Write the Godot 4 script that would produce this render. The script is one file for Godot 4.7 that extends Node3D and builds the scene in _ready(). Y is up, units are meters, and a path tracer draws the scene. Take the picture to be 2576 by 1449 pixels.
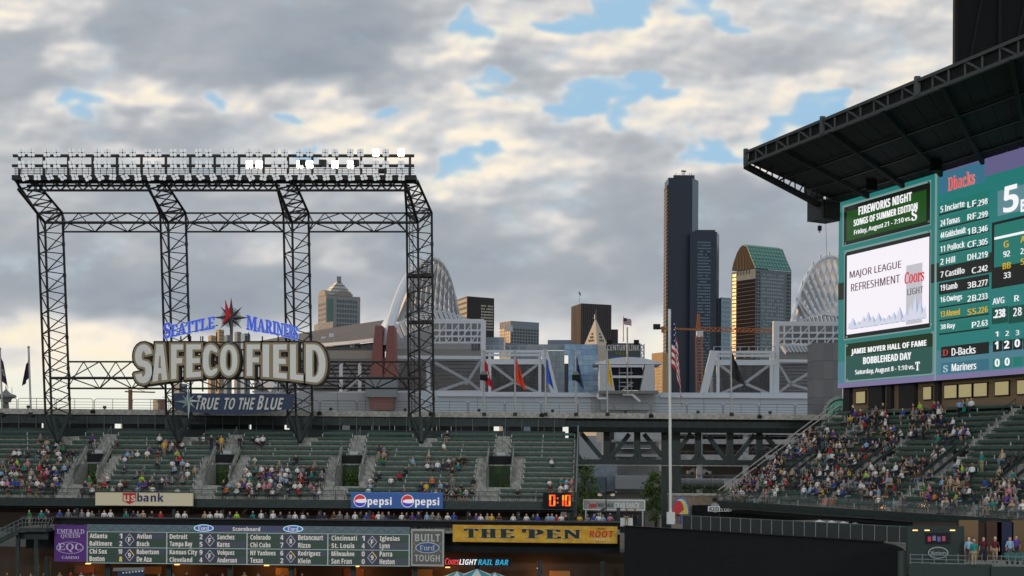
extends Node3D
# A ballpark outfield at dusk: a light gantry over left-field bleachers, a second stadium and a city behind.
# Photograph coordinates (u, v) are in a 2576 x 1449 picture; ray() turns them into directions, and every
# distance comes from what the thing stands on or beside.
const F := 3600.0
const CU := 1288.0
const HV := 1150.0
const EYE := Vector3(0, 16, 0)
const ROLL := 0.00576

var rng := RandomNumberGenerator.new()
var mats := {}
var used := {}
var unit_box := BoxMesh.new()
var unit_tube := CylinderMesh.new()
var sans: SystemFont
var sans_bold: SystemFont
var serif_bold: SystemFont

# ---------------------------------------------------------------- picture geometry
func ray(u: float, v: float) -> Vector3:
	var a := (u - CU) / F
	var b := (HV - v) / F
	return Vector3(a * cos(ROLL) - b * sin(ROLL), a * sin(ROLL) + b * cos(ROLL), -1)

func at(u: float, v: float, z: float) -> Vector3:
	return EYE + ray(u, v) * z

func hit(p: Vector3, n: Vector3, u: float, v: float) -> Vector3:
	var d := ray(u, v)
	return EYE + d * ((p - EYE).dot(n) / d.dot(n))

func at_height(u: float, v: float, y: float) -> Vector3:
	var d := ray(u, v)
	return EYE + d * ((y - EYE.y) / d.y)

func pix(p: Vector3) -> Vector2:
	var q := p - EYE
	var a := q.x / -q.z
	var b := q.y / -q.z
	return Vector2(CU + F * (a * cos(ROLL) + b * sin(ROLL)), HV - F * (-a * sin(ROLL) + b * cos(ROLL)))

# ---------------------------------------------------------------- materials
func col(r: float, g: float, b: float) -> Color:
	return Color(r / 255.0, g / 255.0, b / 255.0)

func mat(key: String, c := Color.WHITE, rough := 0.8, metal := 0.0) -> StandardMaterial3D:
	if mats.has(key):
		return mats[key]
	var m := StandardMaterial3D.new()
	m.resource_name = key
	m.albedo_color = c
	m.roughness = rough
	m.metallic = metal
	mats[key] = m
	return m

func glow(key: String, c: Color, e := 0.8) -> StandardMaterial3D:
	if mats.has(key):
		return mats[key]
	var m := mat(key, Color(c.r * 0.25, c.g * 0.25, c.b * 0.25), 0.4)
	m.emission_enabled = true
	m.emission = c
	m.emission_energy_multiplier = e
	return m

func grained(key: String, c: Color, c2: Color, size: float, rough := 0.85, bump := 0.0, octaves := 5, stretch := Vector3.ONE) -> StandardMaterial3D:
	if mats.has(key):
		return mats[key]
	var m := mat(key, Color.WHITE, rough)
	var n := FastNoiseLite.new()
	n.seed = key.hash() % 1000
	n.frequency = 0.02
	n.fractal_octaves = octaves
	var t := NoiseTexture2D.new()
	t.width = 256
	t.height = 256
	t.seamless = true
	t.noise = n
	var g := Gradient.new()
	g.set_color(0, c2)
	g.set_color(1, c)
	g.set_offset(0, 0.25)
	g.set_offset(1, 0.75)
	t.color_ramp = g
	m.albedo_texture = t
	m.uv1_triplanar = true
	m.uv1_world_triplanar = true
	m.uv1_scale = stretch / size
	return m

# ---------------------------------------------------------------- nodes
func numbered(called: String) -> String:
	if not used.has(called):
		used[called] = 0
		return called
	used[called] += 1
	return "%s_%03d" % [called, used[called]]

func tag(o: Node, label: String, category: String, group := "", kind := "") -> void:
	if label: o.set_meta("label", label)
	if category: o.set_meta("category", category)
	if group: o.set_meta("group", group)
	if kind: o.set_meta("kind", kind)

func thing(called: String, label: String, category: String, where := Vector3.ZERO, group := "") -> Node3D:
	var o := Node3D.new()
	o.name = numbered(called)
	add_child(o)
	o.position = where
	tag(o, label, category, group)
	return o

func structure(called: String, label: String, mesh: Mesh, m: Material, xf := Transform3D()) -> MeshInstance3D:
	var o := MeshInstance3D.new()
	o.name = numbered(called)
	o.mesh = mesh
	o.material_override = m
	add_child(o)
	o.transform = xf
	tag(o, label, called.replace("_", " "), "", "structure")
	return o

func part(parent: Node3D, called: String, mesh: Mesh, m: Material, xf := Transform3D()) -> MeshInstance3D:
	var o := MeshInstance3D.new()
	o.name = called
	o.mesh = mesh
	if m: o.material_override = m
	parent.add_child(o, true)
	o.transform = parent.global_transform.affine_inverse() * xf
	return o

func group_part(parent: Node3D, called: String, where: Vector3) -> Node3D:
	var o := Node3D.new()
	o.name = called
	parent.add_child(o, true)
	o.global_position = where
	return o

func along(a: Vector3, b: Vector3, w: float, h: float) -> Transform3D:
	var z := b - a
	var l := z.length()
	z = z / l
	var up := Vector3.UP if absf(z.y) < 0.98 else Vector3(0, 0, 1)
	var x := up.cross(z).normalized()
	var y := z.cross(x)
	return Transform3D(Basis(x * w, y * h, z * l), (a + b) * 0.5)

func beam(parent: Node3D, called: String, a: Vector3, b: Vector3, w: float, h: float, m: Material) -> MeshInstance3D:
	return part(parent, called, unit_box, m, along(a, b, w, h))

func pole(parent: Node3D, called: String, a: Vector3, b: Vector3, r: float, m: Material) -> MeshInstance3D:
	var t := along(a, b, 2.0 * r, 2.0 * r)
	return part(parent, called, unit_tube, m, Transform3D(Basis(t.basis.x, t.basis.z, -t.basis.y), t.origin))

func box(parent: Node3D, called: String, c: Vector3, size: Vector3, m: Material, b := Basis()) -> MeshInstance3D:
	return part(parent, called, unit_box, m, Transform3D(b * Basis.from_scale(size), c))

func facing(x: Vector3) -> Basis:   # x along, y up, z towards the viewer's side
	var xx := x.normalized()
	var z := xx.cross(Vector3.UP).normalized()
	return Basis(xx, z.cross(xx), z)

class Shape:
	var v := PackedVector3Array()
	var n := PackedVector3Array()
	var c := PackedColorArray()
	var ink := Color.WHITE
	var coloured := false
	func tri(a: Vector3, b: Vector3, d: Vector3, out: Vector3) -> void:
		var k := (b - a).cross(d - a)
		if k.length_squared() < 1e-14: return
		k = k.normalized()
		if k.dot(out) > 0:
			v.append_array([a, d, b])
		else:
			v.append_array([a, b, d])
			k = -k
		n.append_array([k, k, k])
		if coloured: c.append_array([ink, ink, ink])
	func quad(a: Vector3, b: Vector3, d: Vector3, e: Vector3, out: Vector3) -> void:
		tri(a, b, d, out)
		tri(a, d, e, out)
	func block(o: Vector3, x: Vector3, y: Vector3, z: Vector3) -> void:   # half axes
		for s in [1.0, -1.0]:
			quad(o + x * s - y - z, o + x * s + y - z, o + x * s + y + z, o + x * s - y + z, x * s)
			quad(o + y * s - x - z, o + y * s + x - z, o + y * s + x + z, o + y * s - x + z, y * s)
			quad(o + z * s - y - x, o + z * s + y - x, o + z * s + y + x, o + z * s - y + x, z * s)
	func bar(a: Vector3, b: Vector3, w: float, h: float) -> void:
		var z := (b - a) * 0.5
		if z.length() < 1e-5: return
		var zn := z.normalized()
		var up := Vector3.UP if absf(zn.y) < 0.98 else Vector3(0, 0, 1)
		var x := up.cross(zn).normalized()
		block((a + b) * 0.5, x * w * 0.5, zn.cross(x) * h * 0.5, z)
	func tube(pts: Array, r: Array, sides := 8) -> void:
		var px := Vector3.ZERO
		var prev := []
		for i in pts.size():
			var t: Vector3 = ((pts[mini(i + 1, pts.size() - 1)] as Vector3) - (pts[maxi(i - 1, 0)] as Vector3)).normalized()
			if i == 0:
				px = t.cross(Vector3.UP if absf(t.y) < 0.9 else Vector3.RIGHT).normalized()
			px = (px - t * px.dot(t)).normalized()
			var py := t.cross(px)
			var ring := []
			for k in sides:
				var a := TAU * k / sides
				ring.append((pts[i] as Vector3) + (px * cos(a) + py * sin(a)) * float(r[i]))
			if i > 0:
				for k in sides:
					var a2 := TAU * (k + 0.5) / sides
					quad(prev[k], prev[(k + 1) % sides], ring[(k + 1) % sides], ring[k], px * cos(a2) + py * sin(a2))
			prev = ring
	func mesh() -> ArrayMesh:
		var m := ArrayMesh.new()
		if v.is_empty(): return m
		var a := []
		a.resize(Mesh.ARRAY_MAX)
		a[Mesh.ARRAY_VERTEX] = v
		a[Mesh.ARRAY_NORMAL] = n
		if coloured: a[Mesh.ARRAY_COLOR] = c
		m.add_surface_from_arrays(Mesh.PRIMITIVE_TRIANGLES, a)
		return m

# a flat outline (metres, in the plane x, y) with thickness z0..z1, set in a frame
func slab(s: Shape, outline: PackedVector2Array, hole: PackedVector2Array, o: Vector3, x: Vector3, y: Vector3, z: Vector3, z0: float, z1: float) -> void:
	var pieces: Array = []
	if hole.is_empty():
		pieces = [outline]
	else:
		var c := Vector2.ZERO
		for p in hole: c += p
		c /= hole.size()
		var halves := [PackedVector2Array([Vector2(-999, -999), Vector2(c.x, -999), Vector2(c.x, 999), Vector2(-999, 999)]), PackedVector2Array([Vector2(c.x, -999), Vector2(999, -999), Vector2(999, 999), Vector2(c.x, 999)])]
		for h in halves:
			for q in Geometry2D.intersect_polygons(outline, h):
				pieces.append_array(Geometry2D.clip_polygons(q, hole))
	for q in pieces:
		var ids := Geometry2D.triangulate_polygon(q)
		for i in range(0, ids.size(), 3):
			var a: Vector2 = q[ids[i]]
			var b: Vector2 = q[ids[i + 1]]
			var d: Vector2 = q[ids[i + 2]]
			s.tri(o + x * a.x + y * a.y + z * z1, o + x * b.x + y * b.y + z * z1, o + x * d.x + y * d.y + z * z1, z)
			s.tri(o + x * a.x + y * a.y + z * z0, o + x * b.x + y * b.y + z * z0, o + x * d.x + y * d.y + z * z0, -z)
	for loop in [outline, hole]:
		var sign_ := 1.0 if Geometry2D.is_polygon_clockwise(loop) else -1.0
		if loop == hole: sign_ = -sign_
		for i in loop.size():
			var a: Vector2 = loop[i]
			var b: Vector2 = loop[(i + 1) % loop.size()]
			var e := (b - a)
			var out2 := Vector2(-e.y, e.x) * sign_
			s.quad(o + x * a.x + y * a.y + z * z0, o + x * b.x + y * b.y + z * z0, o + x * b.x + y * b.y + z * z1, o + x * a.x + y * a.y + z * z1, x * out2.x + y * out2.y)

func text(parent: Node3D, s: String, left: Vector3, w: float, h: float, xd: Vector3, yd: Vector3, m: Material, font: Font, depth := 0.03, shear := 0.0, called := "lettering") -> MeshInstance3D:
	var t := TextMesh.new()
	t.font = font
	t.font_size = 32
	t.pixel_size = 0.03
	t.curve_step = 2.5
	t.depth = 0.03
	t.text = s
	t.horizontal_alignment = HORIZONTAL_ALIGNMENT_LEFT
	t.vertical_alignment = VERTICAL_ALIGNMENT_BOTTOM
	var b := t.get_aabb()
	if b.size.x <= 0.0: return null
	var sx := w / b.size.x
	var sy := h / b.size.y
	var z := xd.cross(yd)
	var basis := Basis(xd * sx, yd * sy + xd * (shear * sy), z * (depth / 0.03))
	var xf := Transform3D(basis, left - basis * Vector3(b.position.x, b.position.y, b.position.z))
	return part(parent, called, t, m, xf)
# ---------------------------------------------------------------- sky
var n_warp := FastNoiseLite.new()
var n_warp2 := FastNoiseLite.new()
var n_puff := FastNoiseLite.new()
var n_fine := FastNoiseLite.new()
var sky_b := PackedFloat32Array()
var sky_c := PackedFloat32Array()
var sky_y := PackedFloat32Array()
var SC := 40
var SR := 22

func sky_setup() -> void:
	# brightness of the sky in view, one number for each piece of it: 0-9 cloud from dark grey to bright, 10 thin cloud, 11 open blue, 12 pale air, 13 bright air low down, 14 warm cloud
	var rows := [
		[7, 6, 6, 5, 4, 4, 4, 4, 4, 4, 4, 4, 4, 3, 3, 4, 5, 5, 6, 7, 6, 6, 6, 10, 10, 10, 6, 10, 6, 6, 6, 6, 6, 7, 7, 7, 7, 7, 7, 7],
		[7, 5, 6, 6, 3, 3, 4, 4, 4, 4, 3, 3, 3, 3, 2, 3, 5, 6, 10, 7, 10, 11, 10, 11, 11, 8, 8, 10, 10, 6, 6, 6, 6, 6, 6, 6, 6, 6, 6, 6],
		[4, 4, 7, 6, 3, 3, 4, 4, 4, 3, 3, 3, 3, 3, 2, 3, 6, 8, 10, 6, 8, 9, 8, 6, 7, 7, 6, 6, 5, 5, 5, 5, 5, 5, 5, 5, 5, 6, 6, 6],
		[4, 4, 7, 7, 4, 4, 4, 4, 4, 3, 3, 2, 2, 3, 3, 4, 6, 8, 7, 5, 5, 6, 6, 7, 6, 6, 6, 5, 5, 5, 4, 4, 5, 5, 6, 7, 7, 7, 7, 7],
		[4, 4, 5, 5, 4, 4, 4, 4, 4, 3, 3, 2, 2, 2, 3, 4, 5, 6, 5, 4, 4, 4, 4, 5, 5, 5, 6, 5, 4, 4, 4, 5, 6, 7, 7, 7, 7, 7, 7, 7],
		[4, 4, 4, 6, 7, 7, 6, 5, 4, 5, 6, 5, 5, 4, 4, 5, 7, 7, 10, 10, 5, 5, 10, 10, 11, 11, 8, 7, 8, 8, 7, 7, 7, 7, 7, 7, 7, 7, 7, 7],
		[5, 6, 10, 10, 8, 9, 8, 5, 10, 8, 7, 6, 7, 7, 10, 6, 6, 8, 9, 8, 9, 10, 11, 11, 11, 9, 8, 7, 6, 6, 7, 10, 11, 7, 7, 7, 7, 7, 7, 7],
		[5, 7, 7, 5, 4, 4, 4, 4, 8, 6, 6, 10, 8, 8, 7, 7, 7, 6, 8, 6, 5, 7, 6, 7, 10, 9, 7, 6, 6, 7, 10, 10, 8, 7, 7, 7, 7, 7, 7, 7],
		[5, 5, 5, 4, 4, 4, 4, 4, 4, 5, 5, 6, 7, 8, 7, 8, 5, 6, 8, 8, 5, 5, 4, 4, 4, 6, 7, 10, 7, 8, 10, 8, 7, 7, 7, 7, 7, 7, 7, 7],
		[5, 5, 5, 5, 6, 7, 5, 4, 5, 5, 7, 10, 10, 8, 9, 9, 5, 11, 11, 8, 8, 6, 5, 5, 4, 4, 10, 11, 11, 7, 6, 6, 6, 6, 6, 6, 6, 6, 6, 6],
		[5, 5, 5, 5, 5, 6, 5, 5, 5, 6, 6, 7, 6, 6, 6, 6, 5, 10, 10, 9, 8, 8, 7, 7, 5, 5, 7, 6, 5, 7, 5, 5, 5, 5, 5, 5, 5, 5, 5, 5],
		[5, 5, 5, 5, 4, 4, 4, 4, 4, 5, 5, 5, 5, 5, 6, 7, 8, 8, 8, 7, 6, 6, 6, 5, 4, 4, 5, 4, 4, 4, 4, 4, 4, 4, 4, 4, 4, 4, 4, 4],
		[5, 5, 4, 4, 4, 4, 4, 4, 4, 4, 4, 5, 5, 4, 4, 4, 4, 5, 5, 5, 5, 5, 4, 4, 3, 4, 4, 4, 3, 3, 3, 4, 4, 4, 4, 4, 4, 4, 4, 4],
		[4, 4, 4, 4, 5, 4, 4, 4, 4, 5, 5, 4, 4, 4, 3, 3, 3, 4, 4, 4, 5, 7, 4, 3, 3, 4, 3, 3, 3, 3, 4, 4, 4, 4, 4, 4, 4, 4, 4, 4],
		[4, 4, 4, 4, 5, 5, 4, 4, 4, 5, 7, 4, 5, 6, 6, 3, 3, 3, 3, 3, 4, 4, 4, 6, 4, 3, 3, 3, 3, 3, 3, 3, 4, 4, 4, 4, 4, 4, 4, 4],
		[3, 3, 3, 3, 3, 3, 3, 3, 3, 3, 3, 3, 3, 4, 4, 3, 3, 3, 3, 3, 3, 3, 3, 3, 3, 3, 3, 3, 3, 3, 3, 3, 4, 4, 4, 4, 4, 4, 4, 4],
		[4, 4, 3, 3, 2, 2, 2, 2, 2, 2, 3, 3, 4, 5, 4, 4, 4, 4, 5, 5, 5, 5, 4, 4, 4, 5, 5, 4, 4, 4, 4, 4, 4, 4, 4, 4, 4, 4, 4, 4],
		[14, 14, 8, 9, 8, 7, 6, 5, 4, 5, 6, 6, 7, 7, 7, 6, 6, 6, 6, 6, 6, 6, 6, 6, 12, 12, 12, 6, 6, 6, 6, 6, 6, 6, 6, 6, 6, 6, 6, 6],
		[6, 7, 9, 14, 14, 9, 8, 8, 8, 8, 8, 12, 12, 12, 12, 12, 12, 12, 12, 12, 12, 12, 12, 12, 12, 12, 12, 12, 12, 12, 12, 12, 12, 12, 12, 12, 12, 12, 12, 12],
	]
	for k in 3:
		var low := []
		for i in SC: low.append(13 if i < 17 + k else 12)
		rows.append(low)
	for r in rows:
		for n in r:
			var b := float(n) / 9.0
			var c := 1.0
			var y := 0.0
			match n:
				10: c = 0.22; b = 0.74
				11: c = -0.12; b = 0.78
				12: c = 0.75; b = 0.84; y = 0.5
				13: c = 0.9; b = 0.95; y = 0.9
				14: c = 1.0; b = 1.0; y = 1.3
			sky_b.append(b)
			sky_c.append(c)
			sky_y.append(y)
	var k := 0
	for n in [n_warp, n_warp2, n_puff, n_fine]:
		n.noise_type = FastNoiseLite.TYPE_SIMPLEX_SMOOTH
		n.fractal_type = FastNoiseLite.FRACTAL_FBM
		n.seed = 11 + k * 7
		k += 1
	n_warp.frequency = 1.0 / 260.0
	n_warp.fractal_octaves = 3
	n_warp2.frequency = 1.0 / 240.0
	n_warp2.fractal_octaves = 3
	n_puff.frequency = 1.0 / 300.0
	n_puff.fractal_octaves = 5
	n_puff.fractal_gain = 0.46
	n_fine.frequency = 1.0 / 60.0
	n_fine.fractal_octaves = 4

func cell(a: PackedFloat32Array, x: float, y: float) -> float:
	x = clampf(x, 0.0, SC - 1.001)
	y = clampf(y, 0.0, SR - 1.001)
	var i := int(x)
	var j := int(y)
	var fx := x - i
	var fy := y - j
	fx = fx * fx * (3.0 - 2.0 * fx)
	fy = fy * fy * (3.0 - 2.0 * fy)
	var o := j * SC + i
	return lerpf(lerpf(a[o], a[o + 1], fx), lerpf(a[o + SC], a[o + SC + 1], fx), fy)

func fold(x: float, lo: float, hi: float) -> float:
	var w := hi - lo
	x = fposmod(x - lo, 2.0 * w)
	return lo + (x if x < w else 2.0 * w - x)

func sky_colour(az: float, el: float) -> Color:
	var u: float
	if absf(az) < 0.42: u = CU + F * tan(az)
	else: u = CU + F * signf(az) * (tan(0.42) + (absf(az) - 0.42) * 1.2)
	var v := HV - F * (tan(el) / cos(az) if absf(az) < 0.42 and el < 0.37 else (tan(minf(el, 0.37)) / cos(0.42 if absf(az) > 0.42 else az) + maxf(0.0, el - 0.37) * 1.15))
	v += (u - CU) * ROLL
	var uu := fold(u, 0.0, 2400.0)
	var vv := v if v > 0.0 else fold(v, 0.0, 700.0)
	var vs := v * 2.1
	var w1 := n_warp.get_noise_2d(u, vs)
	var w2 := n_warp2.get_noise_2d(u, vs)
	var low := smoothstep(560.0, 800.0, v)
	var x := (uu + w1 * 85.0) / 64.4 - 0.5
	var vw := vv + w2 * (52.0 - 22.0 * low)
	var y := vw / 40.0 - 0.5 if vw < 480.0 else 11.5 + (vw - 480.0) / 64.0
	var puff := n_puff.get_noise_2d(u, vs)
	var lit := n_puff.get_noise_2d(u - 14.0, vs - 30.0)
	var fine := n_fine.get_noise_2d(u, vs)
	var b := (cell(sky_b, x, y) * 2.0 + cell(sky_b, x - 0.7, y) + cell(sky_b, x + 0.7, y) + cell(sky_b, x, y - 0.6) + cell(sky_b, x, y + 0.6)) / 6.0
	b = 0.5 + (b - 0.5) * 1.12
	var c := cell(sky_c, x, y)
	var warm := cell(sky_y, x, y)
	c = smoothstep(0.10, 1.0, c + puff * 0.42 + fine * 0.12)
	b += (puff - lit) * (0.05 + 0.48 * smoothstep(0.35, 0.8, b)) * (1.0 - 0.6 * low) + fine * (0.008 + 0.045 * smoothstep(0.4, 0.8, b)) + puff * (0.07 - 0.02 * low)
	# edges of cloud against the blue are thin and bright
	b += maxf(0.0, 1.0 - absf(c - 0.7) * 3.0) * 0.16
	b = clampf(b, 0.0, 1.05)
	var dark := Vector3(0.510, 0.562, 0.620)
	var mid := Vector3(0.662, 0.686, 0.714)
	var light := Vector3(0.860, 0.852, 0.848)
	var top := Vector3(1.0, 0.955, 0.875)
	var k: Vector3
	if b < 0.45: k = dark.lerp(mid, b / 0.45)
	elif b < 0.78: k = mid.lerp(light, (b - 0.45) / 0.33)
	else: k = light.lerp(top, minf(1.0, (b - 0.78) / 0.24))
	k = k.lerp(Vector3(1.0, 0.955, 0.83), clampf(warm - 0.8, 0.0, 0.6))
	var blue := Vector3(0.630, 0.780, 0.890).lerp(Vector3(0.80, 0.885, 0.925), smoothstep(300.0, 900.0, v))
	k = blue.lerp(k, c)
	k = k.lerp(Vector3(0.93, 0.945, 0.90), clampf(warm, 0.0, 1.0) * smoothstep(880.0, 980.0, v) * 0.8)
	return Color(clampf(k.x, 0, 1), clampf(k.y, 0, 1), clampf(k.z, 0, 1))

func make_sky() -> Texture2D:
	sky_setup()
	var W := 4096
	var H := 2048
	var w := 512
	var h := 256
	var low := Image.create(w, h, false, Image.FORMAT_RGB8)
	for j in h:
		var el := PI * (0.5 - (j + 0.5) / h)
		for i in w:
			low.set_pixel((i + w / 2) % w, j, sky_colour(TAU * ((i + 0.5) / w - 0.5), maxf(el, 0.0)))
	low.resize(W, H, Image.INTERPOLATE_CUBIC)
	var x0 := W / 2 - 300
	var y0 := H / 2 - 260
	var near := Image.create(600, 260, false, Image.FORMAT_RGB8)
	for j in 260:
		var el := PI * (0.5 - (y0 + j + 0.5) / H)
		for i in 600:
			near.set_pixel(i, j, sky_colour(TAU * ((x0 + i + 0.5) / W - 0.5), el))
	low.blit_rect(near, Rect2i(300, 0, 300, 260), Vector2i(0, y0))   # straight ahead is the picture's first column
	low.blit_rect(near, Rect2i(0, 0, 300, 260), Vector2i(W - 300, y0))
	return ImageTexture.create_from_image(low)

func light_and_lens() -> void:
	var cam := Camera3D.new()
	cam.name = "camera"
	add_child(cam)
	cam.position = EYE
	cam.rotation.z = ROLL
	cam.set_frustum(1449.0 / F, Vector2(0, (HV - 724.5) / F), 1.0, 9000.0)
	cam.current = true
	var sun := DirectionalLight3D.new()
	sun.name = "sun"
	add_child(sun)
	var to := Vector3(-0.930, 0.130, -0.34).normalized()
	sun.look_at_from_position(to * 100.0, Vector3.ZERO)
	sun.light_color = Color(1.0, 0.80, 0.56)
	sun.light_energy = 0.9
	sun.light_angular_distance = 0.6
	sun.shadow_enabled = true
	var env := Environment.new()
	env.background_mode = Environment.BG_SKY
	var sky := Sky.new()
	var pm := PanoramaSkyMaterial.new()
	pm.panorama = make_sky()
	sky.sky_material = pm
	env.sky = sky
	env.tonemap_mode = Environment.TONE_MAPPER_LINEAR
	env.tonemap_exposure = 1.0
	env.sdfgi_enabled = true
	env.ssao_enabled = true
	env.ssil_enabled = true
	var we := WorldEnvironment.new()
	we.name = "world"
	we.environment = env
	add_child(we)
# ---------------------------------------------------------------- people
# A body is one surface: tapered capsules along the bones, joined smoothly and meshed on a grid; each face takes
# the colour of the nearest bone (0 skin, 1 top, 2 trousers, 3 hair or cap, 4 shoes).
var poses := []

func body(kind: int) -> Array:
	var b := []
	var lean := 0.0
	if kind in [0, 1, 2, 3]:
		lean = [0.02, 0.16, -0.04, 0.06][kind]
		b.append([Vector3(-0.07, 0.55, 0), Vector3(0.07, 0.55, 0), 0.15, 0.15, 2])
		b.append([Vector3(0, 0.64, 0.01), Vector3(0, 0.95, lean), 0.155, 0.165, 1])
		b.append([Vector3(-0.15, 1.0, lean), Vector3(0.15, 1.0, lean), 0.085, 0.085, 1])
		b.append([Vector3(0, 1.04, lean), Vector3(0, 1.13, lean + 0.02), 0.055, 0.05, 0])
		b.append([Vector3(0, 1.17, lean + 0.04), Vector3(0, 1.27, lean + 0.03), 0.085, 0.098, 0])
		b.append([Vector3(0, 1.26, lean - 0.005), Vector3(0, 1.315, lean + 0.015), 0.1, 0.09, 3])
		if kind == 2: b.append([Vector3(0, 1.22, lean - 0.06), Vector3(0, 1.08, lean - 0.09), 0.085, 0.06, 3])
		for s in [-1.0, 1.0]:
			var sp := [0.13, 0.16, 0.09, 0.12][kind] as float
			var shin := 0 if kind in [1, 3] else 2
			b.append([Vector3(0.09 * s, 0.55, 0.03), Vector3(sp * s, 0.54, 0.42), 0.09, 0.07, 2])
			b.append([Vector3(sp * s, 0.52, 0.44), Vector3(sp * s, 0.12, 0.4 + 0.06 * s * float(kind == 2)), 0.062, 0.042, shin])
			b.append([Vector3(sp * s, 0.06, 0.4), Vector3(sp * s * 1.1, 0.04, 0.56), 0.045, 0.04, 4])
			var sh := Vector3(0.205 * s, 0.985, lean)
			var el := Vector3(0.27 * s, 0.74, lean + 0.06)
			var hd := Vector3(0.1 * s, 0.66, 0.3)
			if kind == 1:
				el = Vector3(0.25 * s, 0.76, lean + 0.14)
				hd = Vector3(0.05 * s, 0.74, 0.46)
			elif kind == 3:
				el = Vector3(0.27 * s, 0.78, lean + 0.1)
				hd = Vector3(-0.06 * s, 0.86, lean + 0.23) if s > 0 else Vector3(0.02, 0.98, lean + 0.24)
			b.append([sh, el, 0.058, 0.047, 1])
			b.append([el, hd, 0.042, 0.034, 0 if kind != 2 else 1])
			b.append([hd, hd + (hd - el).normalized() * 0.09, 0.036, 0.028, 0])
	else:
		# standing: 4 arms down, 5 leaning on a rail, 6 striding
		lean = 0.14 if kind == 5 else 0.0
		b.append([Vector3(-0.07, 0.92, 0), Vector3(0.07, 0.92, 0), 0.145, 0.145, 2])
		b.append([Vector3(0, 1.03, 0.0), Vector3(0, 1.32, lean), 0.145, 0.16, 1])
		b.append([Vector3(-0.15, 1.41, lean), Vector3(0.15, 1.41, lean), 0.08, 0.08, 1])
		b.append([Vector3(0, 1.44, lean), Vector3(0, 1.54, lean + 0.02), 0.055, 0.05, 0])
		b.append([Vector3(0, 1.58, lean + 0.04), Vector3(0, 1.67, lean + 0.03), 0.085, 0.096, 0])
		b.append([Vector3(0, 1.66, lean - 0.005), Vector3(0, 1.715, lean + 0.015), 0.098, 0.088, 3])
		for s in [-1.0, 1.0]:
			var st: float = 0.16 * s * float(kind == 6)
			b.append([Vector3(0.09 * s, 0.9, 0), Vector3(0.1 * s, 0.5, st), 0.092, 0.068, 2])
			b.append([Vector3(0.1 * s, 0.5, st), Vector3(0.11 * s, 0.1, st * 1.4 - 0.02), 0.062, 0.045, 2])
			b.append([Vector3(0.11 * s, 0.05, st * 1.4 - 0.02), Vector3(0.125 * s, 0.04, st * 1.4 + 0.14), 0.045, 0.04, 4])
			var sh := Vector3(0.2 * s, 1.39, lean)
			var el := Vector3(0.27 * s, 1.12, lean - 0.03)
			var hd := Vector3(0.27 * s, 0.88, lean + 0.06)
			if kind == 5:
				el = Vector3(0.28 * s, 1.12, lean + 0.12)
				hd = Vector3(0.1 * s, 1.1, lean + 0.36)
			b.append([sh, el, 0.056, 0.046, 1])
			b.append([el, hd, 0.041, 0.034, 0])
			b.append([hd, hd + (hd - el).normalized() * 0.1, 0.036, 0.028, 0])
	return b

func cone_distance(p: Vector3, e: Array) -> float:
	var a: Vector3 = e[0]
	var d: Vector3 = e[1] - a
	var t := clampf((p - a).dot(d) / maxf(d.length_squared(), 1e-6), 0.0, 1.0)
	return p.distance_to(a + d * t) - lerpf(e[2], e[3], t)

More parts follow.
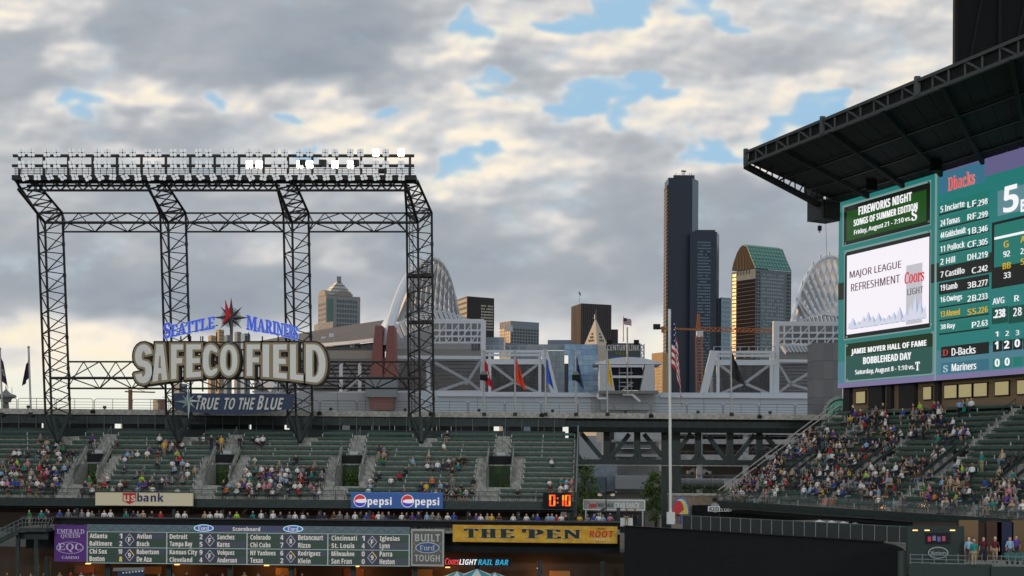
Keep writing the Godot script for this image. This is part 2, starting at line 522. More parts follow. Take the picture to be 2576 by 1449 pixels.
func make_pose(kind: int) -> Dictionary:
	var bones := body(kind)
	var h := 0.046
	var lo := Vector3(-0.42, -0.06, -0.32)
	var hi := Vector3(0.42, 1.88 if kind > 3 else 1.5, 0.72)
	var nx := int((hi.x - lo.x) / h) + 1
	var ny := int((hi.y - lo.y) / h) + 1
	var nz := int((hi.z - lo.z) / h) + 1
	var f := PackedFloat32Array()
	f.resize(nx * ny * nz)
	f.fill(1.0)
	for e in bones:
		var r: float = maxf(e[2], e[3]) + 0.12
		var mn: Vector3 = (e[0] as Vector3).min(e[1]) - Vector3.ONE * r - lo
		var mx: Vector3 = (e[0] as Vector3).max(e[1]) + Vector3.ONE * r - lo
		for k in range(maxi(0, int(mn.z / h)), mini(nz, int(mx.z / h) + 2)):
			for j in range(maxi(0, int(mn.y / h)), mini(ny, int(mx.y / h) + 2)):
				for i in range(maxi(0, int(mn.x / h)), mini(nx, int(mx.x / h) + 2)):
					var o := (k * ny + j) * nx + i
					var d := cone_distance(lo + Vector3(i, j, k) * h, e)
					var g := f[o]
					var m := maxf(0.035 - absf(g - d), 0.0) / 0.035
					f[o] = minf(g, d) - m * m * 0.035 * 0.25
	var ids := {}
	var pts := []
	var kinds := []
	var normals := []
	for k in nz - 1:
		for j in ny - 1:
			for i in nx - 1:
				var o := (k * ny + j) * nx + i
				var sum := Vector3.ZERO
				var n := 0
				for e in [[0, 1], [2, 3], [4, 5], [6, 7], [0, 2], [1, 3], [4, 6], [5, 7], [0, 4], [1, 5], [2, 6], [3, 7]]:
					var a: int = e[0]
					var b: int = e[1]
					var fa := f[o + (a & 1) + ((a >> 1) & 1) * nx + (a >> 2) * nx * ny]
					var fb := f[o + (b & 1) + ((b >> 1) & 1) * nx + (b >> 2) * nx * ny]
					if (fa < 0.0) != (fb < 0.0):
						var t := fa / (fa - fb)
						sum += Vector3(a & 1, (a >> 1) & 1, a >> 2).lerp(Vector3(b & 1, (b >> 1) & 1, b >> 2), t)
						n += 1
				if n:
					ids[o] = pts.size()
					var p := lo + (Vector3(i, j, k) + sum / n) * h
					pts.append(p)
					var best := 9.0
					var id := 0
					for e in bones:
						var d := cone_distance(p, e)
						if d < best:
							best = d
							id = e[4]
					kinds.append(id)
					normals.append(Vector3(f[o + 1] - f[o], f[o + nx] - f[o], f[o + nx * ny] - f[o]).normalized())
	var faces := [[], [], [], [], []]
	for k in range(1, nz - 1):
		for j in range(1, ny - 1):
			for i in range(1, nx - 1):
				var o := (k * ny + j) * nx + i
				for ax in 3:
					var step: int = [1, nx, nx * ny][ax]
					if (f[o] < 0.0) == (f[o + step] < 0.0): continue
					var s1: int = [nx, nx * ny, 1][ax]
					var s2: int = [nx * ny, 1, nx][ax]
					var q := [ids.get(o, -1), ids.get(o - s1, -1), ids.get(o - s1 - s2, -1), ids.get(o - s2, -1)]
					if -1 in q: continue
					if f[o] < 0.0: q.reverse()
					var m: int = kinds[q[0]]
					faces[m].append_array([q[0], q[1], q[2], q[0], q[2], q[3]])
	return {"pts": pts, "normals": normals, "faces": faces}

func pose_mesh(p: Dictionary) -> ArrayMesh:
	var m := ArrayMesh.new()
	for s in 5:
		var v := PackedVector3Array()
		var n := PackedVector3Array()
		for i in p.faces[s]:
			v.append(p.pts[i])
			n.append(p.normals[i])
		var a := []
		a.resize(Mesh.ARRAY_MAX)
		a[Mesh.ARRAY_VERTEX] = v
		a[Mesh.ARRAY_NORMAL] = n
		m.add_surface_from_arrays(Mesh.PRIMITIVE_TRIANGLES, a)
	return m

var tops := [["white", 226, 224, 220, 14], ["navy", 42, 50, 78, 9], ["black", 36, 36, 40, 9], ["grey", 128, 130, 134, 8], ["teal", 30, 128, 120, 2], ["red", 178, 40, 48, 3],
	["light blue", 140, 176, 208, 4], ["maroon", 92, 32, 42, 2], ["blue", 52, 82, 160, 3], ["green", 46, 122, 72, 1], ["tan", 180, 158, 132, 4], ["pink", 206, 130, 150, 1.2], ["yellow", 216, 178, 60, 0.6], ["purple", 96, 66, 140, 1.2], ["orange", 214, 112, 52, 0.6], ["lime", 160, 212, 60, 0.4], ["brown", 96, 70, 54, 2]]
var bottoms := [["dark jeans", 42, 50, 72, 6], ["khaki trousers", 158, 138, 112, 4], ["black trousers", 30, 30, 34, 5], ["grey trousers", 92, 94, 98, 3], ["pale jeans", 112, 132, 160, 2]]
var hairs := [["dark hair", 36, 28, 24, 7], ["brown hair", 84, 58, 40, 4], ["blond hair", 190, 156, 104, 2], ["navy cap", 30, 38, 70, 4], ["white cap", 220, 220, 218, 1], ["grey hair", 150, 148, 146, 1]]
var skins := [[204, 158, 132, 5], [188, 142, 114, 4], [152, 106, 80, 2], [104, 72, 54, 1]]

func pick(a: Array) -> Array:
	var sum := 0.0
	for e in a: sum += e[e.size() - 1]
	var x := rng.randf() * sum
	for e in a:
		x -= e[e.size() - 1]
		if x <= 0: return e
	return a[0]

func cloth(e: Array) -> StandardMaterial3D:
	return mat("cloth %d %d %d" % [e[1], e[2], e[3]], col(e[1], e[2], e[3]), 0.9)

func looks() -> Dictionary:
	var sk := pick(skins)
	return {"top": pick(tops), "bottom": pick(bottoms), "hair": pick(hairs), "skin": ["skin", sk[0], sk[1], sk[2], 1]}

func named(list: Array, n: String) -> Array:
	for e in list:
		if e[0] == n: return e
	return list[0]

func person(kind: int, where: Vector3, towards: Vector3, look: Dictionary, place: String, size := 1.0) -> MeshInstance3D:
	if poses.is_empty():
		for k in 7:
			var p := make_pose(k)
			p.mesh = pose_mesh(p)
			poses.append(p)
	var o := MeshInstance3D.new()
	o.name = numbered("person")
	o.mesh = poses[kind].mesh
	var m := [cloth(look.skin), cloth(look.top), cloth(look.bottom), cloth(look.hair), mat("shoes", col(56, 52, 52), 0.8)]
	for i in 5: o.set_surface_override_material(i, m[i])
	add_child(o)
	var z := Vector3(towards.x, 0, towards.z).normalized()
	o.transform = Transform3D(Basis(Vector3.UP.cross(z) * size, Vector3.UP * size, z * size), where)
	var label := "%s person in %s top, %s, %s, %s" % ["seated" if kind < 4 else "standing", look.top[0], look.bottom[0], look.hair[0], place]
	tag(o, label, "person", label)
	return o
# ---------------------------------------------------------------- stands
var steel_dark: StandardMaterial3D
var steel_green: StandardMaterial3D
var concrete: StandardMaterial3D
var concrete_pale: StandardMaterial3D
var bench_green: StandardMaterial3D
var white_paint: StandardMaterial3D
var grey_rail: StandardMaterial3D
var black_panel: StandardMaterial3D
var galv: StandardMaterial3D
var seats := []            # [where, towards, stand]

func set_materials() -> void:
	steel_dark = grained("dark steel", col(34, 30, 28), col(24, 22, 21), 3.0, 0.6)
	steel_green = grained("dark green steel", col(36, 52, 50), col(26, 38, 37), 4.0, 0.55)
	concrete = grained("concrete", col(172, 170, 163), col(138, 137, 132), 2.5, 0.95)
	concrete_pale = grained("pale concrete", col(188, 183, 174), col(156, 152, 144), 3.0, 0.95)
	bench_green = grained("green bench", col(42, 80, 64), col(31, 63, 51), 2.0, 0.5)
	white_paint = mat("white paint", col(222, 222, 218), 0.5)
	grey_rail = mat("grey rail", col(104, 112, 112), 0.5, 0.3)
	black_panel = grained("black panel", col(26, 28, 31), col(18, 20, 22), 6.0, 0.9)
	galv = mat("galvanised pole", col(176, 174, 170), 0.45, 0.3)

func bench_mesh() -> ArrayMesh:
	var s := Shape.new()
	s.block(Vector3(0, 0.41, 0.02), Vector3(0.5, 0, 0), Vector3(0, 0.045, 0), Vector3(0, 0, 0.2))
	s.block(Vector3(0, 0.555, -0.21), Vector3(0.5, 0, 0), Vector3(0, 0.1, -0.025), Vector3(0, 0.005, 0.02))
	return s.mesh()

# O front left corner at tread level, D along the rows, N backwards
func stand(root: Node3D, O: Vector3, D: Vector3, N: Vector3, rows: int, rise: float, tread: float, length: float, cuts: Callable, id: int) -> void:
	var bm := bench_mesh()
	var B := Basis(D, Vector3.UP, -N)
	var tags := Shape.new()
	for k in rows:
		var y := O + Vector3.UP * (rise * k) + N * (tread * k)
		var holes: Array = cuts.call(k)     # [s0, s1, kind] kind 0 an aisle, 1 an opening
		var s := 0.0
		var spans := []
		for c in holes:
			if c[0] > s: spans.append([s, c[0]])
			s = maxf(s, c[1])
		if s < length: spans.append([s, length])
		# concrete steps (aisles keep theirs, openings have none)
		s = 0.0
		var solid := []
		for c in holes:
			if c[2] == 1:
				if c[0] > s: solid.append([s, c[0]])
				s = c[1]
			elif c[2] == 0:
				var m: float = (c[0] + c[1]) * 0.5
				var w: float = (c[1] - c[0])
				box(root, "stair", y + D * m + N * (tread * 0.25) + Vector3.UP * (rise * 0.25), Vector3(w - 0.1, rise * 0.5, tread * 0.5), concrete, B)
		solid.append([s, length])
		for q in solid:
			if q[1] - q[0] > 0.05:
				box(root, "step", y + D * (q[0] + q[1]) * 0.5 + N * (tread * 0.5) - Vector3.UP * (rise * 0.75), Vector3(q[1] - q[0], rise * 1.5, tread), concrete, B)
		for q in spans:
			var l: float = q[1] - q[0]
			if l < 0.8: continue
			var c: Vector3 = y + D * (q[0] + q[1]) * 0.5 + N * (tread * 0.52)
			part(root, "bench", bm, bench_green, Transform3D(B * Basis.from_scale(Vector3(l - 0.15, 1, 1)), c))
			var n := maxi(1, int(l / 3.4))
			for i in n + 1:
				var p: Vector3 = y + D * (q[0] + 0.12 + (l - 0.24) * i / n) + N * (tread * 0.26)
				tags.block(p + Vector3.UP * 0.40, D * 0.05, Vector3.UP * 0.05, N * 0.03)
				tags.block(p + Vector3.UP * 0.18, D * 0.03, Vector3.UP * 0.18, N * 0.03)
			var seat := int(l / 0.54)
			for i in seat:
				seats.append([y + D * (q[0] + (i + 0.5) * l / seat) + N * (tread * 0.50) - Vector3.UP * 0.02, -N, id, k])
	var t := part(root, "bench_bracket", tags.mesh(), mat("bench bracket", col(196, 198, 194), 0.5))
	t.set_meta("kind", "stuff")

func left_stand() -> void:
	var y := EYE.y - 4.55
	var O := Vector3(-57.3, y, -152)
	var E := Vector3(6.4, y, -148)
	var D := (E - O).normalized()
	O -= D * 9.0
	var N := Vector3(D.z, 0, -D.x)
	var length := (E - O).length()
	var rows := 13
	var rise := 0.55
	var tread := 0.85
	var root := thing("bleacher_stand", "long stand of green bleacher benches below the light gantry", "bleachers", O)
	var gates := [20.3, 34.7, 48.7, 64.8]
	var towers := [15.8, 29.4, 42.9, 56.3]
	var cuts := func(k: int) -> Array:
		var a := []
		for g in gates:
			if k >= 3 and k <= 7: a.append([g - 2.5, g - 1.35, 0]); a.append([g - 1.35, g + 1.35, 1]); a.append([g + 1.35, g + 2.5, 0])
			elif k < 3: a.append([g - 2.3, g + 0.2 if k < 2 else g + 2.3, 0])
			else: a.append([g - 0.7, g + 0.8, 0])
		if k >= rows - 3:
			for t in towers: a.append([t - 0.5 - 0.5 * (k - rows + 3), t + 0.5 + 0.5 * (k - rows + 3), 2])
		a.sort_custom(func(p, q): return p[0] < q[0])
		return a
	stand(root, O, D, N, rows, rise, tread, length, cuts, 0)
	var B := Basis(D, Vector3.UP, -N)
	var up := Vector3.UP
	# front fascia and walkway rail
	box(root, "fascia", O + D * (length * 0.5) + up * -0.42 - N * 0.12, Vector3(length, 0.8, 0.3), steel_green, B)
	box(root, "fascia_flange", O + D * (length * 0.5) + up * -0.84 - N * 0.2, Vector3(length, 0.08, 0.6), steel_green, B)
	for i in int(length / 3.0) + 1:
		beam(root, "rail_post", O + D * (i * 3.0) + up * 0.0 - N * 0.2, O + D * (i * 3.0) + up * 0.95 - N * 0.2, 0.06, 0.06, steel_green)
	for h in [0.5, 0.95]:
		beam(root, "front_rail", O + up * h - N * 0.2, E + up * h - N * 0.2, 0.05, 0.06, steel_green)
	# sloping side wall at the right-hand end
	beam(root, "end_wall", E + D * 0.25 + up * 0.55, E + D * 0.25 + N * (rows * tread) + up * (rows * rise + 0.55), 0.16, 1.0, grey_rail)
	box(root, "end_panel", E + D * 0.1 + N * 5.6 + up * -1.0, Vector3(0.15, 2.0, 11.0), steel_green, B)
	# openings: parapets, lintel, inner walls, railings
	for g in gates:
		var c: Vector3 = O + D * g
		for s in [-1.35, 1.35]:
			var a: Vector3 = c + D * s + N * (2.6 * tread) + up * (3 * rise + 0.5)
			var b: Vector3 = c + D * s + N * (8.0 * tread) + up * (8 * rise + 0.9)
			beam(root, "parapet", a, b, 0.14, 0.6, concrete)
			beam(root, "hand_rail", a + up * 0.75, b + up * 0.75, 0.06, 0.06, grey_rail)
			for i in 4:
				beam(root, "rail_post", a.lerp(b, i / 3.0) + up * 0.3, a.lerp(b, i / 3.0) + up * 0.75, 0.05, 0.05, grey_rail)
			box(root, "inner_wall", c + D * s + N * (5.5 * tread) + up * 1.4, Vector3(0.14, 4.2, 5.0 * tread), concrete, B)
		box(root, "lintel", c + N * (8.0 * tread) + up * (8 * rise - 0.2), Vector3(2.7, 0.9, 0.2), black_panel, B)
		box(root, "gate_back", c + N * (8.3 * tread) + up * 2.0, Vector3(2.7, 4.4, 0.12), mat("gate back", col(62, 78, 52), 0.9), B)  # foliage green, darkened in place of the opening's shade
		box(root, "gate_floor", c + N * (5.5 * tread) + up * (3 * rise - 1.2), Vector3(2.7, 0.15, 5.0 * tread), concrete, B)
		var plate := box(root, "section_plate", c + N * (7.8 * tread) + up * (8 * rise + 0.5), Vector3(0.9, 0.34, 0.04), mat("plate grey", col(176, 180, 180), 0.6), B)
		plate.set_meta("label", "small white section number plate above an opening")
		# stair handrails above and below
		for q in [[0.2, 2.4], [8.6, 12.4]]:
			var a: Vector3 = c + D * (-1.0 if q[0] < 3 else 0.05) + N * (q[0] * tread) + up * (q[0] * rise + 1.0)
			var b: Vector3 = c + D * (-1.0 if q[0] < 3 else 0.05) + N * (q[1] * tread) + up * (q[1] * rise + 1.0)
			beam(root, "stair_rail", a, b, 0.05, 0.06, grey_rail)
			for i in 3:
				beam(root, "rail_post", a.lerp(b, i / 2.0), a.lerp(b, i / 2.0) - up * 1.0, 0.05, 0.05, grey_rail)
	# underside of the stand
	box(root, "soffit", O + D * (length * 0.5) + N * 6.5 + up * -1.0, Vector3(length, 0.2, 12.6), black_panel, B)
	# shrubs seen in the openings
	for i in 4:
		var c: Vector3 = O + D * (gates[i] + (0.2 if i < 3 else 0.9)) + N * (7.4 * tread) + up * (3 * rise - 1.1)
		shrub(c, 1.0, 2.4 if i < 3 else 1.0, ["leafy shrub growing in the opening between the first two bleacher blocks", "leafy shrub in the bleacher opening below the tall compass rose sign", "leafy shrub in the bleacher opening left of the blue drinks banner", "low shrub in the bleacher opening above the small red lit sign"][i])

func shrub(where: Vector3, w: float, h: float, label: String) -> void:
	var t := thing("shrub", label, "shrub", where, "")
	var st := Shape.new()
	st.coloured = true
	for i in 420:
		var p := Vector3(rng.randf_range(-w, w), rng.randf() * h, rng.randf_range(-0.4, 0.4))
		leaf(st, where + p, 0.16)
	part(t, "foliage", st.mesh(), leaf_mat())
	var tr := Shape.new()
	tr.tube([where, where + Vector3(0.05, h * 0.7, 0)], [0.05, 0.02], 6)
	part(t, "stem", tr.mesh(), mat("bark", col(74, 60, 48), 0.95))

func leaf_mat() -> StandardMaterial3D:
	var m := mat("leaves", Color.WHITE, 0.7)
	m.backlight_enabled = true
	m.backlight = Color(0.25, 0.32, 0.1)
	m.vertex_color_use_as_albedo = true
	return m

func leaf(st: Shape, p: Vector3, r: float) -> void:
	var a := Vector3(rng.randfn(), rng.randfn(), rng.randfn()).normalized()
	var b := a.cross(Vector3(rng.randfn(), rng.randfn(), rng.randfn())).normalized()
	var k := rng.randf_range(0.7, 1.25)
	st.ink = Color(0.105 * k, 0.175 * k, 0.040 * k)
	st.quad(p - a * r, p - b * r * 0.55, p + a * r, p + b * r * 0.55, a.cross(b))

func tree(where: Vector3, h: float, w: float, label: String) -> void:
	var t := thing("broadleaf_tree", label, "tree", where, "")
	var tr := Shape.new()
	tr.tube([where, where + Vector3(0.1, h * 0.35, 0), where + Vector3(0, h * 0.8, 0)], [0.22, 0.16, 0.04], 8)
	for i in 7:
		var a := TAU * i / 7.0
		var y := h * (0.3 + 0.07 * i)
		tr.tube([where + Vector3(0, y, 0), where + Vector3(cos(a) * w * 0.6, y + h * 0.16, sin(a) * w * 0.6)], [0.07, 0.02], 5)
	part(t, "trunk", tr.mesh(), mat("bark", col(74, 60, 48), 0.95))
	var st := Shape.new()
	st.coloured = true
	var clumps := []
	for i in 44:
		var y := rng.randf()
		var r := w * sqrt(maxf(0.05, 1.0 - pow(absf(y - 0.4) / 0.62, 2.0))) * sqrt(rng.randf())
		var a := rng.randf() * TAU
		clumps.append(Vector3(cos(a) * r, h * (0.2 + 0.8 * y), sin(a) * r))
	for c in clumps:
		for i in 75:
			leaf(st, where + c + Vector3(rng.randfn(), rng.randfn(), rng.randfn()) * w * 0.16, 0.17)
	part(t, "crown", st.mesh(), leaf_mat())

# right-hand stand
var RO := Vector3(21.6, 0, -149)
var RD := Vector3(0.348, 0, 0.937).normalized()
var RN := Vector3(0.937, 0, -0.348).normalized()

func right_stand() -> void:
	var y := EYE.y - 4.35
	var O := Vector3(RO.x, y, RO.z)
	var length := 62.0
	var rows := 17
	var rise := 0.54
	var tread := 0.82
	var up := Vector3.UP
	var B := Basis(RD, Vector3.UP, -RN)
	var root := thing("bleacher_stand", "crowded green bleacher stand below the big video board", "bleachers", O)
	var aisles := [7.5, 19.0, 29.5, 40.0, 51.0]
	var cuts := func(k: int) -> Array:
		var a := [[0.0, 0.9, 0]]
		for g in aisles:
			if k >= 5 and k <= 8: a.append([g - 1.5, g - 0.9, 0]); a.append([g - 0.9, g + 0.9, 1]); a.append([g + 0.9, g + 1.5, 0])
			else: a.append([g - 0.5, g + 0.5, 0])
		return a
	stand(root, O, RD, RN, rows, rise, tread, length, cuts, 1)
	box(root, "fascia", O + RD * (length * 0.5) + up * -0.35 - RN * 0.15, Vector3(length, 0.62, 0.3), steel_green, B)
	box(root, "fascia_flange", O + RD * (length * 0.5) + up * -0.68 - RN * 0.25, Vector3(length, 0.08, 0.6), steel_green, B)
	beam(root, "front_rail", O + up * 0.9 - RN * 0.25, O + RD * length + up * 0.9 - RN * 0.25, 0.05, 0.05, grey_rail)
	var glass := mat("railing glass", Color(0.75, 0.82, 0.8, 0.05), 0.05)
	glass.transparency = BaseMaterial3D.TRANSPARENCY_ALPHA
	for i in int(length / 1.6):
		beam(root, "rail_post", O + RD * (i * 1.6) - RN * 0.25, O + RD * (i * 1.6) - RN * 0.25 + up * 0.9, 0.06, 0.06, steel_green)
		box(root, "glass_panel", O + RD * (i * 1.6 + 0.8) - RN * 0.25 + up * 0.45, Vector3(1.5, 0.7, 0.02), glass, B)
	# end rails: two pairs of sloping tubes up the left-hand end
	for q in [[-0.3, 0.55, 1.1], [1.0, 0.3, 1.0]]:
		var a: Vector3 = O + RD * q[0] + up * 1.0
		var b: Vector3 = O + RD * q[0] + RN * (rows * tread) + up * (rows * rise + 1.0)
		beam(root, "hand_rail", a, b, 0.09, 0.09, concrete_pale)
		beam(root, "hand_rail", a - up * 0.5, b - up * 0.5, 0.06, 0.06, steel_green)
		for i in 9:
			var p := a.lerp(b, i / 8.0)
			beam(root, "rail_post", p, p - up * 1.0, 0.06, 0.06, steel_green)
	box(root, "end_wall", O + RN * 7.2 - RD * 0.3 + up * -1.2, Vector3(0.2, 2.0, 14.0), steel_green, B)
	for g in aisles:
		for s in [-0.9, 0.9]:
			var a: Vector3 = O + RD * (g + s) + RN * (4.8 * tread) + up * (5 * rise + 0.4)
			var b: Vector3 = O + RD * (g + s) + RN * (9.2 * tread) + up * (9 * rise + 0.7)
			beam(root, "parapet", a, b, 0.10, 0.26, steel_green)
			beam(root, "hand_rail", a + up * 0.75, b + up * 0.75, 0.07, 0.07, steel_green)
			for i in 5:
				beam(root, "rail_post", a.lerp(b, i / 4.0) + up * 0.2, a.lerp(b, i / 4.0) + up * 0.75, 0.05, 0.05, steel_green)
		for q in [[0.3, 4.2], [9.6, 16.2]]:
			var a: Vector3 = O + RD * g + RN * (q[0] * tread) + up * (q[0] * rise + 1.0)
			var b: Vector3 = O + RD * g + RN * (q[1] * tread) + up * (q[1] * rise + 1.0)
			beam(root, "stair_rail", a, b, 0.05, 0.06, steel_green)
			for i in 4:
				beam(root, "rail_post", a.lerp(b, i / 3.0), a.lerp(b, i / 3.0) - up * 1.0, 0.05, 0.05, steel_green)
		box(root, "lintel", O + RD * g + RN * (9.1 * tread) + up * (8.6 * rise), Vector3(1.8, 1.0, 0.2), black_panel, B)
		box(root, "gate_floor", O + RD * g + RN * (7 * tread) + up * (4 * rise - 0.3), Vector3(1.8, 0.15, 4.4 * tread), concrete, B)
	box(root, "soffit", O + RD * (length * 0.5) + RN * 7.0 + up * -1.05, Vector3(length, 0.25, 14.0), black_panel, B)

func crowd() -> void:
	# where the picture shows people: [u0, v0, u1, v1, share of seats taken]
	var left := [[0, 1168, 235, 1246, 0.74], [0, 1140, 235, 1168, 0.34], [75, 1098, 168, 1140, 0.4], [212, 1102, 240, 1126, 0.5], [290, 1104, 335, 1140, 0.3], [290, 1130, 402, 1166, 0.42], [400, 1104, 462, 1140, 0.42],
		[440, 1140, 482, 1166, 0.35], [300, 1168, 425, 1200, 0.14], [235, 1205, 425, 1246, 0.5], [430, 1166, 522, 1238, 0.3], [500, 1102, 562, 1130, 0.36], [600, 1102, 662, 1130, 0.42], [560, 1150, 622, 1246, 0.42],
		[620, 1172, 852, 1240, 0.68], [610, 1148, 842, 1172, 0.2], [945, 1132, 978, 1160, 0.7], [1075, 1146, 1192, 1176, 0.45], [890, 1195, 962, 1240, 0.35], [1008, 1180, 1032, 1236, 0.5], [1100, 1180, 1222, 1215, 0.2],
		[1050, 1212, 1232, 1250, 0.55], [985, 1225, 1050, 1246, 0.3], [1250, 1178, 1312, 1252, 0.45], [1375, 1208, 1440, 1245, 0.6], [0, 1090, 1440, 1250, 0.012]]
	var right := [[2121, 1015, 2255, 1085, 0.36], [2284, 1015, 2370, 1066, 0.46], [2394, 1015, 2465, 1044, 0.36], [1938, 1076, 2108, 1160, 0.46], [2108, 1098, 2216, 1158, 0.52], [2224, 1080, 2274, 1122, 0.4],
		[2280, 1080, 2304, 1104, 0.7], [2359, 1074, 2446, 1108, 0.5], [2347, 1120, 2421, 1152, 0.55], [2052, 1155, 2120, 1190, 0.2], [2136, 1160, 2184, 1190, 0.45], [2052, 1190, 2140, 1246, 0.55], [2155, 1174, 2305, 1264, 0.46],
		[2272, 1155, 2452, 1216, 0.46], [2268, 1212, 2354, 1262, 0.42], [2366, 1212, 2484, 1270, 0.52], [2507, 1150, 2580, 1216, 0.55], [2475, 1208, 2580, 1282, 0.62], [1817, 1146, 1968, 1254, 0.66], [1968, 1170, 2052, 1236, 0.4], [1800, 1010, 2600, 1290, 0.02]]
	var chosen := []
	for s in seats:
		var p := pix(s[0] + Vector3.UP * 0.8)
		if p.x < -30 or p.x > 2610: continue
		for q in (left if s[2] == 0 else right):
			if p.x >= q[0] and p.x <= q[2] and p.y >= q[1] and p.y <= q[3]:
				if rng.randf() < q[4]: chosen.append([s[0], s[1], s[2], looks(), [0, 0, 1, 2, 2, 3][rng.randi() % 6], rng.randf_range(0.86, 1.07), rng.randf_range(-0.65, 0.65)])
				break
	# people on their feet in the stands: [u, v, top, trousers, hair]
	for q in [[2483, 1170, "teal", "khaki trousers", "grey hair"], [2330, 1088, "black", "black trousers", "dark hair"], [2366, 1052, "white", "black trousers", "dark hair"], [412, 1124, "yellow", "khaki trousers", "dark hair"], [576, 1118, "yellow", "khaki trousers", "brown hair"], [535, 1118, "black", "dark jeans", "white cap"], [606, 1124, "black", "black trousers", "dark hair"], [222, 1178, "green", "khaki trousers", "dark hair"]]:
		var best: Array = seats[0]
		for s in seats:
			if pix(s[0] + Vector3.UP * 0.9).distance_squared_to(Vector2(q[0], q[1])) < pix(best[0] + Vector3.UP * 0.9).distance_squared_to(Vector2(q[0], q[1])): best = s
		person(4, best[0] - (best[1] as Vector3) * -0.3 + Vector3.UP * 0.02, best[1], {"top": named(tops, q[2]), "bottom": named(bottoms, q[3]), "hair": named(hairs, q[4]), "skin": ["skin", 188, 142, 114, 1]}, "among bleacher benches below the " + ("gantry" if best[2] == 0 else "video board"), 1.02)
	chosen.sort_custom(func(a, b): return a[0].z > b[0].z)
	print("seated people ", chosen.size())
	var far := Shape.new()
	far.coloured = true
	for i in chosen.size():
		var c: Array = chosen[i]
		var look: Dictionary = c[3]
		var to: Vector3 = (c[1] as Vector3).rotated(Vector3.UP, c[6])
		if i < 184:
			person(c[4], c[0], to, look, "on bleachers below the " + ("gantry" if c[2] == 0 else "video board"), c[5])
		else:
			var k := [look.skin, look.top, look.bottom, look.hair, ["shoe", 56, 52, 52, 1]]
			var p: Dictionary = poses[c[4]]
			var xf := Transform3D(Basis(Vector3.UP.cross(to), Vector3.UP, to) * Basis.from_scale(Vector3.ONE * c[5]), c[0])
			for s in 5:
				var ink := col(k[s][1], k[s][2], k[s][3]).srgb_to_linear()
				for id in p.faces[s]:
					far.v.append(xf * (p.pts[id] as Vector3))
					far.n.append((xf.basis * (p.normals[id] as Vector3)).normalized())
					far.c.append(ink)
	var m := mat("crowd clothing", Color.WHITE, 0.9)
	m.vertex_color_use_as_albedo = true
	var o := MeshInstance3D.new()
	o.name = "crowd"
	o.mesh = far.mesh()
	o.material_override = m
	add_child(o)
	tag(o, "rest of the seated crowd on the bleachers below the light gantry", "crowd", "", "stuff")
# ---------------------------------------------------------------- light gantry
func zig(parent: Node3D, called: String, a0: Vector3, a1: Vector3, b0: Vector3, b1: Vector3, n: int, w: float, m: Material, start := 0) -> void:
	# a zigzag of braces between two chords
	for i in n:
		var t0 := float(i) / n
		var t1 := float(i + 1) / n
		if (i + start) % 2 == 0: beam(parent, called, a0.lerp(a1, t0), b0.lerp(b1, t1), w, w, m)
		else: beam(parent, called, b0.lerp(b1, t0), a0.lerp(a1, t1), w, w, m)

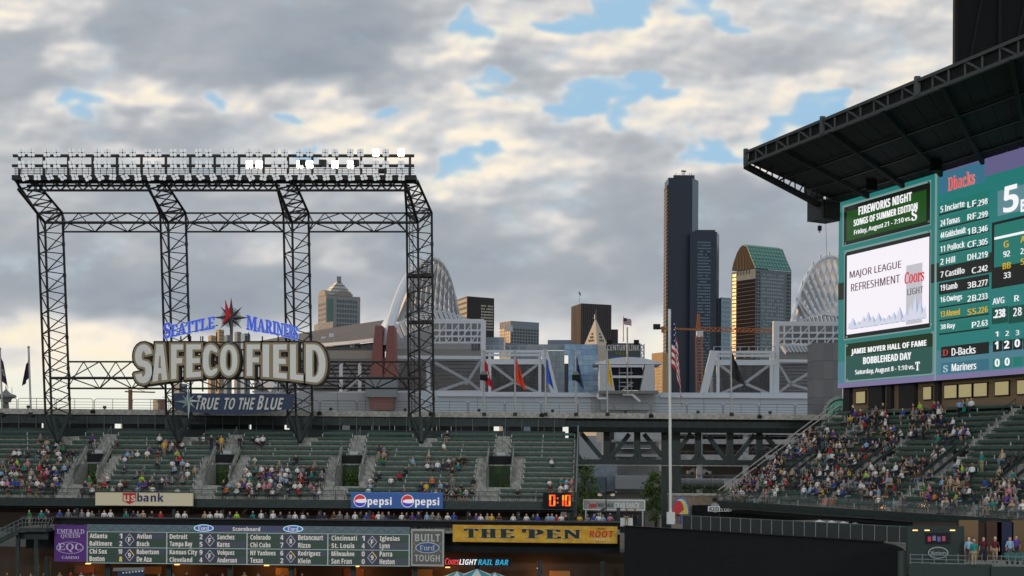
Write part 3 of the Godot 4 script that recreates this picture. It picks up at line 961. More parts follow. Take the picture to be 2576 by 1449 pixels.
func gantry() -> void:
	var root := thing("light_tower", "black steel lattice gantry carrying rows of stadium floodlights", "light tower", at(600, 1105, 159))
	var L := [94.0, 403.0, 713.0, 1023.0]
	var M := [113.0, 423.0, 735.0, 1051.0]
	var R := [157.0, 467.0, 776.0, 1086.0]
	var TL := [38.0, 366.0, 692.0, 1018.0]
	var TR := [88.0, 414.0, 740.0, 1050.0]
	var m := steel_dark
	var tops3 := []
	var ups := []
	for i in 4:
		var g := group_part(root, "lattice_column", at(M[i], 1040, 160))
		var zt := 159.0
		var zb := 161.4
		var sh := func(u: float) -> float: return CU + (u - CU) / 1.0155 + 2.0
		var l0 := at(sh.call(L[i]), 1042, zb)
		var m0 := at(sh.call(M[i]) - 3.0 + i, 1046, zb - 2.3)
		var r0 := at(sh.call(R[i]), 1042, zb)
		var l1 := at(L[i], 536, zt)
		var m1 := at(M[i], 560, zt - 2.3)
		var r1 := at(R[i], 536, zt)
		for q in [[l0, l1], [m0, m1], [r0, r1]]: pole(g, "leg", q[0], q[1], 0.13, m)
		zig(g, "brace", l0, l1, m0, m1, 20, 0.10, m)
		zig(g, "brace", m0, m1, r0, r1, 20, 0.10, m, 1)
		zig(g, "brace", l0, l1, r0, r1, 20, 0.09, m)
		for k in 6: beam(g, "gusset", r0.lerp(r1, (k * 2 + 1) / 13.0) + Vector3(0, 0.2, 0.05), r0.lerp(r1, (k * 2 + 1) / 13.0) - Vector3(0, 0.2, -0.05), 0.34, 0.12, m)
		# foot: the legs gather to a point in the stand
		var foot := at((sh.call(L[i]) + sh.call(R[i])) * 0.5, 1112, 158.0)
		for q in [l0, m0, r0]: beam(g, "foot_strut", q, foot, 0.34, 0.34, steel_green)
		beam(g, "foot_plate", l0 + Vector3(0, -1.0, 0.6), r0 + Vector3(0, -1.0, 0.6), 0.2, 1.2, steel_green)
		# arm reaching forward to the platform
		var la := at(TL[i], 452, 150.5)
		var ra := at(TR[i], 455, 152.5)
		var ma := at(TL[i] + 8.0, 476, 150.6)
		pole(g, "arm_chord", l1, la, 0.14, m)
		pole(g, "arm_chord", r1, ra, 0.14, m)
		pole(g, "arm_chord", m1, ma, 0.16, m)
		zig(g, "arm_brace", l1, la, m1, ma, 8, 0.11, m)
		zig(g, "arm_brace", r1, ra, m1, ma, 8, 0.11, m, 1)
		zig(g, "arm_brace", l1, la, r1, ra, 8, 0.11, m)
		beam(g, "knee", l1, r1, 0.2, 0.2, m)
		beam(g, "knee", l1, m1, 0.2, 0.2, m)
		beam(g, "knee", r1, m1, 0.2, 0.2, m)
		tops3.append([la, ra, ma])
		ups.append([l0, m0, r0, l1, m1, r1])
	# ladder cage on the last column
	for s in [0.22, 0.55]:
		pole(root, "ladder_rail", (ups[3][0] as Vector3).lerp(ups[3][1], s), (ups[3][3] as Vector3).lerp(ups[3][4], s), 0.04, m)
	for k in 58:
		var t := (k + 0.5) / 58.0
		beam(root, "rung", (ups[3][0] as Vector3).lerp(ups[3][3], t).lerp((ups[3][1] as Vector3).lerp(ups[3][4], t), 0.22), (ups[3][0] as Vector3).lerp(ups[3][3], t).lerp((ups[3][1] as Vector3).lerp(ups[3][4], t), 0.55), 0.03, 0.04, m)
	for t in [0.46, 0.69]:
		var a: Vector3 = (ups[3][0] as Vector3).lerp(ups[3][3], t)
		var b: Vector3 = (ups[3][2] as Vector3).lerp(ups[3][5], t)
		beam(root, "landing", a, b, 1.6, 0.3, m)
		for k in 6:
			beam(root, "landing_rail", a.lerp(b, 0.55) + Vector3(0, 0.25 * k + 0.2, 0.7), b + Vector3(0, 0.25 * k + 0.2, 0.7), 0.04, 0.05, m)
	# triangular trusses between the columns
	for i in 3:
		for q in [[536, 560, 583, 1.0], [910, 951, 977, 0.27]]:
			var g := group_part(root, "cross_truss", at((R[i] + L[i + 1]) * 0.5, q[1], 158))
			var z: float = lerpf(161.4, 159.0, q[3])
			var sh2 := func(u: float) -> float: return CU + (u - CU) * lerpf(1.0 / 1.0155, 1.0, q[3])
			var ua: float = sh2.call(R[i])
			var ub: float = sh2.call(L[i + 1])
			var a0 := at(ua, q[0], z)
			var a1 := at(ub, q[0], z)
			var c0 := at(ua, q[2], z)
			var c1 := at(ub, q[2], z)
			var f0 := at(sh2.call(M[i]), q[1], z - 2.3)
			var f1 := at(sh2.call(M[i + 1]), q[1], z - 2.3)
			pole(g, "chord", a0, a1, 0.10, m)
			pole(g, "chord", c0, c1, 0.10, m)
			pole(g, "chord", f0, f1, 0.15, m)
			zig(g, "brace", a0, a1, f0, f1, 6, 0.11, m)
			zig(g, "brace", c0, c1, f0, f1, 6, 0.11, m)
			zig(g, "brace", a0, a1, c0, c1, 6, 0.09, m, 1)
	# deep truss below the platform
	for i in 3:
		var g := group_part(root, "cross_truss", at((TR[i] + TL[i + 1]) * 0.5, 468, 151))
		var u0: float = TR[i] - 20.0
		var u1: float = TL[i + 1] + 12.0
		var b0 := at(u0, 479, 151.5)
		var b1 := at(u1, 479, 151.5)
		var k0 := at(u0, 467, 153.0)
		var k1 := at(u1, 467, 153.0)
		var t0 := at(u0, 453, 151.0)
		var t1 := at(u1, 453, 151.0)
		pole(g, "chord", b0, b1, 0.13, m)
		pole(g, "chord", k0, k1, 0.12, m)
		zig(g, "brace", t0, t1, b0, b1, 11, 0.12, m)
		zig(g, "brace", t0, t1, b0, b1, 11, 0.12, m, 1)
		zig(g, "brace", t0, t1, k0, k1, 11, 0.10, m)
	# platform: walkway, three lamp beams, posts, railing
	var z := 150.3
	var walk := group_part(root, "platform", at(538, 447, z))
	box(walk, "walkway", (at(31, 447, z) + at(1047, 447, z)) * 0.5 + Vector3(0, 0, -0.9), Vector3(at(1047, 447, z).distance_to(at(31, 447, z)), 0.5, 2.2), m, facing(at(1047, 447, z) - at(31, 447, z)))
	beam(walk, "lamp_beam", at(33, 392, z), at(1042, 392, z), 0.3, 0.27, m)
	beam(walk, "lamp_beam", at(31, 417, z), at(1042, 417, z), 0.3, 0.27, m)
	for i in 17:
		var u := 49.0 + i * 61.4
		beam(walk, "post", at(u, 392, z - 0.1), at(u, 447, z - 0.1), 0.24, 0.2, m)
	for v in [424.0, 430.0, 436.0]:
		beam(walk, "guard_rail", at(35, v, z - 1.5), at(1042, v, z - 1.5), 0.05, 0.05, m)
	for i in 66:
		var u := 40.0 + i * 15.2
		beam(walk, "guard_post", at(u, 422, z - 1.5), at(u, 441, z - 1.5), 0.05, 0.05, m)
	for q in [[762, 404, 16, 20], [812, 404, 18, 22], [896, 404, 14, 20], [960, 426, 16, 12]]:
		box(walk, "ballast_cabinet", at(q[0], q[1] + q[3] * 0.3, z - 1.0), Vector3(q[2] * 0.042, q[3] * 0.03, 0.6), m)
	# floodlights
	var house := Shape.new()
	for k in 4:
		var c := Vector3((k % 2 - 0.5) * 0.34, (k / 2 - 0.5) * 0.38, 0)
		house.tube([c + Vector3(0, 0, -0.22), c + Vector3(0, 0, 0.0)], [0.08, 0.185], 10)
	house.block(Vector3(0, 0, -0.12), Vector3(0.04, 0, 0), Vector3(0, 0.36, 0), Vector3(0, 0, 0.05))
	house.block(Vector3(0, 0, -0.13), Vector3(0.32, 0, 0), Vector3(0, 0.05, 0), Vector3(0, 0, 0.05))
	house.block(Vector3(0, -0.42, -0.12), Vector3(0.05, 0, 0), Vector3(0, 0.12, 0), Vector3(0, 0, 0.05))
	var housing := house.mesh()
	var lens := Shape.new()
	for k in 4:
		var c := Vector3((k % 2 - 0.5) * 0.36, (k / 2 - 0.5) * 0.40, 0.02)
		var pts := []
		for q in [[-1, -0.6], [-0.6, -1], [0.6, -1], [1, -0.6], [1, 0.6], [0.6, 1], [-0.6, 1], [-1, 0.6]]: pts.append(c + Vector3(q[0] * 0.165, q[1] * 0.185, 0))
		for a in 8: lens.tri(c + Vector3(0, 0, 0.05), pts[a], pts[(a + 1) % 8], Vector3(0, 0, 1))
	var face := lens.mesh()
	var unlit := mat("lamp glass", col(214, 222, 220), 0.25)
	var lit := glow("lit floodlight lamp", Color(1.0, 0.97, 0.88), 9.0)
	var lens_glow := glow("sky bright lens", Color(0.93, 0.95, 0.96), 0.62)  # glow put on the other lenses to match the bright sky behind them
	var burning := [[543, 417], [614, 417], [650, 417], [676, 417], [744, 417], [787, 417], [852, 417], [879, 417], [867, 384], [934, 384], [987, 384], [1013, 384]]
	for row in 3:
		var v0: float = [384.0, 413.5, 445.0][row]
		for i in 31:
			var u := 53.5 + (i / 2) * 65.1 * 0.9785 + (i % 2) * 25.0
			if row == 2: u = 62.0 + i * 31.6
			if u > 1020: continue
			var p := at(u, v0, z - (0.35 if row < 2 else 0.75))
			var yaw := rng.randf_range(0.1, 0.45)
			var pitch := rng.randf_range(0.12, 0.3) if row < 2 else rng.randf_range(0.35, 0.95)
			var tilt := rng.randf_range(-0.18, 0.02) if row < 2 else rng.randf_range(-0.6, 0.1)
			var b := Basis(Vector3.UP, yaw) * Basis(Vector3.RIGHT, pitch) * Basis(Vector3(0, 0, 1), tilt * -1.0)
			var h := part(root, "floodlight", housing, m, Transform3D(b, p))
			var on := false
			for q in burning:
				if absf(q[0] - u) < 13.0 and absf(q[1] - v0) < 6.0: on = true
			part(h, "lens", face, lit if on else lens_glow, Transform3D(b, p))
			if on:
				h.set_meta("label", "burning floodlight")
				var s := SpotLight3D.new()
				s.name = "floodlight_glow"
				s.light_color = Color(1.0, 0.97, 0.9)
				s.light_energy = 30.0
				s.spot_angle = 50
				s.spot_range = 300
				s.light_size = 0.4
				s.shadow_enabled = true
				add_child(s, true)
				s.look_at_from_position(p + b.z * 0.5, p + b.z * 0.5 + Vector3(0.2, -0.45, 1.0))

# ---------------------------------------------------------------- name sign on the gantry
func sign_pt(x: float, y: float) -> Vector2:      # picture of the sign -> (u, v)
	return Vector2(315.7 + x * 0.23966, 726.1 + y * 0.23966)

func letters() -> void:
	var Z := 157.6
	var O := at(580, 975, Z)
	var root := thing("stadium_sign", "large cream block letters with tan borders hung on the gantry", "sign", O)
	var bottom := func(x: float) -> float: return 918.0 + 95.0 * pow((x - 1110.0) / 1010.0, 2.0)
	var topy := 585.0
	var data := [["S", 112, 275], ["A", 283, 445], ["F", 480, 610], ["E", 640, 795], ["C", 815, 975], ["O", 995, 1180], ["F", 1272, 1415], ["I", 1440, 1512], ["E", 1550, 1695], ["L", 1728, 1870], ["D", 1893, 2105]]
	var dark := mat("sign backing", col(46, 36, 28), 0.7)
	var tan_m := mat("sign border", col(156, 136, 106), 0.6)
	var cream := mat("sign face", col(226, 220, 208), 0.5)
	var tube := mat("sign tubes", col(238, 238, 236), 0.35)
	var X := Vector3.RIGHT
	var Y := Vector3.UP
	var Zd := Vector3(0, 0, 1)
	for d in data:
		var x0: float = d[1]
		var x1: float = d[2]
		var put := func(a: float, b: float) -> Vector2:
			var x := lerpf(x0, x1, a)
			var y := lerpf(bottom.call(x), topy, b)
			var s := sign_pt(x, y)
			var p := at(s.x, s.y, Z) - O
			return Vector2(p.x, p.y)
		var raw := []
		var hole_raw := []
		var bar := 0.165
		match d[0]:
			"F": raw = [[0, 0], [0, 1], [1, 1], [1, 1 - bar], [0.46, 1 - bar], [0.46, 0.60], [0.92, 0.60], [0.92, 0.60 - bar], [0.46, 0.60 - bar], [0.46, 0]]
			"E": raw = [[0, 0], [0, 1], [1, 1], [1, 1 - bar], [0.44, 1 - bar], [0.44, 0.585], [0.94, 0.585], [0.94, 0.42], [0.44, 0.42], [0.44, bar], [1, bar], [1, 0]]
			"I": raw = [[0, 0], [0, 1], [1, 1], [1, 0]]
			"L": raw = [[0, 0], [0, 1], [0.46, 1], [0.46, bar], [1, bar], [1, 0]]
			"A":
				raw = [[0, 0], [0.27, 1], [0.73, 1], [1, 0], [0.62, 0], [0.575, 0.2], [0.425, 0.2], [0.38, 0]]
				hole_raw = [[0.455, 0.37], [0.5, 0.66], [0.545, 0.37]]
			"O":
				for k in 28:
					var a := TAU * k / 28.0
					raw.append([0.5 + 0.5 * cos(a), 0.5 + 0.5 * signf(sin(a)) * pow(absf(sin(a)), 0.85)])
					hole_raw.append([0.5 + 0.15 * cos(a), 0.5 + 0.31 * signf(sin(a)) * pow(absf(sin(a)), 0.8)])
			"C":
				for k in 25:
					var a := deg_to_rad(38.0 + 284.0 * k / 24.0)
					raw.append([0.5 + 0.52 * cos(a) * (1.12 if cos(a) > 0 else 1.0), 0.5 + 0.5 * signf(sin(a)) * pow(absf(sin(a)), 0.85)])
				for k in 25:
					var a := deg_to_rad(322.0 - 284.0 * k / 24.0)
					raw.append([0.57 + 0.19 * cos(a) + (0.22 if cos(a) > 0.6 else 0.0), 0.5 + 0.31 * sin(a)])
			"D":
				raw = [[0, 0], [0, 1]]
				hole_raw = [[0.36, 0.17], [0.36, 0.83]]
				for k in 13:
					var a := PI * 0.5 - PI * k / 12.0
					raw.append([0.42 + 0.58 * cos(a), 0.5 + 0.5 * sin(a)])
					hole_raw.append([0.42 + 0.21 * cos(a), 0.5 + 0.33 * sin(a)])
			"S":
				var line := []
				for k in 13:
					var a := deg_to_rad(10.0 + 225.0 * k / 12.0)
					line.append([0.5 + 0.34 * cos(a), 0.70 + 0.215 * sin(a)])
				for k in 13:
					var a := deg_to_rad(55.0 - 225.0 * k / 12.0)
					line.append([0.5 + 0.34 * cos(a), 0.30 + 0.215 * sin(a)])
				var ptsl := []
				for q in line: ptsl.append(put.call(q[0], q[1]))
				var wide := 0.36
				var lft := []
				var rgt := []
				for k in ptsl.size():
					var t: Vector2 = ((ptsl[mini(k + 1, ptsl.size() - 1)] as Vector2) - (ptsl[maxi(k - 1, 0)] as Vector2)).normalized()
					var nn := Vector2(-t.y, t.x)
					lft.append((ptsl[k] as Vector2) + nn * wide)
					rgt.append((ptsl[k] as Vector2) - nn * wide)
				rgt.reverse()
				raw = lft + rgt
		var outline := PackedVector2Array()
		for q in raw: outline.append(q if q is Vector2 else put.call(q[0], q[1]))
		if d[0] == "S":
			var merged := Geometry2D.offset_polygon(outline, 0.02)
			outline = merged[0]
			for q in merged:
				if q.size() > outline.size(): outline = q
		var hole := PackedVector2Array()
		for q in hole_raw: hole.append(put.call(q[0], q[1]))
		var grow := func(poly: PackedVector2Array, by: float) -> PackedVector2Array:
			if poly.is_empty(): return poly
			var r := Geometry2D.offset_polygon(poly, by, Geometry2D.JOIN_MITER)
			if r.is_empty(): return PackedVector2Array()
			var best: PackedVector2Array = r[0]
			for q in r:
				if q.size() > best.size(): best = q
			return best
		var g := group_part(root, "sign_letter", O + Vector3(outline[0].x, outline[0].y, 0))
		var s1 := Shape.new()
		slab(s1, grow.call(outline, 0.38), grow.call(hole, -0.20), O, X, Y, Zd, -1.1, -0.02)
		part(g, "letter_backing", s1.mesh(), dark)
		var s2 := Shape.new()
		slab(s2, grow.call(outline, 0.20), grow.call(hole, -0.10), O, X, Y, Zd, -0.01, 0.12)
		part(g, "letter_border", s2.mesh(), tan_m)
		var s3 := Shape.new()
		var inner: PackedVector2Array = grow.call(outline, -0.02)
		var inner_hole: PackedVector2Array = grow.call(hole, 0.07)
		slab(s3, inner, inner_hole, O, X, Y, Zd, 0.12, 0.16)
		part(g, "letter_face", s3.mesh(), cream)
		# upright light tubes
		var s4 := Shape.new()
		var lo := inner[0]
		var hi := inner[0]
		for q in inner:
			lo = lo.min(q)
			hi = hi.max(q)
		var xx := lo.x + 0.08
		while xx < hi.x:
			for seg in Geometry2D.intersect_polyline_with_polygon(PackedVector2Array([Vector2(xx, lo.y - 1), Vector2(xx, hi.y + 1)]), inner):
				var bits := [seg]
				if not inner_hole.is_empty(): bits = Geometry2D.clip_polyline_with_polygon(seg, inner_hole)
				for b in bits:
					s4.bar(O + Vector3(b[0].x, b[0].y, 0.18), O + Vector3(b[b.size() - 1].x, b[b.size() - 1].y, 0.18), 0.045, 0.05)
			xx += 0.125
		var tb := part(g, "light_tube", s4.mesh(), tube)
		tb.set_meta("kind", "stuff")
	# framing behind the letters
	for v in [861.0, 880.0, 950.0, 978.0]:
		beam(root, "back_rail", at(352 if v > 900 else 420, v, Z + 1.4), at(812 if v > 900 else 760, v, Z + 1.4), 0.16, 0.16, steel_dark)
	for u in [455.0, 510.0, 545.0, 620.0, 660.0, 700.0]:
		beam(root, "back_post", at(u, 846, Z + 1.5), at(u, 985, Z + 1.5), 0.14, 0.14, steel_dark)

	# arched blue team name
	var arch := thing("team_name_sign", "arched blue serif letters with pale edges above the cream letters", "sign", at(580, 862, 157.4))
	var blue := glow("blue letter face", col(44, 62, 190), 0.75)
	var pale := glow("blue letter edge", col(128, 164, 240), 0.75)
	var word := func(s: String, xs: Array, tops_: Array, bots: Array, slant: float) -> void:
		for i in s.length():
			var a := sign_pt(xs[i], bots[i])
			var b := sign_pt(xs[i + 1], bots[i])
			var c := sign_pt(xs[i], tops_[i])
			var pa := at(a.x, a.y, 157.4)
			var w := at(b.x, b.y, 157.4).x - pa.x
			var h := at(c.x, c.y, 157.4).y - pa.y
			var xd := Vector3(cos(slant), sin(slant), 0)
			var yd := Vector3(0, 1, 0)
			var lt := text(arch, s[i], pa, w * 0.98, h, xd, yd, blue, serif_bold, 0.25, 0.0, "letter")
			for off in [Vector2(-0.07, 0), Vector2(0.07, 0), Vector2(0, 0.07), Vector2(0, -0.07)]:
				text(arch, s[i], pa + Vector3(off.x, off.y, -0.06), w * 0.98, h, xd, yd, pale, serif_bold, 0.12, 0.0, "letter_edge")
	word.call("SEATTLE", [402, 478, 552, 640, 708, 790, 866, 940], [368, 388, 372, 356, 340, 322, 308], [528, 508, 490, 474, 460, 446, 432], 0.22)
	word.call("MARINERS", [1272, 1388, 1470, 1545, 1588, 1660, 1716, 1766, 1812], [278, 312, 326, 340, 352, 366, 378, 392], [428, 446, 462, 474, 490, 502, 516, 532], -0.22)
	for u in [430.0, 480.0, 505.0, 545.0, 625.0, 660.0, 700.0, 730.0]:
		beam(arch, "post", at(u, 836 if absf(u - 580) < 60 else 846, 157.8), at(u, 862, 157.8), 0.1, 0.1, steel_dark)
	beam(arch, "arch_rail", at(440, 846, 157.7), at(548, 818, 157.7), 0.1, 0.1, steel_dark)
	beam(arch, "arch_rail", at(620, 818, 157.7), at(736, 850, 157.7), 0.1, 0.1, steel_dark)
	compass(at(581.5, 799, 157.2), 1.0, "compass_rose_sign", "eight-pointed compass rose sign with one red arm above the letters", true)
	# banner below
	var ban := thing("slogan_banner", "navy slogan banner with pale slanted letters below the cream letters", "banner", at(588, 1036, 157.5))
	var poly := PackedVector2Array()
	for q in [[500, 1097], [1770, 1105], [1760, 1262]]:
		var s := sign_pt(q[0], q[1])
		var p := at(s.x, s.y, 157.5)
		poly.append(Vector2(p.x, p.y))
	for k in 11:
		var t := k / 10.0
		var s := sign_pt(lerpf(1690, 520, t), 1270 + 52 * sin(PI * t))
		var p := at(s.x, s.y, 157.5)
		poly.append(Vector2(p.x, p.y))
	var sb := Shape.new()
	slab(sb, poly, PackedVector2Array(), Vector3(0, 0, -157.5), Vector3.RIGHT, Vector3.UP, Vector3(0, 0, 1), -0.15, 0.0)
	part(ban, "cloth_panel", sb.mesh(), grained("navy vinyl", col(50, 62, 90), col(42, 52, 76), 3.0, 0.7))
	var pale_ink := mat("banner lettering", col(206, 202, 196), 0.7)
	var put2 := func(s: String, x0: float, x1: float, y0: float, y1: float) -> void:
		var a := sign_pt(x0, y1)
		var b := sign_pt(x1, y1)
		var c := sign_pt(x0, y0)
		var pa := at(a.x, a.y, 157.48)
		var h := at(c.x, c.y, 157.48).y - pa.y
		text(ban, s, pa, at(b.x, b.y, 157.48).x - pa.x - 0.22 * h, h, Vector3.RIGHT, Vector3.UP, pale_ink, sans_bold, 0.05, 0.22)
	put2.call("T", 725, 800, 1120, 1268)
	put2.call("RUE", 782, 990, 1145, 1268)
	put2.call("TO", 1018, 1160, 1145, 1268)
	put2.call("THE", 1172, 1362, 1145, 1268)
	put2.call("B", 1378, 1462, 1122, 1270)
	put2.call("LUE", 1456, 1662, 1145, 1270)
	compass(at(474, 1010, 157.3), 0.78, "", "", false, ban)

func compass(c: Vector3, k: float, called: String, label: String, red: bool, parent: Node3D = null) -> void:
	var root := parent
	if root == null: root = thing(called, label, "sign", c - Vector3(0, 2.4, 0))
	var grey := mat("rose grey", col(104, 104, 104) if red else col(190, 196, 196), 0.4, 0.3)
	var grey2 := mat("rose dark grey", col(62, 64, 66), 0.4, 0.3)
	if not red: grey2 = mat("rose teal grey", col(96, 128, 126), 0.5)
	if not red: grey = mat("rose pale", col(196, 200, 198), 0.5)
	var redm := mat("rose red", col(196, 30, 44), 0.45)
	if red:
		var ring := Shape.new()
		for i in 32:
			var a := TAU * i / 32.0
			var b := TAU * (i + 1) / 32.0
			for r in [[1.02, 1.10], [0.0, 0.98]]:
				ring.quad(c + Vector3(cos(a) * r[0], sin(a) * r[0], 0), c + Vector3(cos(b) * r[0], sin(b) * r[0], 0), c + Vector3(cos(b) * r[1], sin(b) * r[1], 0), c + Vector3(cos(a) * r[1], sin(a) * r[1], 0), Vector3(0, 0, 1))
		part(root, "rose_disc", ring.mesh(), mat("rose disc", col(158, 162, 164), 0.6))
		beam(root, "rose_post", c - Vector3(0, 2.9, 0.2), c - Vector3(0, 0.9, 0.2), 0.3, 0.3, mat("rose dark grey"))
	for i in 8:
		var a := PI * 0.5 - TAU * i / 8.0
		var long := i % 2 == 0
		var r := (2.25 if i == 0 else 2.0) * k if long else (1.75 * k if red else 1.35 * k)
		if i == 4: r = (2.0 if red else 2.5) * k
		var w := 0.34 * k if long else 0.26 * k
		var tip := c + Vector3(cos(a), sin(a), 0) * r
		var l := c + Vector3(cos(a + PI / 2), sin(a + PI / 2), 0) * w + Vector3(0, 0, 0.04)
		var rr := c - Vector3(cos(a + PI / 2), sin(a + PI / 2), 0) * w + Vector3(0, 0, 0.04)
		var ridge := c + Vector3(0, 0, 0.32 * k)
		for side in 2:
			var s := Shape.new()
			s.tri(tip, ridge, l if side == 0 else rr, Vector3(0, 0, 1))
			var mm := grey if side == 0 else grey2
			if red and i == 0 and side == 0: mm = redm
			if red and i == 0 and side == 0:
				s.tri(c + Vector3(-0.62, 2.0, 0.1), ridge, l, Vector3(0, 0, 1))
			part(root, "rose_point", s.mesh(), mm)
	if red:
		var s := Shape.new()
		s.tri(c + Vector3(-1.1, -0.95, 0.12), c + Vector3(0.0, 0.1, 0.36), c + Vector3(-0.55, 0.3, 0.14), Vector3(0, 0, 1))
		s.tri(c + Vector3(-0.65, 2.0, 0.14), c + Vector3(0.1, 0.15, 0.38), c + Vector3(-0.6, -0.45, 0.2), Vector3(0, 0, 1))
		part(root, "red_arm", s.mesh(), redm)
# ---------------------------------------------------------------- upper deck, railings, flags
var DL: Vector3
var DR: Vector3

func upper_deck() -> void:
	var y := EYE.y + 5.3
	DL = Vector3(-66.0, y, -165.0)
	DR = Vector3(39.5, y, -171.5)
	var d := (DR - DL).normalized()
	var back := Vector3(d.z, 0, -d.x)
	var len := DL.distance_to(DR)
	var B := Basis(d, Vector3.UP, -back)
	var up := Vector3.UP
	var root := thing("upper_walkway", "concrete upper walkway along the rim above both bleacher stands", "walkway", DL)
	for i in 30:
		var a := DL.lerp(DR, i / 30.0)
		var b := DL.lerp(DR, (i + 1) / 30.0)
		box(root, "deck_slab", (a + b) * 0.5 + up * -0.32 + back * 2.5, Vector3(len / 30.0 - 0.02, 0.64, 5.0), concrete_pale, B)
	# dark wall below with slots of daylight
	var wall_end := 72.5
	box(root, "wall_band", DL + d * (wall_end * 0.5) + up * -1.15 + back * 0.8, Vector3(wall_end, 1.05, 0.3), steel_green, B)
	box(root, "wall_band", DL + d * (wall_end * 0.5) + up * -2.75 + back * 0.8, Vector3(wall_end, 1.1, 0.3), steel_green, B)
	var s := 0.0
	while s < wall_end:
		var w := rng.randf_range(0.5, 2.4)
		var gap := rng.randf_range(0.15, 1.1)
		box(root, "wall_panel", DL + d * (s + w * 0.5) + up * -1.95 + back * 0.85, Vector3(w, 0.56, 0.2), black_panel, B)
		s += w + (gap if rng.randf() < 0.3 else 0.02)
	for i in 37:
		beam(root, "conduit", DL + d * (1.0 + i * 1.95) + up * -0.65 + back * 0.55, DL + d * (1.0 + i * 1.95) + up * (-2.2 if i % 3 else -3.2) + back * 0.55, 0.06, 0.06, grey_rail)
	# beam under the deck past the end of the stand
	box(root, "edge_beam", DL + d * ((wall_end + len) * 0.5) + up * -1.15 + back * 2.0, Vector3(len - wall_end, 0.95, 0.5), steel_green, B)
	# railing: rounded tubular panels, each a part
	var rail := thing("deck_railing", "grey tubular railing along the upper walkway", "railing", DL)
	var n := int(len / 4.35)
	var pm := railing_panel(4.2, 1.2)
	for i in n:
		part(rail, "rail_panel", pm, grey_rail, Transform3D(B, DL + d * ((i + 0.5) * 4.35) + back * 0.25))
		if i % 2 == 0:
			var l := thing("walkway_floodlight", "small dark box light fixed low on the walkway railing", "light fixture", DL + d * (i * 4.35 + 1.3) + back * 0.1, "box lights along the walkway railing")
			var c: Vector3 = DL + d * (i * 4.35 + 1.3) + back * 0.05
			box(l, "housing", c + up * 0.22, Vector3(0.34, 0.3, 0.3), steel_dark, B)
			box(l, "bracket", c + up * 0.05, Vector3(0.12, 0.1, 0.2), steel_dark, B)
		if i % 3 == 1:
			var c: Vector3 = DL + d * (i * 4.35) - back * 0.12 + up * -0.2
			var l := thing("deck_speaker", "small black loudspeaker hung on the front of the walkway slab", "speaker", c, "small speakers under the walkway")
			box(l, "cabinet", c + up * -0.12, Vector3(0.5, 0.36, 0.34), black_panel, B)
			box(l, "bracket", c + up * 0.12, Vector3(0.2, 0.12, 0.2), steel_dark, B)

func railing_panel(w: float, h: float) -> ArrayMesh:
	var s := Shape.new()
	var pts := [Vector3(-w / 2, 0, 0), Vector3(-w / 2, h - 0.25, 0), Vector3(-w / 2 + 0.08, h - 0.07, 0), Vector3(-w / 2 + 0.25, h, 0), Vector3(w / 2 - 0.25, h, 0), Vector3(w / 2 - 0.08, h - 0.07, 0), Vector3(w / 2, h - 0.25, 0), Vector3(w / 2, 0, 0)]
	s.tube(pts, [0.04, 0.04, 0.04, 0.04, 0.04, 0.04, 0.04, 0.04], 6)
	for y in [0.18, 0.5, 0.82]: s.bar(Vector3(-w / 2, y, 0), Vector3(w / 2, y, 0), 0.045, 0.045)
	s.bar(Vector3(0, 0, 0), Vector3(0, h, 0), 0.05, 0.05)
	return s.mesh()

func on_deck(u: float, v: float) -> Vector3:
	var d := (DR - DL).normalized()
	var nn := Vector3(d.z, 0, -d.x)
	return hit(DL + nn * 0.12, nn, u, v)

func limp_flag(parent: Node3D, top: Vector3, h: float, reach: float, drop: float, c: Color, c2: Color, seed_: int) -> void:
	var r := RandomNumberGenerator.new()
	r.seed = seed_
	var ph := r.randf() * 6.0
	var nx := 14
	var ny := 12
	var g := []
	for j in ny + 1:
		var row := []
		for i in nx + 1:
			var s := float(i) / nx
			var t := float(j) / ny
			var x := reach * (s * (0.35 + 0.65 * t)) + 0.06 * sin(s * 9.0 + ph)
			row.append(top + Vector3(x, -(t * h + drop * s * (1.0 - 0.25 * t)), 0.16 * sin(s * 11.0 + ph + t) * (0.3 + s)))
		g.append(row)
	var a := Shape.new()
	var b := Shape.new()
	for j in ny:
		for i in nx:
			var mark := absf(i - nx * 0.5) < 3.0 and absf(j - ny * 0.5) < 2.0 and (i + j) % 3 != 0
			(b if mark else a).quad(g[j][i], g[j][i + 1], g[j + 1][i + 1], g[j + 1][i], Vector3(0, 0, 1))
	var m := mat("flag %d" % seed_, c, 0.8)
	m.backlight_enabled = true
	m.backlight = Color(c.r * 0.6, c.g * 0.6, c.b * 0.6)
	var f := part(parent, "flag", a.mesh(), m)
	part(f, "flag_emblem", b.mesh(), mat("flag mark %d" % seed_, c2, 0.8))

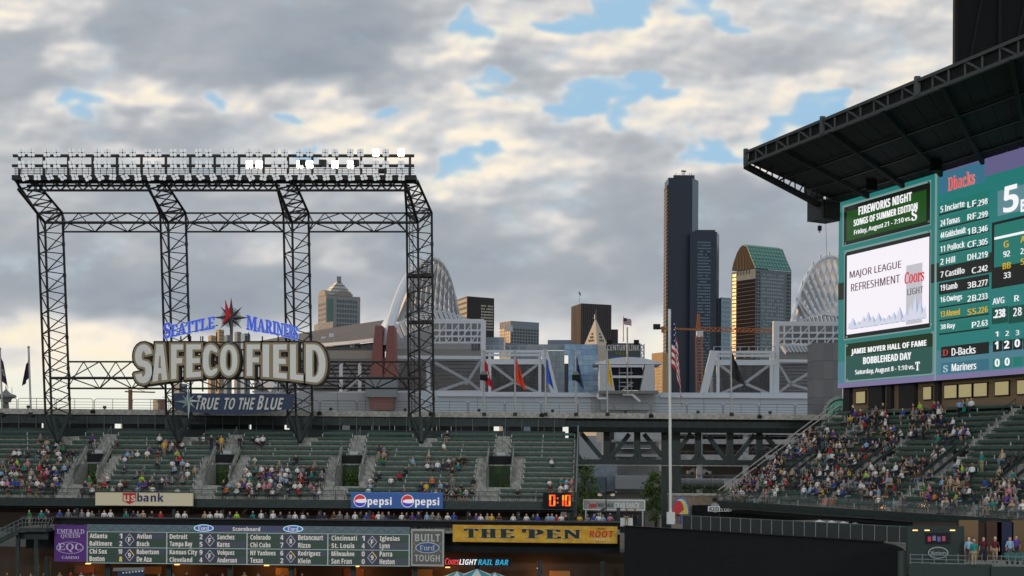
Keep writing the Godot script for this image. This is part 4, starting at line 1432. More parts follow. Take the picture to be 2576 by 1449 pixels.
func flags() -> void:
	var list := [
		[1217, 886, col(206, 32, 48), col(226, 200, 200), "red", 96, 17], [1295, 886, col(224, 72, 44), col(186, 54, 36), "orange-red", 100, 18], [1372, 884, col(64, 100, 196), col(60, 92, 176), "bright blue", 92, 14],
		[1448, 884, col(30, 56, 92), col(120, 140, 150), "dark navy", 98, 13], [1527, 884, col(240, 192, 44), col(70, 60, 40), "yellow", 104, 10], [1839, 876, col(34, 34, 38), col(60, 60, 62), "black", 98, 24],
		[72, 876, col(52, 36, 66), col(120, 60, 70), "dark purple", 88, 18], [0, 880, col(60, 38, 56), col(190, 180, 180), "dark plum", 92, 15]]
	var k := 1
	for q in list:
		var foot := on_deck(q[0] + (6.0 if q[0] < 100 else 1.0), 1040)
		var z := -foot.z
		var top := at(q[0], q[1], z)
		var t := thing("flag_pole", "pale pole with a limp %s team flag on the upper walkway" % q[4], "flagpole", Vector3(foot.x, DL.y, foot.z), "team flags on the upper walkway")
		pole(t, "pole", foot, top, 0.11, galv)
		var ball := SphereMesh.new()
		ball.radius = 0.16
		ball.height = 0.32
		ball.radial_segments = 12
		ball.rings = 6
		part(t, "finial", ball, galv, Transform3D(Basis(), top + Vector3(0, 0.12, 0)))
		box(t, "foot_bracket", foot + Vector3(0, -0.1, 0.1), Vector3(0.45, 0.4, 0.4), steel_dark)
		var left: bool = q[0] == 72
		limp_flag(t, top + Vector3(0.1, -0.5, 0.05), 88.0 * z / F * 0.72, (q[6] * 1.5 if not left else -q[6] * 0.9) * z / F, 30.0 * z / F, q[2], q[3], k)
		if q[0] in [1217, 1448]:
			var c := at(q[0], 950, z) + Vector3(0, 0, 0.35)
			var sp := thing("pole_speaker", "black box loudspeaker fixed to the pole of the %s flag" % q[4], "speaker", c - Vector3(0, 0.5, 0))
			box(sp, "cabinet", c, Vector3(0.85, 0.65, 0.5), black_panel)
			var cap := Shape.new()
			cap.quad(c + Vector3(-0.42, 0.33, 0.25), c + Vector3(0.42, 0.33, 0.25), c + Vector3(0.2, 0.75, 0), c + Vector3(-0.2, 0.75, 0), Vector3(0, 0, 1))
			cap.tri(c + Vector3(-0.42, 0.33, 0.25), c + Vector3(-0.2, 0.75, 0), c + Vector3(-0.42, 0.33, -0.25), Vector3(-1, 0, 0))
			cap.tri(c + Vector3(0.42, 0.33, 0.25), c + Vector3(0.2, 0.75, 0), c + Vector3(0.42, 0.33, -0.25), Vector3(1, 0, 0))
			part(sp, "hood", cap.mesh(), grey_rail)
		k += 1
	# tall pole with the national flag in front of the truss
	var z := 146.0
	var foot := at(1687, 1318, z)
	var top := at(1684, 778, z)
	var t := thing("flag_pole", "tall white pole flying a limp striped national flag", "flagpole", foot)
	pole(t, "pole", foot, top, 0.16, mat("white pole", col(226, 224, 218), 0.4))
	box(t, "pole_base", foot + Vector3(0, 0.6, 0), Vector3(0.8, 1.2, 0.8), white_paint)
	var nx := 24
	var g := []
	var rows := 26
	for j in rows + 1:
		var row := []
		for i in nx + 1:
			var s := float(i) / nx
			var tt := float(j) / rows
			var x := 0.2 + 1.15 * pow(s, 0.5) * (0.6 + 0.4 * tt) + 0.09 * sin(s * 13.0)
			row.append(top + Vector3(x, -1.0 - tt * 4.9 - s * 4.2, 0.3 + 0.20 * sin(s * 15.0 + tt * 2.0)))
		g.append(row)
	var shapes := [Shape.new(), Shape.new(), Shape.new(), Shape.new()]
	for j in rows:
		for i in nx:
			var id := (j / 2) % 2
			if i < 10 and j < 14: id = 2
			var out := Vector3(0, 0, 1)
			if id == 2 and i % 2 == 1 and j % 3 == 1:
				var p: Vector3 = ((g[j][i] as Vector3) + (g[j + 1][i + 1] as Vector3)) * 0.5 + Vector3(0, 0, 0.03)
				shapes[3].block(p, Vector3(0.05, 0, 0), Vector3(0, 0.06, 0), Vector3(0, 0, 0.01))
			shapes[id].quad(g[j][i], g[j][i + 1], g[j + 1][i + 1], g[j + 1][i], out)
	for q in [[0, "red_stripes", col(196, 34, 50)], [1, "white_stripes", col(230, 226, 222)], [2, "canton", col(38, 42, 82)], [3, "stars", col(216, 214, 212)]]:
		part(t, q[1], shapes[q[0]].mesh(), mat("flag " + q[1], q[2], 0.85))

# ---------------------------------------------------------------- banners and boards
func panel(root: Node3D, called: String, a: Vector3, b: Vector3, h: float, depth: float, m: Material) -> MeshInstance3D:
	# a board whose top edge runs from a to b
	return box(root, called, (a + b) * 0.5 - Vector3.UP * h * 0.5 - facing(b - a).z * depth * 0.5, Vector3(a.distance_to(b), h, depth), m, facing(b - a))

class Board:
	var o: Vector3
	var x: Vector3
	var n: Vector3
	var w: float
	var h: float
	func p(fx: float, fy: float, out := 0.0) -> Vector3:
		return o + x * (w * fx) - Vector3.UP * (h * fy) + n * out

func board(a: Vector3, b: Vector3, h: float) -> Board:
	var r := Board.new()
	b.y = a.y
	r.o = a
	r.x = (b - a).normalized()
	r.n = r.x.cross(Vector3.UP).normalized()
	r.w = a.distance_to(b)
	r.h = h
	return r

func plate(root: Node3D, called: String, b: Board, x0: float, y0: float, x1: float, y1: float, out: float, m: Material, depth := 0.05) -> MeshInstance3D:
	return box(root, called, b.p((x0 + x1) * 0.5, (y0 + y1) * 0.5, out - depth * 0.5), Vector3(b.w * absf(x1 - x0), b.h * absf(y1 - y0), depth), m, Basis(b.x, Vector3.UP, b.n))

func words(root: Node3D, s: String, b: Board, x0: float, y0: float, x1: float, y1: float, out: float, m: Material, font: Font, shear := 0.0) -> void:
	text(root, s, b.p(x0, y1, out), b.w * (x1 - x0), b.h * (y1 - y0), b.x, Vector3.UP, m, font, 0.03, shear)

func disc(root: Node3D, called: String, b: Board, cx: float, cy: float, rx: float, ry: float, out: float, m: Material, a0 := 0.0, a1 := TAU, r0 := 0.0) -> MeshInstance3D:
	var s := Shape.new()
	var c := b.p(cx, cy, out)
	var n := 28
	for i in n:
		var p := lerpf(a0, a1, float(i) / n)
		var q := lerpf(a0, a1, float(i + 1) / n)
		var e := b.x * rx * cos(p) + Vector3.UP * ry * sin(p)
		var f := b.x * rx * cos(q) + Vector3.UP * ry * sin(q)
		s.quad(c + e * r0, c + f * r0, c + f, c + e, b.n)
		s.quad(c + e, c + f, c + f - b.n * 0.03, c + e - b.n * 0.03, e)
	return part(root, called, s.mesh(), m)

func left_banners() -> void:
	var zf := 149.6
	# cream bank banner
	var b := board(at(240, 1237, zf), at(485, 1238.5, zf - 0.6), 1.42)
	var t := thing("advert_panel", "cream advertising panel with red shield and navy word", "banner", b.p(0.5, 1))
	plate(t, "panel_board", b, 0, 0, 1, 1, 0.0, mat("cream panel", col(226, 212, 178), 0.6), 0.3)
	plate(t, "panel_frame", b, -0.003, -0.06, 1.003, 0.03, 0.05, steel_green, 0.2)
	var shield := Shape.new()
	slab(shield, PackedVector2Array([Vector2(0, 0), Vector2(1.42, 0), Vector2(1.42, -0.82), Vector2(0.71, -1.16), Vector2(0, -0.82)]), PackedVector2Array(), b.p(0.283, 0.07), b.x, Vector3.UP, b.n, 0.0, 0.06)
	part(t, "shield", shield.mesh(), mat("shield red", col(196, 36, 52), 0.6))
	words(t, "us", b, 0.294, 0.24, 0.418, 0.68, 0.07, mat("cream panel"), sans_bold)
	words(t, "bank", b, 0.432, 0.07, 0.703, 0.70, 0.03, mat("bank navy", col(40, 52, 104), 0.6), sans_bold)
	# blue soft-drink banner
	b = board(at(883, 1238, 148.3), at(1114, 1238.8, 147.9), 1.66)
	t = thing("advert_panel", "bright blue advertising panel with two round red white and blue emblems", "banner", b.p(0.5, 1))
	plate(t, "panel_board", b, 0, 0.06, 1, 1, 0.0, glow("drinks blue", col(24, 84, 160), 0.55), 0.35)
	plate(t, "panel_frame", b, 0, 0, 1, 0.05, 0.06, glow("drinks frame blue", col(46, 112, 186), 0.5), 0.3)
	var white := glow("lit white", col(236, 232, 236), 0.75)
	for k in 2:
		var x := 0.099 + k * 0.518
		disc(t, "emblem_rim", b, x, 0.53, 0.66, 0.66, 0.02, white)
		disc(t, "emblem_red", b, x, 0.53, 0.6, 0.6, 0.03, glow("emblem red", col(206, 30, 44), 0.7), deg_to_rad(25), deg_to_rad(205))
		disc(t, "emblem_blue", b, x, 0.53, 0.6, 0.6, 0.03, glow("emblem blue", col(44, 48, 190), 0.7), deg_to_rad(205), deg_to_rad(350))
		disc(t, "emblem_wave", b, x + 0.012, 0.55, 0.6, 0.2, 0.05, white, 0.35, 0.35 + TAU)
		words(t, "pepsi", b, x + 0.084, 0.30, x + 0.345, 0.94, 0.03, white, sans_bold)
	# countdown clock
	b = board(at(1366, 1240, 147.2), at(1437, 1240, 147.1), 1.5)
	t = thing("countdown_clock", "black countdown clock with glowing orange figures below the bleachers", "clock", b.p(0.5, 1))
	plate(t, "clock_case", b, 0, 0, 1, 1, 0.0, black_panel, 0.5)
	var seg := glow("orange segment", Color(1.0, 0.30, 0.03), 1.3)
	var seg_y := glow("yellow segment", Color(1.0, 0.55, 0.06), 1.3)
	for q in [[0.22, 0.44, "012345"], [0.68, 0.73, "45"], [0.78, 0.98, "012345"]]:
		var x0: float = q[0]
		var x1: float = q[1]
		for s in q[2]:
			match s:
				"0": plate(t, "segment", b, x0, 0.12, x1, 0.21, 0.03, seg)
				"1": plate(t, "segment", b, x1 - 0.07, 0.15, x1, 0.5, 0.03, seg)
				"2": plate(t, "segment", b, x1 - 0.07, 0.52, x1, 0.88, 0.03, seg_y)
				"3": plate(t, "segment", b, x0, 0.82, x1, 0.9, 0.035, seg)
				"4": plate(t, "segment", b, x0, 0.52, x0 + 0.07, 0.88, 0.03, seg)
				"5": plate(t, "segment", b, x0, 0.15, x0 + 0.07, 0.5, 0.03, seg_y)
	for y in [0.36, 0.66]: disc(t, "colon_dot", b, 0.52, y, 0.09, 0.09, 0.03, seg)
	# small red lit sign in the concourse
	b = board(at(1250, 1271, 152), at(1284, 1271, 152), 0.55)
	t = thing("lit_sign", "small glowing red sign hanging in the dark concourse", "sign", b.p(0.5, 1))
	plate(t, "sign_box", b, 0, 0, 1, 1, 0, glow("red sign box", col(186, 20, 20), 0.8), 0.15)
	words(t, "ROOT", b, 0.18, 0.24, 0.86, 0.8, 0.02, glow("red sign ink", col(255, 200, 150), 1.0), sans_bold)
	beam(t, "hanger", b.p(0.2, 0, -0.05), b.p(0.2, -1.2, -0.05), 0.03, 0.03, steel_dark)
	beam(t, "hanger", b.p(0.8, 0, -0.05), b.p(0.8, -1.2, -0.05), 0.03, 0.03, steel_dark)

	# out-of-town scoreboard
	var z0 := 145.4
	var z1 := 143.4
	b = board(at(219, 1319, z0), at(1031, 1326, z1), 97.0 * 146.0 / F)
	t = thing("line_scoreboard", "wide LED line scoreboard listing city names and scores", "scoreboard", b.p(0.5, 1))
	plate(t, "board_case", b, 0, 0, 1, 1, 0.0, mat("board case", col(60, 80, 76), 0.6), 0.4)
	plate(t, "board_header", b, 0.0, 0.0, 1.0, 0.165, 0.02, glow("header grey", col(108, 132, 146), 0.32))
	var wht := glow("board white", col(226, 220, 214), 0.62)
	var grn := glow("board green", col(62, 92, 78), 0.30)
	var grn2 := glow("board slate", col(84, 92, 108), 0.30)
	var line := glow("board line", col(182, 204, 204), 0.5)
	for i in 28:
		var x := 0.003 + i * 0.0357
		if x > 0.325 and x < 0.66: continue
		beam(t, "truss_line", b.p(x, 0.15, 0.03), b.p(x + 0.0178, 0.02, 0.03), 0.02, 0.05, grn)
		beam(t, "truss_line", b.p(x + 0.0178, 0.02, 0.03), b.p(x + 0.0357, 0.15, 0.03), 0.02, 0.05, grn)
	plate(t, "title_bar", b, 0.345, 0.0, 0.635, 0.15, 0.03, glow("title bar", col(74, 78, 120), 0.4))
	words(t, "Scoreboard", b, 0.455, 0.03, 0.54, 0.135, 0.04, wht, sans_bold)
	for x in [0.365, 0.642]:
		disc(t, "oval_rim", b, x, 0.07, 1.02, 0.36, 0.05, glow("oval rim", col(190, 226, 236), 0.9))
		disc(t, "oval_badge", b, x, 0.07, 0.92, 0.29, 0.06, glow("oval blue", col(44, 92, 170), 0.8))
		words(t, "Ford", b, x - 0.017, 0.02, x + 0.017, 0.12, 0.07, wht, serif_bold)
	var data := [
		["Atlanta", "1", "F", "Avilan", "Baltimore", "2", "", "Brach", "Chi Sox", "10", "9", "Robertson", "Boston", "8", "", "De Aza"],
		["Detroit", "2", "F", "Sanchez", "Tampa Bay", "5", "", "Karns", "Kansas City", "9", "F", "Volquez", "Cleveland", "4", "", "Anderson"],
		["Colorado", "4", "8", "Betancourt", "Chi Cubs", "7", "", "Rizzo", "NY Yankees", "6", "9", "Rodriguez", "Texas", "2", "", "Klein"],
		["Cincinnati", "1", "F", "Iglesias", "St. Louis", "4", "", "Lynn", "Milwaukee", "0", "9", "Parra", "San Fran", "0", "", "Heston"]]
	var ys := [0.205, 0.40, 0.605, 0.80]
	for gidx in 4:
		var x := gidx * 0.2505
		for r in 4:
			var y: float = ys[r]
			var c: Array = data[gidx].slice(r * 4, r * 4 + 4)
			var nm: String = c[0]
			plate(t, "name_cell", b, x + 0.006, y, x + 0.094, y + 0.17, 0.02, grn)
			plate(t, "score_cell", b, x + 0.096, y, x + 0.113, y + 0.17, 0.02, grn2)
			plate(t, "player_cell", b, x + 0.154, y, x + 0.244, y + 0.17, 0.02, grn2 if (r + gidx) % 2 == 0 else grn)
			var down := 0.035 if ("p" in nm or "y" in nm) else 0.0
			words(t, nm, b, x + 0.009, y + 0.02, x + 0.009 + 0.0078 * nm.length(), y + 0.15 + down, 0.03, wht, sans_bold)
			words(t, c[1], b, x + 0.099 + (0.0 if c[1].length() > 1 else 0.003), y + 0.025, x + 0.111, y + 0.15, 0.03, glow("board yellow", col(220, 206, 70), 0.7) if c[1] == "8" else wht, sans_bold)
			var pl: String = c[3]
			words(t, pl, b, x + 0.157, y + 0.02, x + 0.157 + 0.0076 * pl.length(), y + 0.15 + (0.035 if ("y" in pl or "g" in pl or "q" in pl) else 0.0), 0.03, wht, sans_bold)
			plate(t, "bullet", b, x + 0.001, y + 0.07, x + 0.004, y + 0.10, 0.03, glow("bullet red", col(190, 90, 70), 0.6))
			if r % 2 == 0:
				var cx := x + 0.134
				var cy := y + 0.18
				plate(t, "diamond_cell", b, x + 0.116, y, x + 0.151, y + 0.365, 0.02, glow("board violet", col(76, 66, 100), 0.32))
				for e in [[0, -1, 1, 0], [1, 0, 0, 1], [0, 1, -1, 0], [-1, 0, 0, -1]]:
					var hot: bool = (r == 2 and gidx != 1 and e[1] == -1)
					beam(t, "diamond_edge", b.p(cx + e[0] * 0.014, cy + e[1] * 0.15, 0.04), b.p(cx + e[2] * 0.014, cy + e[3] * 0.15, 0.04), 0.03, 0.06, glow("diamond gold", col(232, 190, 60), 0.8) if hot else line)
				words(t, c[2], b, cx - 0.004, cy - 0.06, cx + 0.004, cy + 0.06, 0.05, wht, sans_bold)
	for y in [0.18, 0.585, 0.985]: plate(t, "rule", b, 0.0, y, 1.0, y + 0.015, 0.035, line)
	for k in 5: plate(t, "rule", b, maxf(0.0, k * 0.2495 - 0.001), 0.18, minf(1.0, k * 0.2495 + 0.002), 1.0, 0.04, line)
	# purple casino panel
	b = board(at(137, 1321, 145.6), at(219, 1321.6, 145.4), 91.0 * 146.0 / F)
	t = thing("advert_panel", "purple advertising panel with white oval and capital letters", "sign", b.p(0.5, 1))
	plate(t, "panel_board", b, 0, 0, 1, 1, 0.0, mat("purple panel", col(96, 44, 132), 0.6), 0.35)
	var lil := mat("lilac ink", col(214, 196, 224), 0.6)
	words(t, "EMERALD", b, 0.08, 0.11, 0.92, 0.23, 0.02, lil, serif_bold)
	words(t, "QUEEN", b, 0.2, 0.25, 0.8, 0.37, 0.02, lil, serif_bold)
	disc(t, "oval_ring", b, 0.48, 0.62, 1.42, 0.6, 0.02, lil, 0.0, TAU, 0.93)
	words(t, "EQC", b, 0.12, 0.50, 0.84, 0.745, 0.03, lil, serif_bold)
	words(t, "CASINO", b, 0.24, 0.85, 0.76, 0.925, 0.02, lil, serif_bold)
	# grey panel beside it
	b = board(at(1034, 1331, 143.4), at(1117, 1331, 143.2), 92.0 * 145.0 / F)
	t = thing("advert_panel", "silver framed square panel with blue oval between two block words", "sign", b.p(0.5, 1))
	plate(t, "panel_board", b, 0, 0, 1, 1, 0.0, mat("silver panel", col(176, 176, 170), 0.6), 0.35)
	plate(t, "panel_inset", b, 0.05, 0.05, 0.95, 0.95, 0.02, mat("grey inset", col(104, 102, 96), 0.7))
	for e in [[0.08, 0.36, 0.3, 0.62], [0.08, 0.62, 0.3, 0.36], [0.7, 0.36, 0.92, 0.62], [0.7, 0.62, 0.92, 0.36]]:
		beam(t, "panel_cross", b.p(e[0], e[1], 0.03), b.p(e[2], e[3], 0.03), 0.03, 0.12, mat("grey cross", col(136, 134, 128), 0.7))
	words(t, "BUILT", b, 0.12, 0.13, 0.88, 0.33, 0.04, mat("pale ink", col(196, 194, 188), 0.6), sans_bold)
	words(t, "TOUGH", b, 0.12, 0.69, 0.88, 0.87, 0.04, mat("pale ink"), sans_bold)
	disc(t, "oval_rim", b, 0.5, 0.5, 1.22, 0.56, 0.05, mat("pale ink"))
	disc(t, "oval_badge", b, 0.5, 0.5, 1.12, 0.47, 0.06, mat("badge blue", col(44, 84, 142), 0.4))
	words(t, "Ford", b, 0.27, 0.43, 0.73, 0.57, 0.08, mat("pale ink"), serif_bold)
	# yellow banner
	b = board(at(1139, 1320, 143.2), at(1553, 1331, 141.6), 42.6 * 144.0 / F)
	t = thing("fabric_banner", "golden yellow fabric banner with heavy dark slab letters", "banner", b.p(0.5, 1))
	plate(t, "cloth_panel", b, 0, 0, 1, 1, 0.0, grained("golden cloth", col(222, 176, 66), col(204, 146, 44), 6.0, 0.8), 0.06)
	var ink := mat("banner dark ink", col(28, 44, 46), 0.7)
	var halo := mat("banner halo", col(236, 222, 176), 0.7)
	for q in [["T", 0.074, 0.152], ["H", 0.172, 0.268], ["E", 0.288, 0.372], ["'", 0.426, 0.446], ["P", 0.456, 0.55], ["E", 0.568, 0.656], ["N", 0.676, 0.778]]:
		var s0: float = 0.22 if q[0] != "'" else 0.20
		var s1: float = 0.74 if q[0] != "'" else 0.42
		for o in [[-0.003, -0.03], [0.003, -0.03], [-0.003, 0.03], [0.003, 0.03]]:
			words(t, q[0], b, q[1] + o[0], s0 + o[1], q[2] + o[0], s1 + o[1], 0.012, halo, serif_bold)
		for o in [-0.005, 0.0, 0.005]: words(t, q[0], b, q[1] + o, s0, q[2] + o, s1, 0.03 + o, ink, serif_bold)
	words(t, "ROOT", b, 0.832, 0.26, 0.972, 0.64, 0.03, mat("banner red", col(204, 44, 44), 0.7), sans_bold, 0.12)
	words(t, "SPORTS", b, 0.858, 0.70, 0.955, 0.84, 0.03, halo, sans_bold)
	words(t, "PRESENTED", b, 0.878, 0.10, 0.93, 0.19, 0.03, mat("banner ochre", col(150, 96, 40), 0.7), sans_bold)
	# lit bar sign below
	b = board(at(1119, 1405, 143.6), at(1283, 1408, 143.2), 0.6)
	t = thing("lit_sign", "glowing red white and blue bar lettering under the yellow banner", "sign", b.p(0.5, 1))
	plate(t, "sign_backing", b, -0.01, -0.15, 1.01, 1.15, -0.04, black_panel, 0.1)
	words(t, "Coors", b, 0.0, -0.1, 0.21, 1.0, 0.02, glow("neon red", col(230, 60, 60), 1.1), serif_bold, 0.15)
	words(t, "LIGHT", b, 0.22, 0.1, 0.48, 1.0, 0.02, glow("neon white", col(240, 240, 240), 1.0), sans_bold, 0.2)
	words(t, "RAIL BAR", b, 0.51, 0.1, 0.97, 1.0, 0.02, glow("neon cyan", col(40, 160, 200), 1.0), sans_bold, 0.2)
	# small roof-top kiosk with stars at the foot of the scoreboard
	var kiosk := thing("bullpen_hut", "small grey and navy hut roof with pale stars below the scoreboard", "hut", at(320, 1449, 138))
	box(kiosk, "hut_body", at(330, 1452, 138) , Vector3(2.5, 1.5, 2.0), mat("hut navy", col(44, 54, 88), 0.7), Basis(Vector3.UP, 0.25))
	box(kiosk, "hut_roof", at(324, 1432, 138), Vector3(2.9, 0.14, 2.4), mat("hut grey", col(120, 122, 124), 0.7), Basis(Vector3.UP, 0.25))
	for i in 7: box(kiosk, "star", at(310 + i * 8.0, 1441 - i * 0.7, 136.6), Vector3(0.14, 0.14, 0.04), white_paint, Basis(Vector3.UP, 0.25))

func concourse() -> void:
	# standing terrace above the scoreboard, its counter, floor and back wall
	var zf := 147.0
	var a := at(55, 1299, zf)
	var b := at(1560, 1316, 143.5)
	b.y = a.y
	var d := (b - a).normalized()
	var back := Vector3(d.z, 0, -d.x)
	var B := Basis(d, Vector3.UP, -back)
	var len := a.distance_to(b)
	var up := Vector3.UP
	var root := thing("standing_terrace", "dark standing terrace with counter above the line scoreboard", "terrace", a)
	box(root, "counter", a + d * (len * 0.5) + up * -0.07, Vector3(len, 0.14, 0.7), mat("counter", col(52, 56, 60), 0.5), B)
	box(root, "counter_front", a + d * (len * 0.5) + up * -0.45 + back * 0.1, Vector3(len, 0.62, 0.1), black_panel, B)
	box(root, "terrace_floor", a + d * (len * 0.5) + up * -1.2 + back * 3.0, Vector3(len, 0.25, 7.0), concrete, B)
	box(root, "edge_girder", a + d * (len * 0.5) + up * -2.2 + back * 1.2, Vector3(len, 2.3, 0.3), black_panel, B)
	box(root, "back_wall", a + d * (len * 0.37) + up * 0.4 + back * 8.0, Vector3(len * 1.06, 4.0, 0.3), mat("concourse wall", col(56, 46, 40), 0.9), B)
	for i in 12:
		beam(root, "column", a + d * (4.0 + i * 5.2) + back * 5.0 + up * -1.1, a + d * (4.0 + i * 5.2) + back * 5.0 + up * 1.2, 0.35, 0.35, steel_green)
	for i in 9:
		beam(root, "raking_brace", a + d * (9.0 + i * 6.2) + back * 6.4 + up * 0.2, a + d * (10.2 + i * 6.2) + back * 4.4 + up * 1.15, 0.18, 0.18, grey_rail)
	for i in 5:
		var l := thing("concourse_lamp", "small warm lamp under the bleachers behind the standing fans", "lamp", a + d * (12.0 + i * 9.7) + back * 5 + up * 0.9, "warm lamps in the concourse")
		var c: Vector3 = a + d * (12.0 + i * 9.7) + back * 5 + up * 1.0
		box(l, "shade", c + up * 0.1, Vector3(0.7, 0.1, 0.4), steel_dark, B)
		box(l, "bulb", c, Vector3(0.6, 0.08, 0.3), glow("warm lamp bulb", Color(1.0, 0.62, 0.28), 2.5), B)
		var o := OmniLight3D.new()
		o.name = "concourse_lamp_glow"
		o.light_color = Color(1.0, 0.68, 0.36)
		o.light_energy = 1.2
		o.light_size = 0.2
		o.omni_range = 14
		o.shadow_enabled = true
		add_child(o, true)
		o.position = c - up * 0.2
	# standing fans at the counter
	var spots := [[120, 0], [150, 0], [172, 0], [188, 0], [206, 0], [222, 1], [232, 0], [252, 0], [262, 1], [278, 1], [318, 0], [336, 0], [349, 0], [361, 0], [385, 0], [404, 0], [447, 1], [464, 1], [515, 0], [528, 1], [545, 1], [555, 1], [577, 0], [596, 0], [638, 2], [657, 1], [668, 0],
		[687, 1], [707, 0], [728, 0], [742, 1], [762, 1], [774, 0], [803, 0], [817, 0], [842, 0], [855, 0], [873, 0], [893, 1], [906, 0], [921, 0], [941, 0], [952, 1], [962, 0], [978, 0], [992, 0], [1011, 1], [1022, 0], [1037, 0], [1053, 0], [1074, 3], [1087, 0], [1102, 0], [1125, 1],
		[1142, 0], [1182, 0], [1198, 4], [1210, 1], [1226, 0], [1237, 5], [1256, 0], [1291, 1], [1305, 0], [1324, 1], [1342, 0], [1352, 6], [1379, 3], [1390, 3], [1400, 0], [1412, 1], [1424, 0], [1446, 0], [1458, 5], [1478, 0], [1494, 0], [1506, 1], [1516, 3], [1534, 0]]
	for q in spots:
		var n := back
		var p := hit(a + back * 0.62, n, q[0], 1310)
		p.y = a.y - 1.08
		var look := looks()
		if look.top[0] == "white" and q[1] == 0: look.top = named(tops, ["black", "grey", "navy"][rng.randi() % 3])  # darker tops stand in for the shade under the stand
		match q[1]:
			1: look.top = named(tops, "white")
			2: look.top = named(tops, "teal")
			3: look.top = named(tops, "light blue")
			4: look.top = named(tops, "purple")
			5: look.top = named(tops, "yellow")
			6: look.top = named(tops, "blue")
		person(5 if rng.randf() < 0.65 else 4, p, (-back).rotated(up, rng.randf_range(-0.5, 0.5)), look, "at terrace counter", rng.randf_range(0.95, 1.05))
	# dark level below the boards
	var low := thing("lower_concourse", "dark brown lower concourse under the scoreboard", "concourse", a + up * -9)
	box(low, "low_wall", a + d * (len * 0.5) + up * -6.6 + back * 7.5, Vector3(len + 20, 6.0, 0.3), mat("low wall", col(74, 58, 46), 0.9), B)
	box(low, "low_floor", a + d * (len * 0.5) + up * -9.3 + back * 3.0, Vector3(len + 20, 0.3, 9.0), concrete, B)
	for i in 10:
		beam(low, "low_column", a + d * (2.0 + i * 6.4) + up * -9.2 + back * 2.0, a + d * (2.0 + i * 6.4) + up * -4.2 + back * 2.0, 0.5, 0.5, steel_green)
	for i in 8:
		box(low, "menu_board", a + d * (4.0 + i * 7.3) + up * -6.0 + back * 7.2, Vector3(2.2, 0.8, 0.1), mat("menu board", col(168, 118, 62), 0.7) if i % 2 else mat("menu board dark", col(98, 54, 40), 0.7), B)
	for u in [18, 50, 78, 110, 150, 178, 205, 235, 400, 436, 470, 520, 560, 615, 650, 710, 760]:
		var p := at(u, 1446 + rng.randf_range(-4, 8), 149.0)
		p.y = a.y - 9.15 + 3.2
		p = hit(a + back * 3.4, back, u, 1444)
		p.y -= 1.62
		var pl := box(low, "step_block", p - up * 0.3, Vector3(0.8, 0.6, 0.8), concrete, B)
		person(4, p, -back, looks(), "in dark lower concourse", rng.randf_range(0.95, 1.05))
	for i in 6:
		var c: Vector3 = a + d * (5.0 + i * 9.6) + back * 5.5 + up * -5.2
		var l := thing("bar_lamp", "warm pendant lamp hanging in the dark lower concourse", "lamp", c, "pendant lamps in the lower concourse")
		box(l, "shade", c + up * 0.12, Vector3(0.6, 0.12, 0.6), steel_dark, B)
		box(l, "bulb", c, Vector3(0.45, 0.1, 0.45), glow("pendant bulb", Color(1.0, 0.7, 0.38), 3.0), B)
		beam(l, "cord", c + up * 0.15, c + up * 1.6, 0.03, 0.03, steel_dark)
		var o := OmniLight3D.new()
		o.name = "bar_lamp_glow"
		o.light_color = Color(1.0, 0.7, 0.4)
		o.light_energy = 2.5
		o.light_size = 0.2
		o.omni_range = 14
		o.shadow_enabled = true
		add_child(o, true)
		o.position = c - up * 0.2
	# parasols of the bar
	for q in [[1150, 1437], [1200, 1431], [1245, 1440]]:
		parasol(at(q[0], q[1], 142.0), 1.6, "teal and white striped parasol in front of the bar lettering", "bar parasols", mat("parasol teal", col(70, 150, 160), 0.8), mat("parasol white", col(206, 216, 216), 0.8))

func parasol(top: Vector3, r: float, label: String, group: String, m1: Material, m2: Material) -> void:
	var t := thing("parasol", label, "parasol", top - Vector3(0, 2.6, 0), group)
	for i in 10:
		var s := Shape.new()
		var a := TAU * i / 10.0
		var b := TAU * (i + 1) / 10.0
		s.tri(top, top + Vector3(cos(a) * r, -0.6, sin(a) * r), top + Vector3(cos(b) * r, -0.6, sin(b) * r), Vector3(cos(a), 1, sin(a)))
		s.quad(top + Vector3(cos(a) * r, -0.6, sin(a) * r), top + Vector3(cos(b) * r, -0.6, sin(b) * r), top + Vector3(cos(b) * r, -0.78, sin(b) * r), top + Vector3(cos(a) * r, -0.78, sin(a) * r), Vector3(cos(a), 0, sin(a)))
		part(t, "canopy_panel", s.mesh(), m1 if i % 2 else m2)
	pole(t, "pole", top, top - Vector3(0, 2.6, 0), 0.04, galv)

